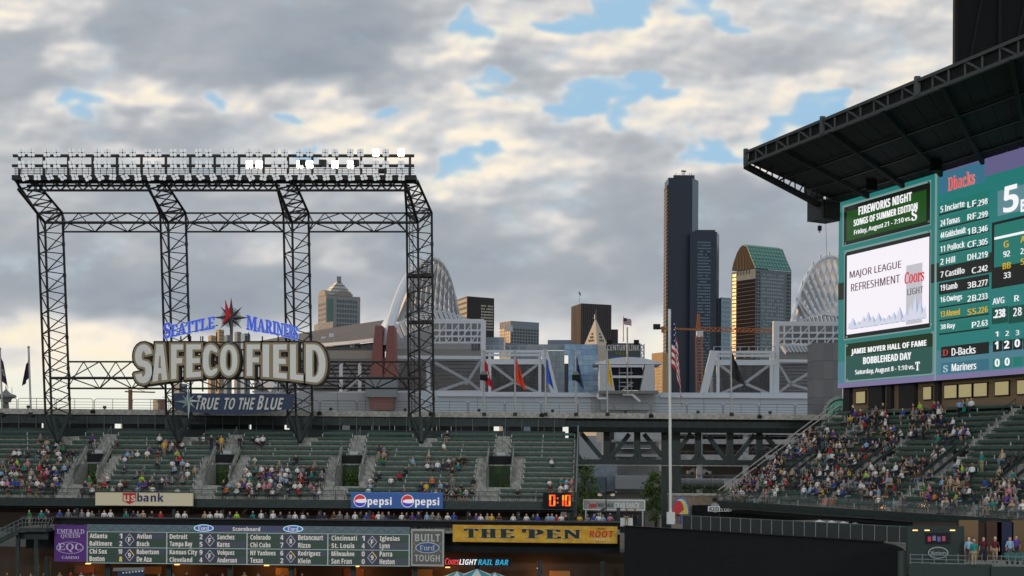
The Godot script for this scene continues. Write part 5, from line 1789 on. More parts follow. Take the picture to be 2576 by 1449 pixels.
func left_stairs() -> void:
	var z := 144.0
	var t := thing("steel_stair", "dark green steel stair and landing left of the purple panel", "stairs", at(60, 1449, z))
	var up := Vector3.UP
	box(t, "landing", at(60, 1332, z), Vector3(5.2, 0.35, 2.0), steel_green)
	box(t, "landing_beam", at(84, 1348, z + 0.6), Vector3(3.0, 0.7, 0.3), steel_green)
	beam(t, "stringer", at(46, 1338, z - 0.9), at(-40, 1380, z - 0.9), 0.25, 0.5, steel_green)
	beam(t, "stringer", at(46, 1338, z + 0.9), at(-40, 1380, z + 0.9), 0.25, 0.5, steel_green)
	for i in 9:
		var p := at(46, 1334, z).lerp(at(-40, 1376, z), i / 9.0)
		box(t, "stair_tread", p, Vector3(0.4, 0.06, 1.7), concrete)
	beam(t, "column", at(46, 1340, z), at(44, 1460, z), 0.34, 0.34, steel_green)
	beam(t, "column", at(92, 1350, z + 1), at(92, 1460, z + 1), 0.4, 0.4, steel_green)
	for h in [14.0, 24.0]:
		beam(t, "stair_rail", at(56, 1328 - h, z - 1.0), at(-40, 1374 - h, z - 1.0), 0.05, 0.06, grey_rail)
		beam(t, "landing_rail", at(56, 1328 - h, z - 1.0), at(124, 1328 - h, z - 1.0), 0.05, 0.06, grey_rail)
	for i in 10: beam(t, "rail_post", at(56 + i * 7.5, 1329, z - 1.0), at(56 + i * 8.8, 1304, z - 1.0), 0.05, 0.05, grey_rail)
	for i in 8: beam(t, "rail_post", at(46 - i * 11, 1334 + i * 5.2, z - 1.0), at(46 - i * 11, 1308 + i * 5.2, z - 1.0), 0.05, 0.05, grey_rail)
	var deck := at(74, 1329, z)
	var look := {"top": named(tops, "green"), "bottom": named(bottoms, "khaki trousers"), "hair": named(hairs, "dark hair"), "skin": ["s", 206, 158, 128, 1]}
	person(4, Vector3(deck.x, deck.y + 0.02, deck.z), Vector3(-0.6, 0, 0.8), look, "on steel stair landing", 1.05)
	deck = at(104, 1329, z)
	person(4, Vector3(deck.x, deck.y + 0.02, deck.z), Vector3(0.2, 0, 0.8), {"top": named(tops, "teal"), "bottom": named(bottoms, "black trousers"), "hair": named(hairs, "dark hair"), "skin": ["s", 206, 158, 128, 1]}, "on steel stair landing", 1.03)
	deck = at(122, 1329, z)
	person(4, Vector3(deck.x, deck.y + 0.02, deck.z), Vector3(0.2, 0, 0.8), {"top": named(tops, "black"), "bottom": named(bottoms, "black trousers"), "hair": named(hairs, "dark hair"), "skin": ["s", 206, 158, 128, 1]}, "on steel stair landing", 1.0)
# ---------------------------------------------------------------- video board, canopy, roof
var VB: Board

func z8(x: float, y: float) -> Vector2:          # close-up of the board -> (u, v)
	return Vector2(2083.5 + x * 0.44649, 347.25 + y * 0.44649)

func vb(x: float, y: float, out := 0.0) -> Vector3:
	var q := z8(x, y)
	return hit(VB.o + VB.n * out, VB.n, q.x, q.y)

func vtext(t: Node3D, s: String, x0: float, y0: float, x1: float, y1: float, h: float, m: Material, font: Font, shear := 0.0) -> void:
	var a := vb(x0, y0, 0.12)
	var b := vb(x1, y1, 0.12)
	var c := vb(x0, y0 - h, 0.12)
	a.y = (a.y + b.y) * 0.5 if absf(a.y - b.y) < 0.6 else a.y
	text(t, s, a, (b - a).dot(VB.x), c.y - vb(x0, y0, 0.12).y, VB.x, Vector3.UP, m, font, 0.04, shear)

func vplate(t: Node3D, called: String, x0: float, y0: float, x1: float, y1: float, out: float, m: Material) -> MeshInstance3D:
	# left edge from (x0, y0) down to y1, right edge found on the same level
	var a := vb(x0, y0, out)
	var c := vb(x0, y1, out)
	var b := vb(x1, y0, out)
	var w := (b - a).dot(VB.x)
	return box(t, called, a + VB.x * (w * 0.5) + Vector3.UP * ((c.y - a.y) * 0.5) - VB.n * 0.03, Vector3(w, a.y - c.y, 0.06), m, Basis(VB.x, Vector3.UP, VB.n))

func video_board() -> void:
	var zl := 155.0
	var o := at(2111, 506, zl)
	var h := o.y - at(2117, 977, zl).y
	var x := Vector3(0.334, 0, 0.9426).normalized()
	VB = board(o, o + x * 62.0, h)
	var t := thing("video_board", "giant teal video scoreboard with player list and advert panels", "video board", VB.p(0.0, 1))
	plate(t, "board_case", VB, 0, 0, 1, 1, 0.0, mat("vb case", col(40, 48, 50), 0.6), 1.2)
	plate(t, "screen", VB, 0.0, 0.0, 1.0, 1.0, 0.03, glow("screen teal", col(42, 126, 122), 0.85), 0.04)
	plate(t, "screen_band", VB, 0.0, 0.975, 1.0, 1.0, 0.05, glow("screen lilac", col(150, 138, 186), 0.62), 0.03)
	plate(t, "screen_band", VB, 0.0, 0.86, 1.0, 0.975, 0.045, glow("screen pale teal", col(92, 150, 168), 0.62), 0.03)
	plate(t, "screen_band", VB, 0.30, 0.0, 1.0, 0.09, 0.045, glow("screen violet", col(126, 120, 168), 0.6), 0.03)
	plate(t, "screen_band", VB, 0.0, 0.44, 1.0, 0.53, 0.045, glow("screen dark", col(40, 52, 46), 0.5), 0.03)
	var dark := glow("screen black", col(34, 38, 34), 0.5)
	var green := glow("screen green", col(36, 90, 32), 0.7)
	var teal := glow("screen row", col(36, 122, 112), 0.85)
	var white := glow("screen white", col(240, 240, 242), 1.05)
	var gold := glow("screen gold", col(232, 186, 30), 0.85)
	var red := glow("screen red", col(222, 60, 66), 0.85)
	var plum := glow("screen plum", col(112, 78, 92), 0.7)
	var lit := glow("screen advert", col(244, 238, 246), 1.0)
	var border := glow("screen border", col(150, 186, 180), 0.6)
	# left column
	vplate(t, "border_panel", 82, 382, 577, 612, 0.07, border)
	vplate(t, "frame_panel", 88, 392, 574, 606, 0.08, dark)
	vplate(t, "message_panel", 104, 418, 552, 582, 0.10, green)
	vtext(t, "FIREWORKS NIGHT", 172, 434, 470, 352, 45, white, sans_bold)
	vtext(t, "SONGS OF SUMMER EDITION", 145, 492, 503, 408, 36, white, sans_bold)
	vtext(t, "Friday, August 21 - 7:10 vs.", 147, 550, 465, 475, 34, white, sans)
	vtext(t, "S", 470, 468, 500, 462, 62, white, serif_bold)
	vplate(t, "border_panel", 90, 636, 578, 1140, 0.07, border)
	vplate(t, "frame_panel", 94, 646, 575, 1132, 0.08, dark)
	vplate(t, "advert_screen", 106, 664, 568, 1108, 0.10, lit)
	vtext(t, "MAJOR LEAGUE", 122, 802, 412, 735, 46, plum, sans)
	vtext(t, "REFRESHMENT", 130, 866, 405, 812, 42, plum, sans)
	# can and mountains on the advert
	vplate(t, "can", 440, 720, 530, 1052, 0.11, glow("screen can", col(206, 204, 212), 0.85))
	vtext(t, "Coors", 430, 822, 539, 806, 66, red, serif_bold, 0.1)
	vtext(t, "LIGHT", 447, 886, 535, 872, 36, glow("screen grey ink", col(110, 112, 120), 0.7), sans)
	var peaks := [[118, 0, 1040], [140, 0, 1012], [172, 0, 1030], [200, 0, 1004], [226, 0, 975], [252, 0, 1000], [285, 0, 982], [312, 0, 1010], [342, 0, 992], [370, 0, 978], [404, 0, 948], [440, 0, 980], [468, 0, 930], [492, 0, 880], [520, 0, 915], [548, 0, 942]]
	for i in peaks.size():
		for k in 2:
			var s := Shape.new()
			var q: Array = peaks[i]
			var top := vb(q[0], q[2], 0.115 + 0.002 * i)
			var base := vb(clampf(q[0] + (-30 if k == 0 else 32), 108, 556), 1078 - (q[0] - 110) * 0.15, 0.115 + 0.002 * i)
			var mid := vb(q[0] + 8, 1080 - (q[0] - 110) * 0.15, 0.115 + 0.002 * i)
			s.tri(top, base, mid, VB.n)
			part(t, "peak", s.mesh(), glow("peak pale", col(222, 224, 238), 0.88) if k == 0 else glow("peak blue", col(168, 190, 226), 0.85))
	vplate(t, "border_panel", 94, 1160, 592, 1376, 0.07, border)
	vplate(t, "message_panel", 100, 1166, 588, 1368, 0.08, glow("screen slate green", col(54, 104, 96), 0.6))
	vplate(t, "frame_panel", 100, 1160, 588, 1230, 0.09, glow("screen deep green", col(34, 64, 30), 0.5))
	vtext(t, "JAMIE MOYER HALL OF FAME", 130, 1230, 553, 1176, 38, white, sans_bold)
	vtext(t, "BOBBLEHEAD DAY", 198, 1276, 467, 1244, 38, white, sans_bold)
	vtext(t, "Saturday, August 8 - 1:10 vs.", 153, 1342, 485, 1308, 34, white, sans)
	vtext(t, "T", 492, 1310, 515, 1308, 48, white, serif_bold)
	# line-up column
	vplate(t, "column_rail", 602, 200, 612, 1365, 0.08, border)
	vplate(t, "team_panel", 624, 205, 880, 318, 0.08, glow("team blue", col(70, 130, 158), 0.7))
	vtext(t, "Dbacks", 676, 300, 826, 260, 78, glow("team edge", col(236, 150, 140), 0.8), serif_bold)
	vtext(t, "Dbacks", 680, 298, 822, 258, 72, red, serif_bold)
	var names := [["5", "Inciarte", "LF", ".298"], ["24", "Tomas", "RF", ".299"], ["44", "Goldschmidt", "1B", ".346"], ["11", "Pollock", "CF", ".305"], ["2", "Hill", "DH", ".219"], ["7", "Castillo", "C", ".242"], ["19", "Lamb", "3B", ".277"], ["16", "Owings", "2B", ".233"], ["13", "Ahmed", "SS", ".226"], ["38", "Ray", "P", "2.63"]]
	var ly := [415, 495, 567, 641, 714, 786, 862, 938, 1012, 1088]
	var ry := [378, 449, 530, 604, 676, 753, 834, 910, 985, 1060]
	for i in 10:
		var m := gold if i == 8 else white
		var q: Array = names[i]
		vplate(t, "row_strip", 624, ly[i] - 44, 903, ly[i] + 14, 0.08, dark if i in [5, 6] else teal)
		vplate(t, "row_rule", 624, ly[i] + 14, 903, ly[i] + 22, 0.09, dark)
		var nm: String = q[0] + " " + q[1]
		vtext(t, nm, 634, ly[i], minf(634 + 13.4 * nm.length(), 775), ly[i] - 2.4 * nm.length(), 34 if not ("p" in nm or "g" in nm) else 40, m, sans)
		vtext(t, q[2], 848 - 25.0 * q[2].length() - 12, ry[i] + 12, 834, ry[i] + 6, 33, m, sans)
		vtext(t, q[3], 840, ry[i] + 8, 898, ry[i] - 8, 33, m, sans)
	# right-hand part: big number, figures, line score
	vplate(t, "number_panel", 955, 300, 1300, 440, 0.07, glow("screen pale", col(112, 158, 168), 0.7))
	vtext(t, "5", 988, 424, 1072, 406, 148, white, sans_bold)
	vtext(t, "BATTING", 1086, 420, 1320, 360, 70, white, sans_bold)
	vplate(t, "stats_panel", 922, 478, 1330, 850, 0.07, dark)
	vplate(t, "stats_inner", 936, 490, 1330, 730, 0.08, teal)
	vplate(t, "stats_rule", 936, 560, 1330, 574, 0.09, white)
	for q in [["G", 990, 618, 1016, 36, gold], ["92", 988, 672, 1024, 32, white], ["BB", 985, 740, 1028, 34, gold], ["33", 990, 792, 1028, 32, white], ["A", 1085, 590, 1110, 36, gold], ["28", 1085, 655, 1125, 32, white], ["S", 1086, 715, 1106, 34, gold],
		["AVG", 928, 940, 992, 34, white], ["R", 1050, 922, 1076, 34, white], [".238", 932, 1018, 998, 46, white], ["28", 1044, 1006, 1090, 46, white],
		["1", 942, 1120, 958, 28, white], ["2", 1000, 1116, 1018, 28, white], ["3", 1058, 1112, 1076, 28, white]]:
		vtext(t, q[0], q[1], q[2], q[3], q[2] - (q[3] - q[1]) * 0.2, q[4], q[5], sans_bold if q[0] in [".238"] else sans)
	for q in [[922, 958, 1010, 1050], [1016, 950, 1130, 1046]]: vplate(t, "score_box", q[0], q[1], q[2], q[3], 0.075, glow("score box", col(30, 92, 80), 0.55))
	vplate(t, "team_row", 636, 1178, 904, 1240, 0.08, dark)
	vplate(t, "team_row", 636, 1268, 904, 1328, 0.08, glow("row blue", col(70, 130, 150), 0.62))
	vtext(t, "D-Backs", 697, 1226, 830, 1212, 42, white, sans)
	vtext(t, "Mariners", 697, 1316, 834, 1302, 42, white, sans)
	vtext(t, "D", 645, 1228, 676, 1224, 34, glow("screen rust", col(190, 80, 70), 0.7), serif_bold)
	vtext(t, "S", 648, 1322, 674, 1318, 40, glow("screen ice", col(170, 206, 214), 0.8), serif_bold)
	for r in 2:
		for k in 4:
			vplate(t, "inning_box", 928 + k * 57, 1146 + r * 100 - k * 6, 978 + k * 57, 1206 + r * 96 - k * 6, 0.08, dark if r == 0 else teal)
	for q in [["1", 940, 1192, 958], ["2", 992, 1188, 1020], ["0", 1052, 1180, 1080], ["0", 940, 1290, 966], ["0", 996, 1284, 1022]]:
		vtext(t, q[0], q[1], q[2], q[3], q[2] - 4, 44, white, sans_bold)
	# bolts along the frame
	for q in [[95, 398], [566, 250], [98, 596], [566, 470], [100, 650], [568, 522], [104, 1122], [580, 1050], [106, 1170], [586, 1096], [108, 1362], [588, 1324]]:
		var p := vb(q[0], q[1], 0.14)
		box(t, "bolt", p, Vector3(0.2, 0.2, 0.1), white_paint, Basis(VB.x, Vector3.UP, VB.n))

func canopy() -> void:
	var hh := EYE.y + 28.8
	var A := at_height(1876, 384, hh)
	var B := at_height(2576, 92, hh)
	var d := (B - A).normalized()
	var E := A + d * 78.0
	var n := Vector3(d.z, 0, -d.x)       # away to the back
	if n.z > 0: n = -n
	var up := Vector3.UP
	var bl := VB.p(0, 0) + up * 0.9
	bl.y = hh
	var t := thing("canopy_roof", "dark steel canopy roof projecting over the video board", "roof", VB.p(0.0, 0.0))
	var m := grained("roof steel", col(17, 18, 19), col(12, 13, 14), 5.0, 0.9)
	var grey := mat("roof edge steel", col(52, 55, 56), 0.6)
	# front edge truss
	var dep := 1.15
	beam(t, "edge_chord", A, E, 0.25, 0.25, grey)
	beam(t, "edge_chord", A - up * dep, E - up * dep, 0.25, 0.25, grey)
	for i in 40:
		var p := A + d * (i * 1.95)
		box(t, "fascia_sheet", p + d * 0.97 - up * (dep * 0.5) + n * 0.3, Vector3(1.93, dep - 0.1, 0.06), m, facing(d))
		beam(t, "edge_post", p, p - up * dep, 0.12, 0.12, grey if i % 7 else mat("roof post", col(66, 69, 70), 0.6))
		if i % 2 == 1: beam(t, "edge_brace", p, p + d * 1.95 - up * dep, 0.14, 0.14, grey)
		if i % 7 == 0:
			beam(t, "edge_post", p + up * 0.35, p - up * dep, 0.4, 0.4, grey)
	# deck: corrugated planks running back from the front edge to the board
	var bk := bl + VB.x * 62.0
	var under := -dep + 0.25
	for i in 36:
		var f0 := i / 36.0
		var f1 := (i + 1) / 36.0
		var s := Shape.new()
		var a0 := A.lerp(E, f0) + up * under + n * 0.25
		var a1 := A.lerp(E, f1 - 0.001) + up * under + n * 0.25
		var b0 := bl.lerp(bk, f0) + up * (under - 0.15)
		var b1 := bl.lerp(bk, f1 - 0.001) + up * (under - 0.15)
		s.quad(a0, a1, b1, b0, -up)
		s.quad(a0 + up * 0.3, a1 + up * 0.3, b1 + up * 0.3, b0 + up * 0.3, up)
		s.quad(a0, a0 + up * 0.3, b0 + up * 0.3, b0, -d)
		s.quad(a1, a1 + up * 0.3, b1 + up * 0.3, b1, d)
		part(t, "roof_deck", s.mesh(), m)
	# purlins and frames on the underside
	for f in [0.34, 0.62, 0.86]:
		beam(t, "purlin", A.lerp(bl, f) + up * (under - 0.3), E.lerp(bk, f) + up * (under - 0.3), 0.14, 0.16, mat("purlin steel", col(48, 50, 50), 0.6))
	for i in 10:
		beam(t, "rafter", A.lerp(E, i / 10.0 + 0.09) + up * (under - 0.25), bl.lerp(bk, i / 10.0 + 0.09) + up * (under - 0.4), 0.35, 0.5, m)
	# end truss at the left, lower chord with web members
	var low0 := A - up * (dep + 0.1)
	var low1 := bl + up * (under - 1.5)
	beam(t, "end_chord", low0, low1, 0.45, 0.5, m)
	beam(t, "end_post", A, low0 - up * 0.1, 0.35, 0.35, grey)
	for i in 8:
		var p0 := A.lerp(bl, (i + 0.5) / 8.5) + up * under
		var p1 := low0.lerp(low1, (i + 0.5) / 8.5)
		var p2 := low0.lerp(low1, (i + 1.2) / 8.5)
		beam(t, "web_post", p0 + d * 1.2, p1, 0.1, 0.1, m)
		beam(t, "web_brace", p0 + d * 1.5, p2, 0.14, 0.14, m)
	# beam along the top of the board
	var bt := VB.p(-0.02, 0.0) + up * 0.35 + VB.n * 0.4
	beam(t, "board_beam", bt, bt + VB.x * 64.0, 0.5, 0.75, mat("brown beam", col(78, 68, 58), 0.7))
	for q in [[0.30, 0.55], [0.14, 0.62]]:
		var p := A.lerp(bl, 0.8).lerp(E.lerp(bk, 0.8), q[0]) + up * (under - 0.7)
		box(t, "junction_box", p, Vector3(0.9, 1.0, 0.9), m)
	# loudspeakers and hoist at the corner
	var c := at(2047, 486, 152.0)
	var sp := thing("hanging_loudspeaker", "small dark loudspeaker hanging below the canopy corner", "speaker", c)
	box(sp, "cabinet", c, Vector3(1.5, 1.3, 1.4), steel_dark, Basis(up, 0.5))
	box(sp, "cap", c + up * 0.75, Vector3(1.2, 0.3, 1.2), steel_dark, Basis(up, 0.5))
	c = at(2072, 532, 151.0)
	sp = thing("hanging_loudspeaker", "large dark box loudspeaker beside the top corner of the video board", "speaker", c)
	box(sp, "cabinet", c, Vector3(2.6, 2.1, 2.2), mat("speaker case", col(58, 60, 62), 0.7), Basis(up, 0.55))
	box(sp, "grille", c + Basis(up, 0.55) * Vector3(0.1, -0.05, 1.15), Vector3(2.2, 1.8, 0.1), black_panel, Basis(up, 0.55))
	beam(sp, "arm", c + up * 0.6, bt + VB.x * 1.5, 0.4, 0.4, steel_dark)
	var hk := at(2062, 574, 150.5)
	var hoist := thing("hoist_hook", "small black hoist hook on a thin cable below the loudspeaker", "hook", hk)
	box(hoist, "block", hk, Vector3(0.38, 0.5, 0.3), steel_dark)
	beam(hoist, "cable", hk + up * 0.2, at(2062, 548, 150.5), 0.03, 0.03, steel_dark)
	beam(hoist, "hook_tip", hk - up * 0.25, hk - up * 0.48, 0.1, 0.1, steel_dark)
	var far := thing("hoist_cable", "long thin cable hanging in front of the second white arch", "cable", at(2080, 645, 152))
	beam(far, "cable", at(2077, 552, 152), at(2080, 648, 152), 0.03, 0.03, steel_dark)
	# the folded roof panel behind, a black wall against the sky
	var w := thing("roof_panel", "tall black edge of the parked retractable roof above the canopy", "roof", at(2381, 300, 190))
	var x0 := at(2381, 300, 190)
	for i in 9:
		box(w, "roof_bay", x0 + Vector3(2.9 + i * 5.7, 18.0, 2.4), Vector3(5.6, 60.0, 0.5), mat("roof black", col(16, 17, 19), 1.0))
		beam(w, "bay_rib", x0 + Vector3(0.2 + i * 5.7, -11.0, 3.2), x0 + Vector3(0.2 + i * 5.7, 47.0, 3.2), 0.4, 0.4, m)
		beam(w, "bay_brace", x0 + Vector3(0.4 + i * 5.7, -2.0, 3.2), x0 + Vector3(5.6 + i * 5.7, 26.0, 3.2), 0.3, 0.3, m)

func board_building() -> void:
	# sided building behind the top row, under the board
	var up := Vector3.UP
	var d := RD
	var o := Vector3(RO.x, EYE.y + 4.8, RO.z) + RN * 15.2
	var B := Basis(d, Vector3.UP, -RN)
	var t := thing("concession_building", "tan sided building with lit windows under the video board", "building", o)
	var siding := mat("tan siding", col(140, 116, 88), 0.8)
	for k in 11:
		box(t, "siding_board", o + d * 31 + up * (0.15 + k * 0.27) + RN * 0.5, Vector3(62, 0.26, 0.2 + 0.03 * (k % 2)), siding, B)
	var pane := glow("lit window pane", col(222, 206, 150), 0.45)
	for q in [[2.6, 1.6], [14.0, 1.2], [17.6, 1.8], [19.8, 1.8], [22.0, 1.8], [25.0, 1.8], [28.0, 1.8], [31.0, 1.8]]:
		box(t, "window_frame", o + d * q[0] + up * 1.75 + RN * 0.3, Vector3(q[1] + 0.2, 1.4, 0.12), steel_dark, B)
		box(t, "window_pane", o + d * q[0] + up * 1.75 + RN * 0.24, Vector3(q[1], 1.2, 0.06), pane, B)
	box(t, "base_wall", o + d * 31 + up * -0.6 + RN * 0.3, Vector3(62, 2.0, 0.3), mat("ledge tan", col(128, 112, 92), 0.9), B)
	for q in [[0.3, 1.2], [5.6, 2.4], [8.0, 0.7], [11.0, 2.6], [15.8, 0.6]]:
		box(t, "dark_bay", o + d * q[0] + up * 1.4 + RN * 0.2, Vector3(q[1], 2.9, 0.5), steel_dark, B)
	box(t, "top_ledge", o + d * 31 + up * 0.1 - RN * 0.4, Vector3(62, 0.3, 1.2), mat("ledge tan", col(128, 112, 92), 0.9), B)

# ---------------------------------------------------------------- dark hitter's backdrop, lower right
func backdrop_wall() -> void:
	var up := Vector3.UP
	var y := EYE.y - 6.6
	var a := at_height(1571, 1323, y)
	var b := at_height(2219, 1363, y)
	var d := (b - a).normalized()
	var B := facing(d)
	var len := a.distance_to(b)
	var t := thing("batters_eye_wall", "plain black wall behind centre field", "wall", a + up * -9)
	var s := Shape.new()
	var poly := PackedVector2Array([Vector2(0, -9), Vector2(0, 0), Vector2(len, 0)])
	for k in 8:
		var q := k / 7.0
		poly.append(Vector2(len + 0.9 * sin(q * PI / 2) + q * 1.2, -0.12 - 0.55 * q * q))
	poly.append(Vector2(len + 2.4, -0.7))
	poly.append(Vector2(len + 2.4, -9))
	slab(s, poly, PackedVector2Array(), a, d, up, B.z, -0.3, 0.0)
	part(t, "wall_face", s.mesh(), grained("matt black", col(19, 21, 27), col(14, 16, 20), 8.0, 0.95))
	beam(t, "wall_cap", a + up * 0.03, b + up * 0.03, 0.4, 0.06, steel_dark)
	pole(t, "corner_post", b + d * 2.2 + B.z * 0.3 + up * -0.6, b + d * 2.2 + B.z * 0.3 + up * -9, 0.35, mat("post grey", col(70, 78, 76), 0.6))
	# screen of grey panels along its top
	var f := thing("panel_fence", "row of dark grey wind-screen panels along the top of the black wall", "fence", a)
	var p0 := hit(a - B.z * 0.6, B.z, 1717, 1320)
	p0.y = y
	var flen := (b - p0).dot(d) + 2.5
	var n := 21
	for i in n:
		var c := p0 + d * ((i + 0.5) * flen / n)
		box(f, "fence_panel", c + up * 0.62 - Vector3.UP * 0.0, Vector3(flen / n - 0.06, 1.25, 0.05), mat("mesh panel", col(52, 55, 56), 0.9), B)
		beam(f, "fence_post", c - d * (flen / n * 0.5) + B.z * 0.06, c - d * (flen / n * 0.5) + up * 1.3 + B.z * 0.06, 0.07, 0.07, grey_rail)
	beam(f, "fence_rail", p0 + up * 1.27, p0 + d * flen + up * 1.27, 0.07, 0.07, grey_rail)
	# terrace behind the fence with its parasols
	var fl := thing("centre_terrace", "paved terrace behind the wind-screen panels", "terrace", p0)
	box(fl, "terrace_floor", p0 + d * 14 - B.z * 6.0 + up * -0.3, Vector3(28, 0.3, 11), concrete, B)
	box(fl, "terrace_back_wall", p0 + d * 24 - B.z * 10.5 + up * 0.9, Vector3(26, 3.6, 0.3), mat("terrace wall", col(52, 44, 38), 0.9), B)
	for i in 4:
		var p := at(2062 + i * 30.0, 1307 + i * 2.0, 126.0)
		parasol(p, 1.5, "white parasol behind the wind-screen panels", "white parasols on the centre terrace", mat("parasol white", col(206, 216, 216), 0.8), white_paint)
	var lamp := thing("lit_sign", "warm glowing bar lamp under the crowded stand", "lamp", at(2125, 1304, 134))
	box(lamp, "lamp_box", at(2122, 1300, 134), Vector3(1.8, 0.45, 0.2), glow("amber lamp", Color(1.0, 0.66, 0.3), 1.6), B)
	box(lamp, "lamp_back", at(2122, 1300, 134.2), Vector3(2.0, 0.7, 0.1), steel_dark, B)

func bullpen_corner() -> void:
	var up := Vector3.UP
	var z := 97.0
	var t := thing("dugout_building", "dark green building with oval emblem under the crowded stand", "building", at(2300, 1449, z))
	var wallm := mat("dugout green", col(30, 46, 42), 0.7)
	box(t, "green_wall", at(2352, 1384, z + 4), Vector3(4.0, 3.4, 0.4), wallm)
	box(t, "led_panel", at(2360, 1354, z + 3.7), Vector3(1.7, 0.75, 0.1), black_panel)
	for q in [[2338, 1356, 190, 40, 70], [2350, 1354, 120, 110, 140], [2362, 1356, 90, 80, 150], [2374, 1355, 170, 60, 90]]:
		box(t, "led_figure", at(q[0], q[1], z + 3.6), Vector3(0.22, 0.34, 0.06), glow("led %d" % q[0], col(q[2], q[3], q[4]), 0.6))
	var b := board(at(2334, 1376, z + 3.6), at(2386, 1376, z + 3.6), 0.8)
	disc(t, "oval_rim", b, 0.5, 0.5, 0.72, 0.42, 0.02, mat("emblem grey", col(150, 156, 156), 0.6))
	disc(t, "oval_badge", b, 0.5, 0.5, 0.64, 0.35, 0.04, mat("emblem dark", col(32, 40, 44), 0.6))
	words(t, "Mariners", b, 0.12, 0.36, 0.88, 0.66, 0.06, mat("emblem grey"), serif_bold)
	for q in [2302, 2332, 2396]: box(t, "strip_lamp", at(q, 1334, z + 3.8), Vector3(0.35, 0.08, 0.1), glow("strip lamp", Color(1.0, 0.8, 0.5), 1.8))
	box(t, "back_wall", at(2520, 1378, z + 8), Vector3(13, 3.6, 0.3), mat("bullpen wall", col(58, 44, 34), 0.9))
	for q in [[2436, 1360, 1.4, 3.0, 118, 92, 62], [2500, 1362, 1.1, 3.0, 70, 46, 32], [2528, 1358, 1.2, 2.6, 34, 40, 68], [2566, 1360, 1.2, 3.0, 110, 88, 62]]:
		box(t, "wall_panel", at(q[0], q[1], z + 7.6), Vector3(q[2], q[3], 0.15), mat("wall panel %d" % q[0], col(q[4], q[5], q[6]), 0.8))
	box(t, "floor", at(2510, 1425, z + 3.5), Vector3(9.4, 0.3, 8.0), concrete)
	box(t, "low_wall", at(2390, 1442, z - 0.4), Vector3(5.6, 1.2, 0.3), wallm)
	box(t, "low_wall", at(2540, 1448, z - 0.6), Vector3(2.6, 1.2, 0.3), wallm)
	for q in [[2290, 2470, 1395], [2484, 2590, 1398]]:
		for h in [0.0, 11.0, 20.0]:
			beam(t, "rail", at(q[0], q[2] + h, z), at(q[1], q[2] + h + 4, z), 0.05, 0.05, grey_rail)
		for i in 7: beam(t, "rail_post", at(lerpf(q[0], q[1], i / 6.0), q[2] - 2, z), at(lerpf(q[0], q[1], i / 6.0), q[2] + 28, z), 0.05, 0.06, grey_rail)
	for i in 5:
		var c := at(2534 + i * 13.0, 1405, z + 0.8)
		var ch := thing("folding_chair", "empty teal folding chair in the row behind the low rail", "chair", c, "teal chairs behind the low rail")
		var teal := mat("seat teal", col(34, 92, 86), 0.5)
		box(ch, "backrest", c + up * 0.2, Vector3(0.4, 0.42, 0.06), teal)
		box(ch, "seat_pan", c + Vector3(0, -0.05, 0.2), Vector3(0.4, 0.06, 0.36), teal)
		box(ch, "leg", c + Vector3(0, -0.25, 0.0), Vector3(0.06, 0.4, 0.3), steel_dark)
	var floor_y := at(2450, 1423, z).y
	for q in [[2450, 96.4, "teal", "khaki trousers", "white cap", 1.02], [2437, 100.0, "light blue", "dark jeans", "white cap", 0.98], [2474, 100.5, "maroon", "dark jeans", "grey hair", 0.98], [2503, 99.5, "maroon", "khaki trousers", "white cap", 1.03], [2540, 100.5, "light blue", "grey trousers", "brown hair", 1.0], [2556, 103.0, "purple", "dark jeans", "navy cap", 0.98]]:
		var p := at(q[0], 1423, q[1])
		p.y = floor_y
		person(4 if q[0] != 2503 else 6, p, Vector3(rng.randf_range(-0.7, 0.3), 0, 1), {"top": named(tops, q[2]), "bottom": named(bottoms, q[3]), "hair": named(hairs, q[4]), "skin": ["s", 168, 118, 88, 1] if q[0] == 2450 else ["s", 206, 158, 128, 1]}, "behind low rail", q[5])

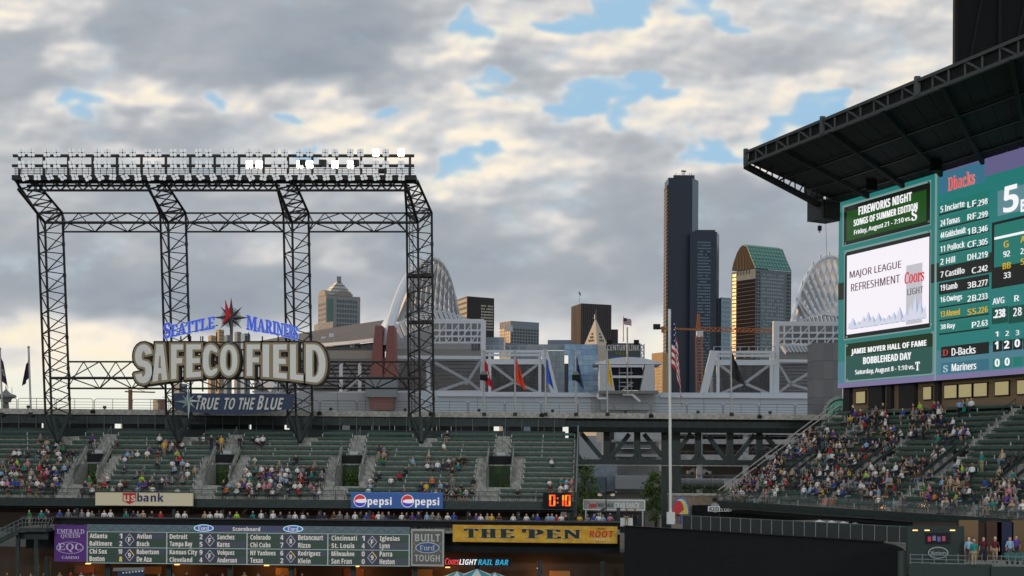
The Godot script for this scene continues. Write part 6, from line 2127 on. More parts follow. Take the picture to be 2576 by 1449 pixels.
# ---------------------------------------------------------------- roof track truss, garage, gate area
func truss_and_garage() -> void:
	var up := Vector3.UP
	var z := 182.0
	var p := func(u: float, v: float) -> Vector3: return at(u, v, z)
	var t := thing("roof_track_truss", "massive dark green steel truss carrying the roof track", "truss", at(1670, 1330, z))
	beam(t, "top_chord", p.call(1440, 1072), p.call(2150, 1076), 1.4, 1.5, steel_green)
	beam(t, "bottom_chord", p.call(1440, 1161), p.call(2150, 1165), 1.2, 0.62, steel_green)
	beam(t, "walkway_edge", p.call(1440, 1170), p.call(1880, 1172), 1.8, 0.12, concrete_pale)
	for u in [1449, 1526, 1603, 1756, 1836, 1910]: beam(t, "post", p.call(u, 1080), p.call(u, 1160), 0.8, 0.42 if u != 1836 else 0.9, steel_green)
	for q in [[1464, 1092, 1512, 1150], [1583, 1092, 1536, 1152], [1620, 1092, 1666, 1148], [1738, 1090, 1692, 1150], [1780, 1096, 1826, 1156], [1898, 1094, 1848, 1156], [1926, 1096, 1970, 1150]]:
		beam(t, "diagonal", p.call(q[0], q[1]), p.call(q[2], q[3]), 0.6, 0.55, steel_green)
	for u in [1449, 1526, 1603, 1756, 1836, 1910]:
		for s in [-1.0, 1.0]:
			var g := Shape.new()
			var c: Vector3 = p.call(u, 1156) + Vector3(0, 0, 0.5)
			g.tri(c, c + Vector3(s * 1.0, -0.1, 0), c + Vector3(s * 0.1, 1.1, 0), Vector3(0, 0, 1))
			part(t, "gusset", g.mesh(), steel_green)
	beam(t, "column", p.call(1676, 1060), p.call(1676, 1330), 1.2, 0.62, steel_green)
	beam(t, "column", p.call(1700, 1080), p.call(1704, 1245), 1.0, 0.9, steel_green)
	beam(t, "column", p.call(1440, 1050), p.call(1440, 1330), 1.0, 0.6, steel_green)
	# parking garage
	var zg := 262.0
	var g := thing("parking_garage", "pale concrete multi-level parking garage behind the dark truss", "building", at(1750, 1320, zg))
	var wall_m := grained("garage concrete", col(182, 182, 184), col(160, 160, 164), 8.0, 0.9)
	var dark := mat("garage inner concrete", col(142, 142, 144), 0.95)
	var x0 := at(1660, 1100, zg).x
	var x1 := at(2160, 1100, zg).x
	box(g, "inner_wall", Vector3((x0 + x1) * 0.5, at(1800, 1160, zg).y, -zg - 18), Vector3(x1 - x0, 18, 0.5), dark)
	for v in [[1076, 1092], [1104, 1116], [1143, 1166], [1203, 1228], [1262, 1290]]:
		var a := at(1660, v[0], zg)
		var b := at(1660, v[1], zg)
		box(g, "parapet", Vector3((x0 + x1) * 0.5, (a.y + b.y) * 0.5, -zg), Vector3(x1 - x0, a.y - b.y, 0.5), wall_m)
		box(g, "floor_slab", Vector3((x0 + x1) * 0.5, b.y + 0.25, -zg - 9), Vector3(x1 - x0, 0.4, 17.4), wall_m)
		beam(g, "guard_rail", Vector3(x0, a.y + 0.6, -zg + 0.1), Vector3(x1, a.y + 0.6, -zg + 0.1), 0.06, 0.08, grey_rail)
		for i in 16: beam(g, "guard_post", Vector3(lerpf(x0, x1, i / 15.0), a.y, -zg + 0.1), Vector3(lerpf(x0, x1, i / 15.0), a.y + 0.6, -zg + 0.1), 0.06, 0.06, grey_rail)
	for u in [1668, 1760, 1876, 1990, 2100]:
		box(g, "pillar", Vector3(at(u, 1150, zg).x, at(u, 1190, zg).y, -zg - 0.4), Vector3(1.0, 16.5, 0.9), wall_m)
	# a pair of parked cars on the ramp level
	for q in [[1758, 1196, "silver", 150, 154, 158], [1910, 1136, "dark", 60, 62, 68]]:
		var c := at(q[0], q[1], zg + 3.0)
		var car := thing("parked_car", "%s parked car on a level of the pale parking garage" % q[2], "car", c)
		var s := Shape.new()
		slab(s, PackedVector2Array([Vector2(-2.2, 0.3), Vector2(-2.2, 0.85), Vector2(-1.5, 0.95), Vector2(-0.8, 1.45), Vector2(0.7, 1.45), Vector2(1.4, 0.95), Vector2(2.2, 0.8), Vector2(2.2, 0.3)]), PackedVector2Array(), c, Vector3.RIGHT, up, Vector3(0, 0, 1), -0.85, 0.85)
		part(car, "body", s.mesh(), mat("car %s" % q[2], col(q[3], q[4], q[5]), 0.3, 0.4))
		for sx in [-1.35, 1.35]: pole(car, "wheel", c + Vector3(sx, 0.33, 0.9), c + Vector3(sx, 0.33, 0.65), 0.33, steel_dark)
		box(car, "window_band", c + Vector3(-0.05, 1.2, 0.86), Vector3(1.5, 0.35, 0.03), black_panel)
	# grey blocks left of the garage
	var zb := 236.0
	var bl := thing("grey_annex", "blue-grey panelled annex building beside the parking garage", "building", at(1550, 1320, zb))
	var blue := grained("blue-grey panel", col(132, 142, 152), col(118, 128, 140), 6.0, 0.8)
	# the annex's upper floors are open decks: slabs, a back wall and a roof shade them
	for v in [1108.0, 1146.0, 1206.0, 1258.0]:
		var a := at(1552, v, zb + 1)
		var b := at(1660, v, zb + 1)
		box(bl, "deck_slab", (a + b) * 0.5 - Vector3(0, 0, 7.0), Vector3(b.x - a.x, 0.4, 12.0), mat("annex grey", col(156, 160, 164), 0.8))
	var mk := func(called: String, u0: float, v0: float, u1: float, v1: float, dz: float, m: Material) -> void:
		var a := at(u0, v0, zb + dz)
		var b := at(u1, v1, zb + dz)
		box(bl, called, (a + b) * 0.5 - Vector3(0, 0, 1.5), Vector3(b.x - a.x, a.y - b.y, 3.0), m)
	mk.call("tower_block", 1440, 1112, 1512, 1160, 6, mat("annex grey", col(156, 160, 164), 0.8))
	mk.call("roof_block", 1452, 1096, 1500, 1120, 12, mat("annex grey"))
	mk.call("panel_wall", 1440, 1166, 1552, 1236, 2, blue)
	mk.call("panel_wall", 1552, 1110, 1660, 1128, 6, mat("annex grey"))
	mk.call("upper_wall", 1548, 1080, 1660, 1108, 8, mat("annex pale", col(168, 170, 172), 0.8))
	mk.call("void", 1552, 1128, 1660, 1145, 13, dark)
	mk.call("panel_wall", 1552, 1146, 1660, 1160, 6, mat("annex grey"))
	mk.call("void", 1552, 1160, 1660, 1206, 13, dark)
	mk.call("panel_wall", 1548, 1196, 1652, 1230, 1, mat("annex grey"))
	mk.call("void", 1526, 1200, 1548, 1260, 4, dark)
	mk.call("glass_wall", 1486, 1200, 1524, 1240, 1, mat("annex glass", col(92, 108, 122), 0.25))
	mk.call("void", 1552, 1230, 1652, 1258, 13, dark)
	mk.call("plinth", 1440, 1240, 1660, 1330, 3, mat("annex low", col(120, 116, 112), 0.9))
	# thick duct behind the flagpole
	var dz := 205.0
	var du := thing("ventilation_duct", "thick dark grey horizontal duct under the steel truss", "duct", at(1760, 1250, dz))
	pole(du, "duct_run", at(1712, 1217, dz), at(1820, 1219, dz), 0.78, mat("duct grey", col(96, 98, 100), 0.5, 0.3))
	for u in [1728, 1790]: pole(du, "duct_band", at(u, 1217.5, dz), at(u + 3, 1217.5, dz), 0.84, mat("duct band", col(120, 122, 122), 0.5, 0.3))
	for u in [1738, 1789]: beam(du, "duct_leg", at(u, 1228, dz), at(u, 1262, dz), 0.2, 0.2, steel_green)
	var elbow := Shape.new()
	elbow.tube([at(1714, 1217, dz), at(1706, 1220, dz), at(1703, 1232, dz), at(1703, 1262, dz)], [0.78, 0.8, 0.8, 0.8], 12)
	part(du, "duct_elbow", elbow.mesh(), mat("duct grey"))
	# trees
	tree(at(1470, 1330, 196), 9.0, 2.3, "bright green broadleaf tree at the end of the bleachers")
	tree(at(1650, 1330, 200), 7.6, 2.0, "green tree behind the seafood stall sign")
	tree(at(1694, 1300, 190), 4.6, 1.3, "small green tree behind the white flagpole")
	shrub(at(1760, 1262, 186), 3.4, 2.2, "low green bushes under the thick grey duct")

func gate_area() -> void:
	var up := Vector3.UP
	# seafood stall
	var b := board(at(1467, 1256, 152), at(1623, 1258, 151), 27.0 * 151.5 / F)
	var t := thing("food_stall", "stall with white framed sign reading crab shack", "stall", b.p(0.5, 3.2))
	plate(t, "sign_frame", b, 0, 0, 1, 1, 0.0, mat("stall white", col(228, 228, 222), 0.7), 0.2)
	plate(t, "sign_board", b, 0.015, 0.08, 0.985, 0.9, 0.02, mat("stall grey", col(158, 160, 156), 0.7))
	words(t, "WAY BACK", b, 0.24, 0.36, 0.49, 0.70, 0.04, mat("stall teal", col(44, 64, 66), 0.7), sans_bold)
	words(t, "CRAB SHACK", b, 0.51, 0.28, 0.91, 0.78, 0.04, white_paint, sans_bold)
	var red := mat("crab red", col(182, 56, 48), 0.6)
	disc(t, "crab_body", b, 0.165, 0.58, 0.42, 0.2, 0.05, red)
	for q in [[-0.06, 0.2, -0.1, -0.05], [0.05, 0.2, 0.08, -0.02], [-0.05, 0.75, -0.09, 0.9], [0.03, 0.75, 0.05, 0.9], [-0.02, 0.75, -0.04, 0.95]]:
		beam(t, "crab_claw", b.p(0.165 + q[0] * 0.8, 0.58, 0.05), b.p(0.165 + q[2] * 0.8, 0.3 + q[3] * 0.6, 0.05), 0.05, 0.1, red)
	for x in [0.04, 0.28, 0.55, 0.96]: beam(t, "stall_post", b.p(x, 1, -0.2), b.p(x, 3.3, -0.2), 0.14, 0.14, galv)
	plate(t, "stall_back", b, 0.03, 1.2, 0.97, 3.2, -2.2, mat("stall dark", col(52, 56, 56), 0.9), 0.2)
	plate(t, "menu_sheet", b, 0.60, 1.7, 0.80, 2.5, -0.3, white_paint, 0.05)
	plate(t, "stall_counter", b, 0.05, 2.3, 0.55, 2.5, -0.6, galv, 0.4)
	# two-headed lamp post
	var z := 150.2
	var l := thing("lamp_post", "dark two-headed lamp post in front of the crab stall", "lamp post", at(1525, 1325, z))
	pole(l, "post", at(1525, 1325, z), at(1524, 1200, z), 0.06, steel_dark)
	beam(l, "crossarm", at(1508, 1243, z), at(1542, 1243, z), 0.06, 0.06, steel_dark)
	for u in [1509, 1541]: disc(l, "lamp_head", board(at(u - 5, 1241, z), at(u + 5, 1241, z), 0.3), 0.5, 0.5, 0.24, 0.14, 0.0, glow("street lamp bulb", col(214, 196, 178), 0.5))
	# guards
	var fy := at(1575, 1324, 146).y
	for u in [1576, 1597]:
		var p := at(u, 1324, 146.0)
		p.y = fy
		person(4, p, Vector3(0.2, 0, 1), {"top": named(tops, "black"), "bottom": named(bottoms, "khaki trousers" if u == 1576 else "black trousers"), "hair": named(hairs, "dark hair"), "skin": ["s", 168, 118, 88, 1]}, "beside the crab stall", 1.04)
	# tan gate building with round emblem
	var zb := 158.0
	var a := at(1690, 1246, zb)
	var c := at(1810, 1246, zb)
	var gb := thing("gate_building", "tan rendered gate building beside the white flagpole", "building", Vector3(a.x, 0, -zb))
	box(gb, "wall", Vector3((a.x + c.x) * 0.5, a.y - 1.6, -zb - 2), Vector3(c.x - a.x, 3.2, 4.0), grained("tan render", col(158, 142, 122), col(140, 126, 108), 4.0, 0.9))
	box(gb, "coping", Vector3((a.x + c.x) * 0.5, a.y + 0.05, -zb - 1.9), Vector3(c.x - a.x + 0.2, 0.16, 4.3), concrete_pale)
	box(gb, "doorway", at(1782, 1290, zb) + Vector3(0, 0, 0.02), Vector3(3.6, 1.7, 0.1), black_panel)
	for u in [1785, 1794]: box(gb, "wall_lamp", at(u, 1284, zb) + Vector3(0, 0, 0.12), Vector3(0.16, 0.16, 0.1), glow("wall lamp bulb", Color(1, 0.85, 0.6), 1.5))
	box(gb, "floodlight_box", at(1797, 1256, zb) + Vector3(0, 0, 0.2), Vector3(0.4, 0.35, 0.3), steel_dark)
	var e := board(at(1690, 1251, 156.5), at(1736, 1251, 156.5), 46.0 * 156.5 / F)
	var em := thing("round_emblem_sign", "arched emblem sign in red, yellow, white and blue beside the flagpole", "sign", e.p(0.5, 1))
	disc(em, "outer_ring", e, 0.5, 0.92, 0.98, 1.9, 0.0, mat("emblem ring blue", col(60, 112, 176), 0.5), 0.0, PI)
	disc(em, "white_ring", e, 0.48, 0.92, 0.84, 1.66, 0.02, white_paint, 0.0, PI)
	disc(em, "yellow_field", e, 0.5, 0.92, 0.74, 1.5, 0.04, mat("emblem yellow", col(222, 202, 96), 0.5), 0.0, PI)
	disc(em, "red_field", e, 0.36, 0.92, 0.66, 1.5, 0.06, mat("emblem red paint", col(206, 40, 50), 0.5), 0.35, PI)
	for i in 9: beam(em, "ring_letter", e.p(0.5, 0.92, 0.03) + Vector3(cos(0.15 + i * 0.16) * 0.9, sin(0.15 + i * 0.16) * 1.76, 0), e.p(0.5, 0.92, 0.03) + Vector3(cos(0.21 + i * 0.16) * 0.9, sin(0.21 + i * 0.16) * 1.76, 0), 0.03, 0.07, white_paint)
	box(em, "post", e.p(0.55, 1.15, -0.1), Vector3(0.3, 1.0, 0.2), mat("emblem post", col(58, 72, 190), 0.5))
	# kids' club sign
	var kz := 147.0
	var k := board(at(1781, 1266, kz), at(1811, 1262, kz), 24.0 * kz / F)
	var kt := thing("club_sign", "small white round sign with tilted letters on the stand corner", "sign", k.p(0.5, 1))
	disc(kt, "round_plate", k, 0.6, 0.45, 0.46, 0.5, 0.0, mat("club grey", col(150, 152, 150), 0.6))
	plate(kt, "name_plate", k, 0.0, 0.3, 1.0, 0.85, 0.05, white_paint)
	words(kt, "KID", k, 0.12, 0.38, 0.9, 0.78, 0.07, mat("club ink", col(70, 74, 74), 0.6), sans_bold)
	var kb := board(at(1808, 1279, kz), at(1874, 1281, kz - 1), 0.32)
	words(kt, "CLUBHOUSE", kb, 0, 0, 1, 1, 0.0, white_paint, sans_bold)
	# round green wall emblem and grey service block beside the board
	var gz := 178.0
	var blk := thing("service_block", "plain grey panelled service block beside the video board", "building", at(2085, 1045, gz))
	for i in 3:
		for j in 4:
			var p0 := at(2048 + i * 24, 862 + j * 46, gz)
			var p1 := at(2048 + i * 24 + 23.6, 862 + j * 46 + 45.6, gz)
			box(blk, "wall_panel", (p0 + p1) * 0.5 - Vector3(0, 0, 2), Vector3(p1.x - p0.x, p0.y - p1.y, 4.0), mat("service grey", col(122, 120, 124), 0.8) if (i + j) % 2 else mat("service grey b", col(128, 126, 129), 0.8))
	var rz := 176.0
	var rb := board(at(2066, 968, rz), at(2156, 968, rz), 4.2)
	var rt := thing("round_wall_emblem", "round green and grey wall emblem with toothed rim beside the stand", "sign", rb.p(0.5, 1))
	var cy := 0.85
	var rad := 2.05
	disc(rt, "emblem_backing", rb, 0.55, cy, rad * 0.92, rad * 0.92, 0.02, mat("emblem charcoal", col(62, 60, 70), 0.7))
	disc(rt, "emblem_green", rb, 0.55, cy, rad * 0.8, rad * 0.8, 0.05, mat("emblem green", col(96, 176, 142), 0.6), 0.0, TAU, 0.56)
	disc(rt, "emblem_core", rb, 0.55, cy, rad * 0.45, rad * 0.45, 0.05, mat("emblem core", col(88, 96, 102), 0.6))
	disc(rt, "emblem_ring", rb, 0.55, cy, rad * 0.36, rad * 0.36, 0.07, mat("emblem green"), 0.0, TAU, 0.7)
	for i in 24:
		var an := PI * i / 23.0
		var c0 := rb.p(0.55, cy, 0.05)
		beam(rt, "rim_tooth", c0 + Vector3(cos(an), sin(an), 0) * rad * 0.9, c0 + Vector3(cos(an), sin(an), 0) * rad * 1.08, 0.1, 0.2, mat("emblem mint", col(150, 180, 172), 0.6))
# ---------------------------------------------------------------- city
func prism(s: Shape, plan: Array, y0: float, y1: float) -> void:
	var c := Vector3.ZERO
	for p in plan: c += p
	c /= plan.size()
	for i in plan.size():
		var a: Vector3 = plan[i]
		var b: Vector3 = plan[(i + 1) % plan.size()]
		var mid := (a + b) * 0.5 - c
		mid.y = 0
		s.quad(Vector3(a.x, y0, a.z), Vector3(b.x, y0, b.z), Vector3(b.x, y1, b.z), Vector3(a.x, y1, a.z), mid)
	for i in range(1, plan.size() - 1):
		s.tri(Vector3(plan[0].x, y1, plan[0].z), Vector3(plan[i].x, y1, plan[i].z), Vector3(plan[i + 1].x, y1, plan[i + 1].z), Vector3.UP)

func ground_pt(u: float, z: float) -> Vector3:
	var p := at(u, HV, z)
	return Vector3(p.x, 0, p.z)

func height_at(u: float, v: float, z: float) -> float:
	return at(u, v, z).y

func windows(root: Node3D, called: String, a: Vector3, b: Vector3, y0: float, y1: float, nx: int, ny: int, fx: float, fy: float, m: Material, out := 0.25, keep := 1.0) -> void:
	var s := Shape.new()
	var d := b - a
	d.y = 0
	var w := d.length() / nx
	var h := (y1 - y0) / ny
	var x := d.normalized()
	var n := x.cross(Vector3.UP).normalized()
	for j in ny:
		for i in nx:
			if keep < 1.0 and rng.randf() > keep: continue
			var c := a + x * ((i + 0.5) * w) + n * out
			c.y = y0 + (j + 0.5) * h
			var hx := x * w * fx * 0.5
			var hy := Vector3.UP * h * fy * 0.5
			s.quad(c - hx - hy, c + hx - hy, c + hx + hy, c - hx + hy, n)
			s.quad(c - hx + hy, c + hx + hy, c + hx + hy - n * out, c - hx + hy - n * out, Vector3.UP)
	var o := part(root, called, s.mesh(), m)
	o.set_meta("kind", "stuff")

func solid(root: Node3D, called: String, plan: Array, y0: float, y1: float, m: Material) -> void:
	var s := Shape.new()
	prism(s, plan, y0, y1)
	part(root, called, s.mesh(), m)

func corner(uL: float, uC: float, uR: float, z: float, dl: float, dr: float) -> Array:
	var l := ground_pt(uL, z + dl)
	var c := ground_pt(uC, z)
	var r := ground_pt(uR, z + dr)
	return [l, c, r, l + r - c]

func city() -> void:
	var glass_navy := mat("navy glass", col(27, 46, 70), 0.3)
	var glass_line := mat("navy spandrel", col(42, 62, 84), 0.4)
	var glass_pale := mat("pale blue glass", col(112, 142, 160), 0.2, 0.25)
	var sun_glint := mat("sun glint glass", col(150, 122, 88), 0.3, 0.2)  # gold of the low sun's glint is put into the glass colour
	# tallest black tower
	var z := 1530.0
	var p := [ground_pt(1668, z + 30), ground_pt(1677.5, z), ground_pt(1737.5, z), ground_pt(1753, z + 18), ground_pt(1748, z + 45), ground_pt(1685, z + 48)]
	var top := height_at(1700, 447, z)
	var t := thing("skyscraper", "tallest near-black glass skyscraper with stepped shoulders", "skyscraper", ground_pt(1720, z))
	solid(t, "main_shaft", p, 0, top, glass_navy)
	windows(t, "floor_lines", p[1], p[2], 150, top - 3, 1, 56, 0.985, 0.12, glass_line, 0.2)
	windows(t, "side_panes", p[2], p[3], height_at(1740, 700, z), top - 2, 5, 44, 0.86, 0.7, mat("side glass", col(86, 116, 134), 0.2, 0.3), 0.2)
	var west := [ground_pt(1666.5, z + 24), ground_pt(1674, z - 2), ground_pt(1677.5, z - 2), ground_pt(1680, z + 24)]
	var wtop := height_at(1670, 466, z)
	solid(t, "west_bay", west, 0, wtop, mat("west bay frame", col(52, 48, 48), 0.5))
	windows(t, "west_panes", west[0], west[1], 60, wtop - 4, 2, 62, 0.72, 0.6, sun_glint, 0.25)
	windows(t, "front_pips", west[1], west[2], 60, wtop - 4, 1, 62, 0.6, 0.5, mat("pip", col(150, 132, 110), 0.4), 0.25)
	solid(t, "crown", [ground_pt(1690, z + 6), ground_pt(1743, z + 6), ground_pt(1744, z + 30), ground_pt(1690, z + 30)], top, top + 4.0, glass_navy)
	var ant := Shape.new()
	for u in [1700, 1716, 1719, 1722, 1735, 1740]:
		var b := at(u, 440, z + 15)
		ant.bar(b, b + Vector3(0, 4.5 if u in [1716, 1719, 1722] else 2.0, 0), 0.5, 0.5)
	ant.bar(at(1714, 430, z + 15), at(1726, 431, z + 15), 0.8, 1.4)
	part(t, "roof_antennas", ant.mesh(), steel_dark)
	var q := [ground_pt(1733, z - 14), ground_pt(1745, z - 16), ground_pt(1800, z - 14), ground_pt(1806, z + 6), ground_pt(1800, z + 30), ground_pt(1740, z + 30)]
	var stop_ := height_at(1760, 588, z)
	solid(t, "shoulder", q, 0, stop_, glass_navy)
	solid(t, "shoulder_cap", [ground_pt(1744, z - 10), ground_pt(1796, z - 10), ground_pt(1796, z + 20), ground_pt(1744, z + 20)], stop_, stop_ + 2.6, glass_line)
	windows(t, "shoulder_lines", q[1], q[2], 60, stop_ - 6, 1, 58, 0.96, 0.14, glass_line, 0.2)
	windows(t, "shoulder_panes", q[1].lerp(q[2], 0.12), q[1].lerp(q[2], 0.72), 60, stop_ - 10, 7, 58, 0.8, 0.46, mat("shoulder glass", col(104, 128, 148), 0.25, 0.2), 0.35, 0.9)
	solid(t, "low_shoulder", [ground_pt(1800, z - 4), ground_pt(1814, z - 4), ground_pt(1814, z + 20), ground_pt(1800, z + 20)], 0, height_at(1808, 756, z), glass_navy)
	# pale glass slab beside it
	z = 1480.0
	p = corner(1806, 1812, 1837, z + 40, 10, 6)
	t = thing("office_tower", "slim pale blue glass tower between the two tallest buildings", "building", ground_pt(1820, z))
	top = height_at(1820, 748, z + 40)
	solid(t, "shaft", p, 0, top, glass_pale)
	windows(t, "floor_bands", p[1], p[2], 20, top - 1, 1, 34, 0.98, 0.22, mat("band pale", col(166, 182, 188), 0.5), 0.2)
	# barrel-roofed tower
	z = 1640.0
	var L := ground_pt(1838, z + 34)
	var C := ground_pt(1898, z)
	var R := ground_pt(1988, z + 26)
	var eave := height_at(1898, 676, z)
	t = thing("skyscraper", "tower with green barrel-vaulted copper roof", "skyscraper", C)
	var stone := grained("tower stone", col(124, 138, 146), col(110, 124, 132), 30.0, 0.8)
	solid(t, "shaft", [L, C, R, L + R - C], 0, eave, stone)
	var gable := []
	for g in [[795, 1052], [808, 985], [840, 885], [870, 832], [892, 816], [925, 830], [960, 930], [1000, 1030]]:
		var s: float = (g[0] - 795.0) / 205.0
		var zz := lerpf(z + 34, z, s)
		var pt := L.lerp(C, s)
		pt.y = height_at(1625.7 + g[0] * 0.27233, 394.6 + g[1] * 0.27233, zz)
		gable.append(pt)
	var gs := Shape.new()
	for i in range(1, gable.size() - 1): gs.tri(gable[0], gable[i], gable[i + 1], Vector3(-1, 0, 1))
	part(t, "gable", gs.mesh(), mat("gable stone", col(84, 74, 66), 0.8))
	for i in gable.size() - 1:
		var rs := Shape.new()
		var ex := R - C
		rs.quad(gable[i], gable[i + 1], gable[i + 1] + ex, gable[i] + ex, Vector3(0.2, 1, 0.4))
		part(t, "roof_strip", rs.mesh(), mat("copper roof", col(112, 158, 156), 0.5) if i % 2 else mat("copper roof b", col(98, 146, 146), 0.5))
	var rib := Shape.new()
	for k in 13:
		var ex := (R - C) * (k / 12.0)
		for i in range(4, gable.size() - 1): rib.bar(gable[i] + ex + Vector3(0, 0.4, 0.4), gable[i + 1] + ex + Vector3(0, 0.4, 0.4), 0.5, 0.5)
	for i in range(4, gable.size()):
		for k in 3:
			var a: Vector3 = gable[i] if i == gable.size() - 1 else (gable[i] as Vector3).lerp(gable[i + 1], k / 3.0)
			rib.bar(a + Vector3(0, 0.5, 0.5), a + (R - C) + Vector3(0, 0.5, 0.5), 0.7, 0.7)
	part(t, "roof_ribs", rib.mesh(), mat("copper rib", col(130, 184, 172), 0.5))
	windows(t, "front_panes", C.lerp(R, 0.16), C.lerp(R, 0.78), 40, eave - 4, 12, 46, 0.62, 0.5, mat("green pane", col(150, 172, 178), 0.3, 0.2), 0.25, 0.85)
	windows(t, "edge_panes", C.lerp(R, 0.86), R, 40, eave - 2, 3, 46, 0.7, 0.6, mat("dark pane", col(54, 62, 68), 0.2, 0.2), 0.25)
	windows(t, "corner_panes", C, C.lerp(R, 0.14), 40, eave - 2, 2, 46, 0.66, 0.6, mat("dark pane"), 0.25)
	windows(t, "west_panes", L.lerp(C, 0.04), L.lerp(C, 0.20), 40, eave - 2, 3, 44, 0.7, 0.66, sun_glint, 0.25)
	windows(t, "west_dark", L.lerp(C, 0.22), C, 40, height_at(1880, 700, z), 1, 40, 0.99, 0.9, mat("west dark glass", col(46, 42, 48), 0.95), 0.25)
	windows(t, "gable_slots", L.lerp(C, 0.2), L.lerp(C, 0.8), eave - 6, eave + 18, 5, 1, 0.4, 0.9, mat("slot dark", col(40, 38, 40), 0.7), 0.3)
	mats["west dark glass"].metallic_specular = 0.08
	mats["gable stone"].metallic_specular = 0.15
	# pyramid-topped tower at left
	z = 1900.0
	L = ground_pt(798, z + 30)
	C = ground_pt(818, z)
	R = ground_pt(904, z + 24)
	t = thing("skyscraper", "tan tower with grey stepped pyramid roof and arched tops", "skyscraper", C)
	top = height_at(818, 742, z)
	solid(t, "shaft", [L, C, R, L + R - C], 0, top, grained("warm stone", col(160, 161, 165), col(144, 146, 151), 30.0, 0.8))
	var bc := [L.lerp(R, 0.0).lerp(C, 0.35), C.lerp(R, 0.06), C.lerp(R, 0.78), L.lerp(L + R - C, 0.75)]
	var apex := at(853, 708, z + 14)
	for k in 8:
		var s := Shape.new()
		var f0 := 1.0 - k / 8.5
		var ya := lerpf(top + 1.0, apex.y, k / 8.0)
		var plan := []
		for c in bc: plan.append(Vector3(lerpf(apex.x, c.x, f0), 0, lerpf(apex.z, c.z, f0)))
		prism(s, plan, ya, ya + (apex.y - top) / 8.0 - 0.15)
		part(t, "roof_step", s.mesh(), mat("pyramid grey", col(142, 148, 152), 0.5) if k % 2 else mat("pyramid pale", col(196, 200, 202), 0.5))
	box(t, "roof_cap", apex + Vector3(0, 3.0, 0), Vector3(5.4, 7.0, 5.4), mat("pyramid grey"))
	for qd in [[C.lerp(R, 0.5), (R - C).normalized(), 0.3], [L.lerp(C, 0.5), (C - L).normalized(), 0.42]]:
		var s := Shape.new()
		var x: Vector3 = qd[1]
		var n := x.cross(Vector3.UP)
		var rad: float = (R - C).length() * 0.27 if qd[2] < 0.4 else (C - L).length() * 0.45
		for i in 16:
			var a := PI * i / 16.0
			var b := PI * (i + 1) / 16.0
			var c0: Vector3 = qd[0] + Vector3.UP * top + n * 0.5
			s.tri(c0, c0 + x * cos(a) * rad + Vector3.UP * sin(a) * rad * 0.55, c0 + x * cos(b) * rad + Vector3.UP * sin(b) * rad * 0.55, n)
			s.quad(c0 + x * cos(a) * rad + Vector3.UP * sin(a) * rad * 0.55, c0 + x * cos(b) * rad + Vector3.UP * sin(b) * rad * 0.55, c0 + x * cos(b) * rad + Vector3.UP * sin(b) * rad * 0.55 - n * 12, c0 + x * cos(a) * rad + Vector3.UP * sin(a) * rad * 0.55 - n * 12, Vector3.UP)
		part(t, "arched_top", s.mesh(), mat("arch stone", col(152, 146, 138), 0.7))
	windows(t, "front_panes", C.lerp(R, 0.03), C.lerp(R, 0.22), 60, top - 3, 1, 3, 0.9, 0.95, mat("teal glass", col(86, 128, 138), 0.12, 0.4), 0.25)
	windows(t, "front_panes", C.lerp(R, 0.3), C.lerp(R, 0.92), 60, top - 4, 8, 26, 0.74, 0.66, mat("slate glass", col(84, 104, 118), 0.2, 0.2), 0.25)
	windows(t, "west_panes", L, C, 60, top - 8, 4, 24, 0.55, 0.5, mat("sun tinted pane", col(140, 120, 92), 0.15, 0.5), 0.25)  # warm sunlight on the west side is put into the pane colour
	solid(t, "podium", [ground_pt(788, z + 36), ground_pt(798, z + 10), ground_pt(836, z - 20), ground_pt(836, z + 36)], 0, height_at(800, 812, z), mat("warm stone"))
	# black slab with white windows
	z = 1420.0
	L = ground_pt(1146, z + 34)
	C = ground_pt(1173, z)
	R = ground_pt(1241, z + 18)
	t = thing("office_tower", "black office tower with a block of white windows", "building", C)
	top = height_at(1173, 745, z)
	solid(t, "shaft", [L, C, R, L + R - C], 0, top, mat("black cladding", col(32, 33, 38), 0.5))
	windows(t, "west_bands", L, C, 40, top - 1, 1, 26, 0.98, 0.6, mat("cream bands", col(178, 168, 154), 0.7), 0.2)
	windows(t, "white_windows", C.lerp(R, 0.5), C.lerp(R, 0.95), height_at(1220, 830, z), height_at(1220, 763, z), 9, 9, 0.62, 0.56, mat("white pane", col(206, 202, 190), 0.4), 0.25, 0.97)  # plain white panes without any glow
	windows(t, "cladding_ribs", C, C.lerp(R, 0.48), 40, top - 1, 14, 1, 0.3, 1.0, mat("black rib", col(56, 54, 56), 0.5), 0.15)
	# blue-grey office
	z = 1250.0
	L = ground_pt(1255, z + 16)
	C = ground_pt(1283, z)
	R = ground_pt(1354, z + 16)
	t = thing("office_tower", "low blue-grey office block with rows of dark square windows", "building", C)
	top = height_at(1283, 807, z)
	solid(t, "shaft", [L, C, R, L + R - C], 0, top, mat("blue-grey cladding", col(128, 142, 156), 0.6))
	windows(t, "front_windows", C, R, height_at(1300, 864, z), top - 6, 10, 5, 0.62, 0.6, mat("dark pane"), 0.25)
	windows(t, "west_windows", L, C, height_at(1300, 864, z), top - 6, 6, 5, 0.6, 0.6, mat("sun tinted pane"), 0.25)
	windows(t, "top_ribs", L, C, top - 6, top - 0.5, 7, 1, 0.4, 1.0, mat("rib cream", col(150, 130, 118), 0.7), 0.2)
	# brown ribbed tower
	z = 1300.0
	L = ground_pt(1435, z + 30)
	C = ground_pt(1460, z)
	R = ground_pt(1536, z + 12)
	t = thing("office_tower", "dark brown tower with vertical ribs and a flag on its roof", "building", C)
	top = height_at(1460, 763, z)
	solid(t, "shaft", [L, C, R, L + R - C], 0, top, mat("brown cladding", col(54, 52, 58), 0.6))
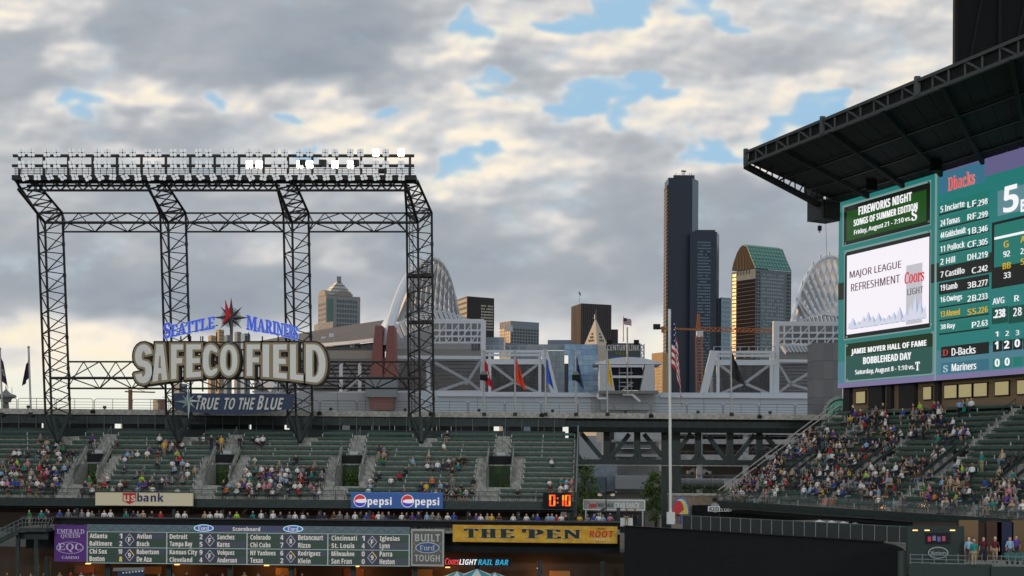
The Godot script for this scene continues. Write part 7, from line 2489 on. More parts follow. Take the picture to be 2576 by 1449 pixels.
	windows(t, "front_ribs", C, R, 30, top - 0.5, 15, 1, 0.4, 1.0, mat("brown rib", col(80, 74, 76), 0.6), 0.5)
	windows(t, "west_ribs", L, C, 30, top - 0.5, 8, 1, 0.4, 1.0, mat("brown rib"), 0.5)
	windows(t, "front_windows", C.lerp(R, 0.02), C.lerp(R, 0.55), 40, top - 14, 9, 22, 0.5, 0.5, mat("slate glass"), 0.2, 0.8)
	solid(t, "annex", [ground_pt(1534, z + 14), ground_pt(1553, z + 14), ground_pt(1553, z + 40), ground_pt(1534, z + 40)], 0, height_at(1540, 825, z), mat("brown cladding"))
	beam(t, "roof_pole", at(1458.5, 763, z + 20), at(1456, 733, z + 20), 0.35, 0.35, galv)
	var fl := Shape.new()
	fl.quad(at(1456, 733, z + 20), at(1459, 735, z + 20), at(1463, 744, z + 20), at(1458, 742, z + 20), Vector3(0, 0, 1))
	part(t, "roof_flag", fl.mesh(), mat("small flag", col(110, 84, 96), 0.9))
	# white pyramid tower
	z = 1120.0
	L = ground_pt(1467, z + 12)
	C = ground_pt(1500, z)
	R = ground_pt(1529, z + 12)
	t = thing("pyramid_tower", "old tower with white pointed pyramid roof and small round windows", "tower", C)
	var terra := mat("terracotta white", col(196, 186, 170), 0.7)
	top = height_at(1500, 868, z)
	solid(t, "shaft", [L, C, R, L + R - C], 0, top, terra)
	var ap := at(1498, 800, z + 12)
	var ps := Shape.new()
	var base := [L, C, R, L + R - C]
	for i in 4:
		var a: Vector3 = base[i]
		var b: Vector3 = base[(i + 1) % 4]
		a.y = top
		b.y = top
		ps.tri(a, b, ap, (a + b) * 0.5 - (L + R) * 0.5 - Vector3(0, top - 8, 0))
	part(t, "pyramid_roof", ps.mesh(), terra)
	pole(t, "finial", ap - Vector3(0, 1.0, 0), ap + Vector3(0, 2.6, 0), 1.0, mat("slate glass"))
	beam(t, "roof_pole", ap + Vector3(0, 2, 0), at(1500, 778, z + 12), 0.25, 0.25, galv)
	for e in [[C, R, Vector3(0.3, 0, 1)], [L, C, Vector3(-0.8, 0, 1)]]:
		for j in 3:
			for i in j + 1:
				var f := 0.42 - j * 0.12
				var a := (e[0] as Vector3).lerp(e[1], 0.5 + (i - j * 0.5) * 0.17)
				a.y = top
				var c := a.lerp(ap, f) + (e[2] as Vector3) * 0.4
				box(t, "attic_window", c, Vector3(0.9, 1.6, 0.3), mat("dark pane"))
	# yellow-lit block beside the tallest tower
	z = 980.0
	t = thing("office_block", "sunlit tan block with window rows left of the tallest tower", "building", ground_pt(1655, z))
	p = corner(1638, 1666, 1680, z, 12, 10)
	top = height_at(1650, 886, z)
	solid(t, "shaft", p, 0, top, mat("yellow stone", col(176, 146, 108), 0.8))
	windows(t, "west_windows", p[0], p[1], height_at(1650, 990, z), top - 8, 9, 9, 0.5, 0.5, mat("dull pane", col(104, 92, 84), 0.3), 0.2)
	# slim towers seen behind the letters
	for b in [[522, 541, 843, 1990, "tan", 172, 150, 122, 0], [541, 562, 828, 2100, "sandy stepped", 182, 158, 124, 0], [562, 582, 842, 1850, "teal glass", 62, 88, 96, 1], [588, 606, 834, 2050, "grey", 128, 134, 140, 0], [604, 628, 838, 1800, "blue glass", 108, 134, 156, 1], [436, 470, 964, 1700, "pale grey low", 150, 156, 162, 0], [384, 416, 1004, 1500, "dull grey low", 146, 146, 142, 0]]:
		t = thing("office_tower", "%s tower in the distance behind the big sign" % b[4], "building", ground_pt(b[0], b[3]))
		p = corner(b[0], b[0] + (b[1] - b[0]) * 0.4, b[1], b[3], 14, 12)
		top = height_at(b[0], b[2], b[3])
		solid(t, "shaft", p, 0, top, mat("far %s" % b[4], col(b[5], b[6], b[7]), 0.25 if b[8] else 0.8))
		windows(t, "window_rows", p[1], p[2], 10, top - 2, 4, int((top) / 5.0), 0.7, 0.5, mat("slate glass"), 0.25)
	# observation tower far left
	z = 3200.0
	var sp := at(15, 1030, z)
	t = thing("observation_tower", "distant saucer-topped observation tower at the skyline", "tower", Vector3(sp.x, 0, sp.z))
	var prof := [[1012, 12], [1004, 14], [999, 26], [994, 24], [990, 12], [986, 8], [980, 1.6], [966, 0.6]]
	var pts := []
	var rad := []
	for e in prof:
		pts.append(at(15, e[0], z))
		rad.append(e[1] * z / F)
	var ss := Shape.new()
	ss.tube(pts, rad, 20)
	part(t, "saucer", ss.mesh(), mat("needle grey", col(120, 122, 122), 0.7))
	for k in 3:
		beam(t, "tower_leg", at(15 + (k - 1) * 9, 1060, z), at(15 + (k - 1) * 3, 1006, z), 4.0, 4.0, mat("needle grey"))
	for q2 in [[18, 976], [30, 974]]: beam(t, "mast", at(q2[0], 998, z), at(q2[0], q2[1], z), 0.8, 0.8, mat("needle grey"))
	# waterfront crane shapes left
	for c in [[328, 980, 1020], [408, 1004, 1022]]:
		z = 1300.0
		t = thing("distant_crane", ["orange-white tower crane on the skyline left of the letters", "small crane mast beside the blue banner"][0 if c[0] == 328 else 1], "crane", ground_pt(c[0], z))
		beam(t, "mast", at(c[0], 1040, z), at(c[0], c[1], z), 3.0, 3.0, mat("crane rust", col(140, 92, 74), 0.7))
		beam(t, "jib", at(c[0] - 14, c[1] + 5, z), at(c[0] + 62, c[1] + 7, z), 1.0, 1.2, mat("crane rust"))
		beam(t, "tie", at(c[0], c[1] - 6, z), at(c[0] + 40, c[1] + 6, z), 0.4, 0.4, mat("crane rust"))
	# orange tower crane before the tallest tower
	z = 720.0
	t = thing("tower_crane", "orange lattice tower crane in front of the tallest skyscraper", "crane", ground_pt(1759, z))
	var om := mat("crane orange", col(172, 106, 60), 0.7)
	var w := 1.5
	var cb := at(1760, 1000, z)
	var ct := at(1758, 845, z)
	for s in [[-1, -1], [1, -1], [1, 1], [-1, 1]]: beam(t, "mast_leg", cb + Vector3(s[0] * w, 0, s[1] * w), ct + Vector3(s[0] * w, 0, s[1] * w), 0.28, 0.28, om)
	zig(t, "mast_brace", cb + Vector3(-w, 0, w), ct + Vector3(-w, 0, w), cb + Vector3(w, 0, w), ct + Vector3(w, 0, w), 14, 0.2, om)
	zig(t, "mast_brace", cb + Vector3(-w, 0, w), ct + Vector3(-w, 0, w), cb + Vector3(w, 0, w), ct + Vector3(w, 0, w), 14, 0.2, om, 1)
	box(t, "cab", at(1760, 841, z), Vector3(3.2, 3.2, 3.0), white_paint)
	var peak := at(1757, 790, z)
	for s in [-1.0, 1.0]: beam(t, "mast_head", at(1757 + s * 5, 830, z), peak, 0.6, 0.6, om)
	beam(t, "mast_head", at(1757, 830, z), peak, 1.2, 0.8, om)
	var j0 := at(1764, 829, z)
	var j1 := at(1942, 832, z + 30)
	var up := Vector3.UP
	beam(t, "jib_chord", j0 + up * 1.1, j1 + up * 0.9, 0.35, 0.35, om)
	beam(t, "jib_chord", j0 - up * 0.9, j1 - up * 0.9, 0.35, 0.35, om)
	zig(t, "jib_brace", j0 + up * 1.1, j1 + up * 0.9, j0 - up * 0.9, j1 - up * 0.9, 30, 0.28, om)
	beam(t, "counter_jib", at(1750, 829, z), at(1646, 825, z - 10), 0.9, 0.9, om)
	box(t, "counterweight", at(1652, 822, z - 10), Vector3(3.4, 2.6, 2.0), steel_dark)
	box(t, "counterweight", at(1668, 829, z - 10), Vector3(1.6, 3.0, 1.6), om)
	for e in [[1700, 827], [1880, 829]]: beam(t, "tie_bar", peak, at(e[0], e[1], z), 0.14, 0.14, steel_dark)

# ---------------------------------------------------------------- the other stadium
func arch_part(root: Node3D, pts: Array, foot: Array, t0: float, t1: float, n: int, m: Material, shift: float, bar: float) -> void:
	# pts and foot: [u, v, z, half width in picture pixels]
	var P := []
	var r := []
	for q in pts:
		P.append(at(q[0], q[1], q[2]))
		r.append(q[3] * q[2] / F)
	# smooth the arch
	var cv := Curve3D.new()
	for k in P.size():
		var tn: Vector3 = ((P[mini(k + 1, P.size() - 1)] as Vector3) - (P[maxi(k - 1, 0)] as Vector3)) / 6.0
		cv.add_point(P[k], -tn, tn)
	var sp := []
	var sr := []
	for k in 41:
		var f := k / 40.0
		sp.append(cv.sample_baked(cv.get_baked_length() * f, true))
		sr.append(lerpf(r[int(f * (r.size() - 1))], r[mini(int(f * (r.size() - 1)) + 1, r.size() - 1)], f * (r.size() - 1) - int(f * (r.size() - 1))))
	var s := Shape.new()
	s.tube(sp, sr, 10)
	part(root, "arch_tube", s.mesh(), m)
	var Q := []
	for q in foot: Q.append(at(q[0], q[1], q[2]))
	var low := Shape.new()
	for k in Q.size() - 1: low.bar(Q[k], Q[k + 1], 1.2, 1.2)
	part(root, "lattice_sill", low.mesh(), m)
	var sample := func(a: Array, f: float) -> Vector3:
		f = clampf(f, 0.0, 1.0) * (a.size() - 1)
		var i := mini(int(f), a.size() - 2)
		return (a[i] as Vector3).lerp(a[i + 1], f - i)
	for k in n:
		var f := (k + 0.5) / n
		for sgn in [-1.0, 1.0]:
			beam(root, "lattice_bar", sample.call(sp, lerpf(t0, t1, clampf(f + shift * sgn * 0.5, 0, 1))), sample.call(Q, clampf(f - shift * sgn * 0.5, 0, 1)), bar, bar, m)
	for k in 10:
		var f := k / 9.0
		var a: Vector3 = sample.call(sp, lerpf(t0, t1, f))
		beam(root, "arch_fin", a, a + Vector3(0, 1.6, 0.5), 0.5, 0.7, m)

func raker_stand(root: Node3D, u0: float, u1: float, v0: float, v1: float, z: float, slope_right: bool, white_m: Material, grey_m: Material, dark_m: Material) -> void:
	var up := Vector3.UP
	# upper beams
	for v in [[v0, 0.8], [v0 + 9, 0.7], [v0 + 26, 1.6]]: beam(root, "top_beam", at(u0, v[0], z), at(u1, v[0], z), 1.0, v[1], white_m)
	for i in 9: beam(root, "bracket", at(lerpf(u0, u1, i / 8.0), v0, z - 0.3), at(lerpf(u0, u1, i / 8.0), v0 + 14, z - 0.3), 0.5, 0.35, grey_m)
	beam(root, "base_beam", at(u0 - 6, v1, z), at(u1 + 6, v1, z), 1.0, 0.9, white_m)
	for u in [u0 + 10, u1 - 10]: beam(root, "column", at(u, v0 + 4, z), at(u, v1 + 6, z), 0.9, 0.9, white_m)
	var um := (u0 + u1) * 0.5
	var vm := lerpf(v0 + 30, v1, 0.62)
	for e in [[u0 + 12, v0 + 30], [u1 - 12, v0 + 30], [u0 + 8, v1], [u1 - 8, v1]]: beam(root, "cross_brace", at(e[0], e[1], z), at(um, vm, z), 0.8, 0.8, grey_m)
	# underside of the seating: steps going back and down
	for i in 11:
		var v := lerpf(v0 + 30, v1 - 6, i / 10.0)
		beam(root, "seating_step", at(u0 - 4, v, z + 5 + i * 2.2), at(u1 + 4, v, z + 5 + i * 2.2), 3.0, 0.55, mat("step grey", col(178, 180, 186), 0.8))
		beam(root, "seating_riser", at(u0 - 4, v + 4.5, z + 7 + i * 2.2), at(u1 + 4, v + 4.5, z + 7 + i * 2.2), 0.4, 0.8, mat("step grey", col(178, 180, 186), 0.8))
	for i in 7:
		var u := lerpf(u0 + 4, u1 - 4, i / 6.0)
		beam(root, "raker", at(u, v0 + 30, z + 4), at(lerpf(u, um, 0.12), v1, z + 26), 0.7, 1.0, grey_m)
	# slanting end frame
	var ue := u1 if slope_right else u0
	var sg := 1.0 if slope_right else -1.0
	beam(root, "end_raker", at(ue, v0 - 3, z - 1), at(ue + sg * 27, v1, z - 1), 1.2, 2.2, white_m)
	for i in 8: beam(root, "roof_rail", at(lerpf(u0, u1, i / 7.0), v0 - 2, z), at(lerpf(u0, u1, i / 7.0), v0 - 14, z), 0.2, 0.2, grey_m)
	beam(root, "roof_rail", at(u0, v0 - 14, z), at(u1, v0 - 14, z), 0.2, 0.2, grey_m)

func screen_frame(root: Node3D, u0: float, v0: float, u1: float, v1: float, z: float, m: Material, panel_m: Material) -> void:
	var a := at(u0, v0, z + 2)
	var b := at(u1, v1, z + 2)
	box(root, "screen_back", (a + b) * 0.5, Vector3(b.x - a.x, (a.y - b.y) * 0.86, 1.0), panel_m)
	for f in [0.0, 0.1, 0.45, 0.72, 1.0]: beam(root, "frame_beam", at(u0, lerpf(v0, v1, f), z), at(u1, lerpf(v0, v1, f), z), 0.6, 0.55 if f > 0.05 else 0.8, m)
	for i in 9: beam(root, "frame_post", at(lerpf(u0, u1, i / 8.0), v0, z), at(lerpf(u0, u1, i / 8.0), v1, z), 0.4, 0.4 if i % 4 else 0.9, m)
	for i in 4: beam(root, "frame_brace", at(lerpf(u0, u1, i / 4.0), v1, z - 0.3), at(lerpf(u0, u1, (i + 1) / 4.0), v0 + 10, z - 0.3), 0.3, 0.3, m)

func other_stadium() -> void:
	var white_m := mat("stadium white", col(214, 220, 228), 0.6)
	var grey_m := mat("stadium grey", col(168, 173, 180), 0.7)
	var dark_m := mat("step grey", col(178, 180, 186), 0.8)
	var up := Vector3.UP
	var z := 440.0
	var st := thing("football_stadium", "white steel football stadium with two arches behind the ballpark", "stadium", ground_pt(1100, z))
	# west roof
	var roof_m := grained("stadium roof", col(112, 106, 102), col(98, 94, 92), 40.0, 0.8)
	var front := [at(640, 876, 470), at(740, 871, 465), at(808, 866, 458), at(880, 860, 450), at(940, 853, 444)]
	var back := [at(651, 858, 560), at(720, 845, 560), at(786, 833, 556), at(870, 819, 552), at(966, 805, 548)]
	for i in 4:
		var s := Shape.new()
		s.quad(front[i], front[i + 1], back[i + 1], back[i], up)
		s.quad(front[i], front[i + 1], front[i + 1] - up * 0.5, front[i] - up * 0.5, Vector3(0, 0, 1))
		part(st, "roof_sheet", s.mesh(), roof_m)
		beam(st, "roof_trim", front[i] + Vector3(0, -0.3, 0.4), front[i + 1] + Vector3(0, -0.3, 0.4), 0.8, 1.0, white_m)
		beam(st, "suite_glass", front[i] + Vector3(0, -2.6, -3), front[i + 1] + Vector3(0, -2.6, -3), 0.6, 3.6, mat("suite tinted glass", col(52, 56, 62), 0.12))
	for u in [883, 889]: beam(st, "roof_hanger", at(u, 862, 450), at(u, 874, 450), 0.5, 0.5, grey_m)
	for u in [815, 834]: box(st, "roof_vent", at(u, 852 - (u - 815) * 0.4, 490), Vector3(1.6, 1.4, 1.4), white_m)
	var cream := mat("stadium cream", col(156, 150, 142), 0.8)
	beam(st, "suite_band", at(640, 892, 452), at(938, 893, 440), 2.0, 2.6, cream)
	for i in 9:
		var v := 906.0 + i * 10.0
		beam(st, "seating_step", at(640, v, 455 + i * 1.5), at(1000, v, 446 + i * 1.5), 4.0, 0.6, mat("step grey", col(178, 180, 186), 0.8))
		beam(st, "seating_riser", at(640, v + 5, 457 + i * 1.5), at(1000, v + 5, 448 + i * 1.5), 0.5, 0.75, mat("step grey", col(178, 180, 186), 0.8))
	for u in [700, 748, 858, 905]: beam(st, "column", at(u, 908, 440), at(u, 1030, 440), 1.0, 0.9, white_m)
	beam(st, "floor_beam", at(640, 997, 440), at(930, 988, 438), 1.0, 1.0, white_m)
	for e in [[700, 990, 748, 950], [748, 990, 790, 976], [860, 990, 905, 950]]: beam(st, "cross_brace", at(e[0], e[1], 440), at(e[2], e[3], 440), 0.7, 0.7, grey_m)
	beam(st, "curved_rib", at(690, 980, 436), at(640, 930, 440), 2.0, 2.4, white_m)
	# red-brown pylon
	var py := mat("pylon red", col(142, 92, 86), 0.8)
	for e in [[944, 962, 934, 962], [976, 992, 970, 996]]:
		var s := Shape.new()
		var q := [at(e[0], 819, 426), at(e[1], 819, 426), at(e[3], 958, 426), at(e[2] - 5, 958, 426)]
		s.quad(q[0], q[1], q[2], q[3], Vector3(0, 0, 1))
		for i in 4: s.quad(q[i], q[(i + 1) % 4], q[(i + 1) % 4] - Vector3(0, 0, 9), q[i] - Vector3(0, 0, 9), (q[i] + q[(i + 1) % 4]) * 0.5 - (q[0] + q[2]) * 0.5)
		part(st, "pylon_leg", s.mesh(), py)
	box(st, "pylon_core", at(966, 930, 430), Vector3(6.5, 7.0, 5.0), py)
	box(st, "pylon_foot", at(960, 978, 424), Vector3(9.0, 5.2, 6.0), mat("stadium grey block", col(138, 146, 150), 0.8))
	box(st, "pylon_base", at(962, 1010, 424), Vector3(7.0, 5.0, 5.0), py)
	# near arch
	var A1 := [[968, 876, 430, 14.0], [984, 812, 436, 12.0], [1002, 752, 446, 10.5], [1024, 702, 462, 9.0], [1052, 664, 490, 7.5], [1082, 649, 525, 6.5], [1108, 661, 560, 5.5], [1127, 692, 595, 5.0], [1140, 733, 625, 4.5], [1150, 774, 650, 4.0], [1157, 805, 665, 3.5]]
	var F1 := [[1000, 806, 520, 0], [1030, 795, 540, 0], [1062, 788, 560, 0], [1092, 786, 590, 0], [1122, 789, 620, 0], [1154, 803, 655, 0]]
	arch_part(st, A1, F1, 0.24, 0.97, 12, white_m, 0.18, 1.5)
	# curved roof edge under the arch with its ribs
	for i in 18:
		var f := i / 17.0
		var u := lerpf(998, 1200, f)
		var v := 822.0 - 36.0 * sin(PI * clampf(f * 0.98, 0, 1))
		beam(st, "roof_rib", at(u, v, 500), at(u + 14, v + 34, 470), 1.2, 1.6, grey_m)
	for i in 16:
		var u := lerpf(994, 1200, i / 16.0)
		var u2 := lerpf(994, 1200, (i + 1) / 16.0)
		beam(st, "roof_edge", at(u, 822 - 36 * sin(PI * i / 16.0), 498), at(u2, 822 - 36 * sin(PI * (i + 1) / 16.0), 498), 1.2, 1.2, white_m)
	box(st, "under_roof", at(1100, 850, 520), Vector3(30, 9.0, 2.0), dark_m)
	screen_frame(st, 1090, 806, 1217, 862, 452, white_m, mat("screen back grey", col(142, 148, 154), 0.8))
	beam(st, "frame_leg", at(1076, 872, 448), at(1079, 1000, 448), 1.2, 1.2, white_m)
	beam(st, "frame_leg", at(1216, 806, 446), at(1214, 1000, 446), 1.6, 1.6, white_m)
	beam(st, "concourse_band", at(988, 888, 446), at(1210, 889, 446), 2.0, 2.6, mat("band grey", col(134, 134, 132), 0.8))
	beam(st, "concourse_band", at(990, 899, 445), at(1210, 900, 445), 2.0, 1.0, white_m)
	for i in 22: beam(st, "guard_post", at(988 + i * 10.0, 876, 446), at(988 + i * 10.0, 886, 446), 0.15, 0.15, grey_m)
	beam(st, "guard_rail", at(988, 876, 446), at(1210, 876, 446), 0.18, 0.18, grey_m)
	var warm := mat("suite tinted glass", col(52, 56, 62), 0.12)
	for i in 3: box(st, "bright_window", at(1189 + i * 7.4, 873, 445), Vector3(0.75, 2.2, 0.2), warm)
	for i in 10:
		var v := 906.0 + i * 9.0
		beam(st, "seating_step", at(985, v, 455 + i * 2.0), at(1215, v, 455 + i * 2.0), 3.0, 0.55, mat("step grey"))
		beam(st, "seating_riser", at(985, v + 4.5, 457 + i * 2.0), at(1215, v + 4.5, 457 + i * 2.0), 0.4, 0.7, mat("step grey", col(178, 180, 186), 0.8))
	for e in [[1094, 912, 1178, 958], [1208, 910, 1172, 968], [1178, 958, 1210, 984], [1178, 958, 1092, 988]]: beam(st, "cross_brace", at(e[0], e[1], 445), at(e[2], e[3], 445), 0.9, 0.9, grey_m)
	beam(st, "base_beam", at(990, 987, 444), at(1220, 985, 444), 1.0, 0.8, white_m)
	# two open raker stands
	raker_stand(st, 1222, 1368, 884, 990, 436, true, white_m, grey_m, dark_m)
	raker_stand(st, 1796, 1950, 886, 994, 432, false, white_m, grey_m, dark_m)
	box(st, "under_stand", at(1290, 956, 470), Vector3(21, 8, 1.0), dark_m)
	box(st, "under_stand", at(1870, 958, 470), Vector3(22, 8, 1.0), dark_m)
	# low wall of the west stand
	for i in 6:
		var a := at(640 + i * 70.0, 1000, 428)
		var b := at(640 + (i + 1) * 70.0 - 1.0, 1036, 428)
		box(st, "plinth_wall", (a + b) * 0.5, Vector3(b.x - a.x, a.y - b.y + 3.0, 1.0), mat("plinth grey", col(168, 170, 176), 0.8))
	# white plinth wall along the front
	for i in 7:
		var a := at(1060 + i * 142.0, 1000, 425)
		var b := at(1060 + (i + 1) * 142.0 - 1.0, 1040, 425)
		box(st, "plinth_wall", (a + b) * 0.5, Vector3(b.x - a.x, a.y - b.y + 3.0, 1.0), mat("plinth white", col(196, 206, 216), 0.7) if i != 3 else mat("step grey", col(178, 180, 186), 0.8))
	beam(st, "pipe_rail", at(1100, 994, 424), at(1520, 996, 424), 0.7, 0.7, white_m)
	beam(st, "pipe_rail", at(1660, 997, 424), at(2050, 1000, 424), 0.7, 0.7, white_m)
	# east end: second screen, roof edge, arch
	screen_frame(st, 1953, 812, 2116, 868, 436, white_m, mat("screen back grey"))
	beam(st, "frame_leg", at(1952, 808, 434), at(1951, 1003, 434), 1.8, 1.8, white_m)
	beam(st, "concourse_band", at(1955, 900, 438), at(2060, 901, 438), 2.0, 2.0, mat("band grey"))
	beam(st, "concourse_band", at(1955, 908, 437), at(2060, 909, 437), 2.0, 0.9, white_m)
	for i in 10:
		beam(st, "seating_step", at(1952, 914 + i * 8.6, 450 + i * 2), at(2064, 914 + i * 8.6, 450 + i * 2), 3.0, 0.6, mat("step grey"))
		beam(st, "seating_riser", at(1952, 918 + i * 8.6, 452 + i * 2), at(2064, 918 + i * 8.6, 452 + i * 2), 0.4, 0.6, mat("step grey"))
		beam(st, "roof_rib", at(1966 + i * 9.0, 868, 452), at(1980 + i * 9.0, 890, 446), 0.8, 1.2, grey_m)
	for e in [[1960, 918, 1988, 966], [2046, 932, 1988, 966], [1988, 966, 1958, 988], [1988, 966, 2048, 984]]: beam(st, "cross_brace", at(e[0], e[1], 436), at(e[2], e[3], 436), 0.8, 0.8, grey_m)
	beam(st, "base_beam", at(1955, 991, 436), at(2052, 993, 436), 1.0, 0.8, white_m)
	box(st, "under_stand", at(2005, 966, 478), Vector3(15, 6, 1.0), dark_m)
	var A2 := [[1990, 816, 450, 4.5], [2002, 770, 456, 4.5], [2016, 724, 464, 4.5], [2031, 694, 474, 4.5], [2050, 664, 486, 4.8], [2083, 646, 500, 5.0], [2113, 656, 512, 5.0], [2140, 690, 520, 5.0], [2166, 760, 528, 5.0], [2180, 820, 534, 5.0]]
	var F2 := [[2002, 812, 470, 0], [2033, 794, 478, 0], [2069, 788, 488, 0], [2105, 794, 498, 0], [2140, 812, 510, 0], [2170, 830, 520, 0]]
	arch_part(st, A2, F2, 0.1, 0.95, 13, white_m, 0.2, 1.1)
	for i in 12: beam(st, "roof_rib", at(2010 + i * 10.0, 801 - 9.0 * sin(PI * i / 11.0), 500), at(2016 + i * 10.0, 814, 470), 0.8, 1.2, grey_m)
	# glass hall beside the stadium: panels each a part
	var zg := 470.0
	var hall := thing("glass_hall", "pale blue panelled glass hall between the stadium stands", "building", ground_pt(1440, zg))
	var pal := [mat("hall blue a", col(128, 158, 184), 0.3, 0.2), mat("hall blue b", col(142, 168, 188), 0.3, 0.2), mat("hall blue c", col(114, 146, 176), 0.3, 0.2)]
	var grid := func(u0: float, v0: float, u1: float, v1: float, nx: int, ny: int, dz: float, ms: Array) -> void:
		for i in nx:
			for j in ny:
				var a := at(lerpf(u0, u1, float(i) / nx) + 0.15, lerpf(v0, v1, float(j) / ny) + 0.15, zg + dz)
				var b := at(lerpf(u0, u1, (i + 1.0) / nx) - 0.15, lerpf(v0, v1, (j + 1.0) / ny) - 0.15, zg + dz)
				box(hall, "wall_panel", (a + b) * 0.5 - Vector3(0, 0, 1), Vector3(b.x - a.x, a.y - b.y, 2.0), ms[rng.randi() % ms.size()])
	var grey_set := [mat("hall grey a", col(140, 152, 162), 0.5), mat("hall grey b", col(150, 160, 168), 0.5)]
	grid.call(1430, 893, 1505, 996, 6, 8, 0.0, pal)
	grid.call(1376, 882, 1420, 996, 4, 8, -4.0, grey_set)
	grid.call(1420, 866, 1504, 893, 6, 2, 6.0, pal)
	grid.call(1328, 866, 1420, 880, 6, 1, 8.0, grey_set)
	grid.call(1378, 855, 1441, 868, 5, 1, 12.0, [mat("hall top", col(120, 134, 148), 0.5)])
	grid.call(1218, 848, 1272, 880, 4, 3, 10.0, [mat("hall glass", col(112, 128, 142), 0.2, 0.3)])
	grid.call(1272, 862, 1300, 880, 3, 2, 12.0, [mat("hall dark", col(92, 104, 116), 0.3, 0.2)])
	box(hall, "hall_core", at(1430, 960, zg + 14), Vector3(36, 12, 3.0), mat("hall dark"))
	# white pavilion with arched roof and two pylons
	var zp := 418.0
	var pav := thing("white_pavilion", "white pavilion with arched roof and two tapering pylons", "building", ground_pt(1580, zp))
	var rs := Shape.new()
	for i in 12:
		var f0 := i / 12.0
		var f1 := (i + 1) / 12.0
		var a := at(lerpf(1496, 1666, f0), 912 - 14 * sin(PI * f0), zp)
		var b := at(lerpf(1496, 1666, f1), 912 - 14 * sin(PI * f1), zp)
		var c := at(lerpf(1496, 1666, f0), 916, zp)
		var d := at(lerpf(1496, 1666, f1), 916, zp)
		rs.quad(a, b, d, c, Vector3(0, 0, 1))
		rs.quad(a, b, b - Vector3(0, 0, 16), a - Vector3(0, 0, 16), up)
		rs.quad(c, d, d - Vector3(0, 0, 16), c - Vector3(0, 0, 16), -up)
	part(pav, "arched_roof", rs.mesh(), white_m)
	for e in [[1508, 1536, 1508, 1547], [1624, 1646, 1611, 1648]]:
		var s := Shape.new()
		var q := [at(e[0], 917, zp - 1), at(e[1], 917, zp - 1), at(e[3], 983, zp - 1), at(e[2], 983, zp - 1)]
		s.quad(q[0], q[1], q[2], q[3], Vector3(0, 0, 1))
		for i in 4: s.quad(q[i], q[(i + 1) % 4], q[(i + 1) % 4] - Vector3(0, 0, 8), q[i] - Vector3(0, 0, 8), (q[i] + q[(i + 1) % 4]) * 0.5 - (q[0] + q[2]) * 0.5)
		part(pav, "pylon", s.mesh(), mat("pavilion white", col(196, 202, 208), 0.6))
	box(pav, "dark_glazing", at(1577, 950, zp + 4), Vector3(9.0, 7.4, 1.0), mat("pavilion glass", col(26, 29, 34), 0.6))
	for v in [921, 948]: beam(pav, "floor_beam", at(1534, v, zp), at(1620, v, zp), 1.0, 0.7, white_m)
	for u in [1558, 1578, 1588]: beam(pav, "mullion", at(u, 920, zp + 2), at(u, 983, zp + 2), 0.3, 0.3, grey_m)
	for v in [938, 962, 972]: beam(pav, "landing_rail", at(1556, v, zp + 1), at(1592, v, zp + 1), 0.3, 0.3, grey_m)
	beam(pav, "stair_flight", at(1566, 982, zp + 1), at(1592, 962, zp + 1), 0.6, 0.5, grey_m)
	beam(pav, "plinth", at(1505, 987, zp), at(1655, 987, zp), 3.0, 0.9, mat("band grey"))
	box(pav, "undercroft", at(1580, 1010, zp + 3), Vector3(16, 5.0, 1.0), mat("step grey", col(178, 180, 186), 0.8))
	beam(pav, "pipe", at(1504, 990, zp - 1), at(1504, 1002, zp - 1), 0.6, 0.6, white_m)
	beam(pav, "pipe", at(1504, 1002, zp - 1), at(1526, 1002, zp - 1), 0.6, 0.6, white_m)
	beam(pav, "pipe", at(1566, 992, zp - 1), at(1590, 992, zp - 1), 0.7, 0.7, white_m)
	beam(pav, "pipe", at(1590, 992, zp - 1), at(1610, 1010, zp - 1), 0.7, 0.7, white_m)
	# name board of that stadium
	var zs := 452.0
	var b := board(at(1525, 863, zs), at(1611, 863, zs), 36.0 * zs / F)
	var sg := thing("name_board", "dark grey name board with white capitals above the white pavilion", "sign", b.p(0.5, 1))
	plate(sg, "board_panel", b, 0, 0, 1, 1, 0, mat("name board grey", col(78, 82, 86), 0.7), 0.5)
	plate(sg, "board_foot", b, 0.0, 0.9, 1.0, 1.1, 0.05, mat("name board blue", col(60, 90, 130), 0.6), 0.3)
	words(sg, "CENTURYLINK", b, 0.03, 0.12, 0.97, 0.52, 0.06, mat("name board white", col(206, 206, 204), 0.6), sans_bold)
	words(sg, "FIELD", b, 0.28, 0.6, 0.66, 0.84, 0.06, mat("name board green", col(108, 128, 54), 0.6), sans_bold)
	for u in [1533, 1601]: box(sg, "loudspeaker", at(u, 860, zs), Vector3(1.6, 1.2, 1.2), black_panel)
	for u in [1612, 1620]: beam(sg, "frame_post", at(u, 866, zs), at(u, 902, zs), 0.4, 0.4, grey_m)
	zig(sg, "frame_brace", at(1612, 866, zs), at(1612, 902, zs), at(1620, 866, zs), at(1620, 902, zs), 5, 0.3, grey_m)
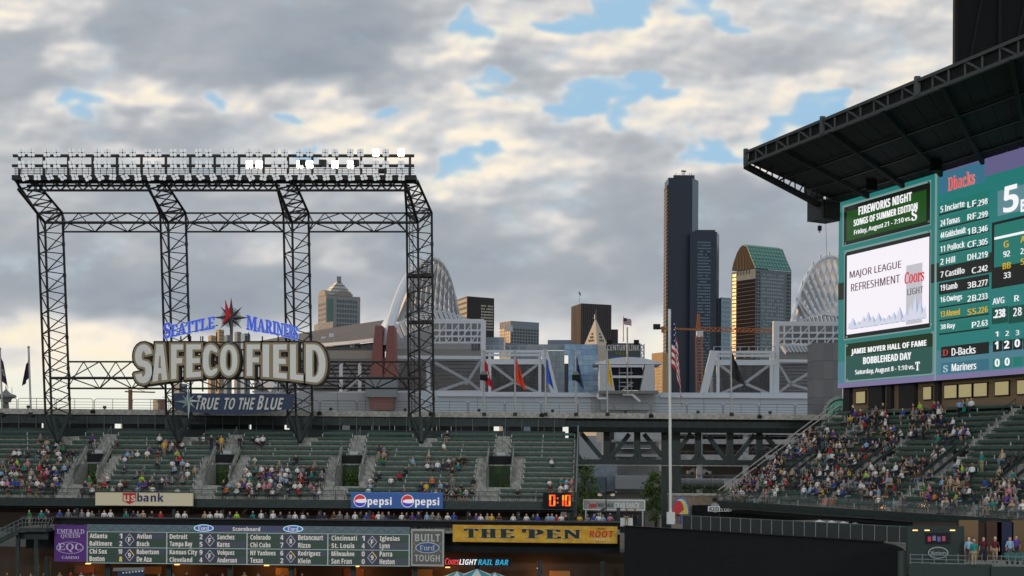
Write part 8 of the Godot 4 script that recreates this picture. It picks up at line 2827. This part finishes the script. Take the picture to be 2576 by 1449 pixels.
	# flags above that stadium
	for e in [[1568, 796, 860, "striped national flag flying above the dark name board", 150, 120, 126, 23, 1], [1269.5, 812, 882, "white flag flying before the blue-grey office block", 200, 190, 190, 20, 0]]:
		var ff := thing("flag_pole", e[3], "flagpole", at(e[0], e[2], 440))
		pole(ff, "pole", at(e[0], e[2], 440), at(e[0], e[1], 440), 0.18, galv)
		var p0 := at(e[0], e[1] + 2, 440)
		for k in 7:
			var s := Shape.new()
			for i in 6:
				var f0 := i / 6.0
				var f1 := (i + 1) / 6.0
				var g := func(f: float, t: float) -> Vector3: return p0 + Vector3(f * 2.5, -t * 1.9 - f * 0.9 - 0.2 * sin(f * 6.0), 0.15 * sin(f * 7.0))
				s.quad(g.call(f0, k / 7.0), g.call(f1, k / 7.0), g.call(f1, (k + 1) / 7.0), g.call(f0, (k + 1) / 7.0), Vector3(0, 0, 1))
			part(ff, "flag_stripe", s.mesh(), (mat("far red", col(150, 70, 78), 0.9) if k % 2 == 0 else mat("far white", col(206, 200, 200), 0.9)) if e[8] else mat("far white"))
		if e[8]:
			box(ff, "flag_canton", p0 + Vector3(0.55, -0.75, 0.14), Vector3(1.0, 1.0, 0.05), mat("far navy", col(56, 58, 86), 0.9))
	var pl := thing("mast", "plain white mast in front of the dark name board", "mast", at(1578.5, 897, 416))
	pole(pl, "mast_tube", at(1578.5, 990, 416), at(1578, 823, 416), 0.2, galv)
	beam(pl, "mast_foot", at(1578.5, 990, 416), at(1578.5, 984, 416), 0.6, 0.6, galv)
# ---------------------------------------------------------------- setting and assembly
func setting() -> void:
	var g := PlaneMesh.new()
	g.size = Vector2(16000, 16000)
	structure("ground", "asphalt and city ground reaching to the horizon", g, grained("ground", col(86, 86, 84), col(70, 70, 68), 20.0, 0.95), Transform3D(Basis(), Vector3(0, -0.02, -3000)))
	var f := PlaneMesh.new()
	f.size = Vector2(150, 130)
	structure("playing_field", "green playing field below the frame", f, grained("turf", col(74, 104, 52), col(58, 88, 42), 6.0, 0.95), Transform3D(Basis(), Vector3(10, 0.02, -70)))
	# unseen third-base stand and roof frame, made tall to block the low sun
	var t := thing("sun_block_grandstand", "unseen grandstand and roof frame placed to block the low sun from the field", "grandstand", Vector3(-115, 0, -150))
	for k in 12:
		box(t, "seating_tier", Vector3(-112.0 - k * 2.0, 10.0 + k * 1.8, -180), Vector3(2.0, 20.0 + k * 3.6, 240), concrete)
	box(t, "stand_roof", Vector3(-128, 66, -180), Vector3(30, 1.0, 240), steel_dark)
	for i in 11: beam(t, "roof_column", Vector3(-138, 0, -65 - i * 23), Vector3(-138, 66, -65 - i * 23), 1.0, 1.0, steel_dark)
	box(t, "rear_wall", Vector3(-140, 33, -180), Vector3(1.0, 66, 240), concrete)
	# unseen floodlight banks added behind the viewer to brighten the stands and signs
	for k in 2:
		var c := [Vector3(-62, 54, 64), Vector3(66, 54, 56)][k] as Vector3
		var aim := ([Vector3(0, 12, -150), Vector3(15, 12, -150)][k] - c).normalized() as Vector3
		var b := Basis.looking_at(aim)
		var bank := thing("added_floodlight_bank", ["added floodlight bank behind the viewer that brightens the stands, third-base side", "added floodlight bank behind the viewer that brightens the stands, first-base side"][k], "added_floodlights", c)
		beam(bank, "bank_beam", c - b.x * 15 + b.z * 0.6, c + b.x * 15 + b.z * 0.6, 0.5, 0.6, steel_dark)
		for i in 3: beam(bank, "bank_mast", c + b.x * (i - 1) * 12 + b.z * 0.8 - Vector3.UP * 12, c + b.x * (i - 1) * 12 + b.z * 0.8, 0.6, 0.6, steel_dark)
		for i in 24:
			box(bank, "lamp", c + b.x * (i % 12 - 5.5) * 2.4 + b.y * ((i / 12) * 2.0 - 1.0) + b.z * 0.2, Vector3(1.5, 1.3, 0.3), glow("added bank lamp", Color(1.0, 0.97, 0.92), 6.0), b)
		var l := AreaLight3D.new()
		l.name = "added_bank_glow"
		l.area_size = Vector2(29, 4)
		l.area_range = 600.0
		l.light_color = Color(0.94, 0.97, 1.0)
		l.light_energy = 5700.0
		l.shadow_enabled = true
		add_child(l, true)
		l.transform = Transform3D(b, c + aim * 0.4)

func _ready() -> void:
	rng.seed = 20150
	unit_tube.top_radius = 0.5
	unit_tube.bottom_radius = 0.5
	unit_tube.height = 1.0
	unit_tube.radial_segments = 10
	unit_tube.rings = 0
	light_and_lens()
	sans = SystemFont.new()
	sans.font_names = PackedStringArray(["Droid Sans"])
	sans_bold = SystemFont.new()
	sans_bold.font_names = PackedStringArray(["Droid Sans"])
	sans_bold.font_weight = 700
	serif_bold = SystemFont.new()
	serif_bold.font_names = PackedStringArray(["Droid Serif"])
	serif_bold.font_weight = 700
	set_materials()
	setting()
	left_stand()
	right_stand()
	upper_deck()
	gantry()
	letters()
	concourse()
	left_banners()
	left_stairs()
	video_board()
	canopy()
	board_building()
	backdrop_wall()
	bullpen_corner()
	truss_and_garage()
	gate_area()
	other_stadium()
	city()
	flags()
	crowd()
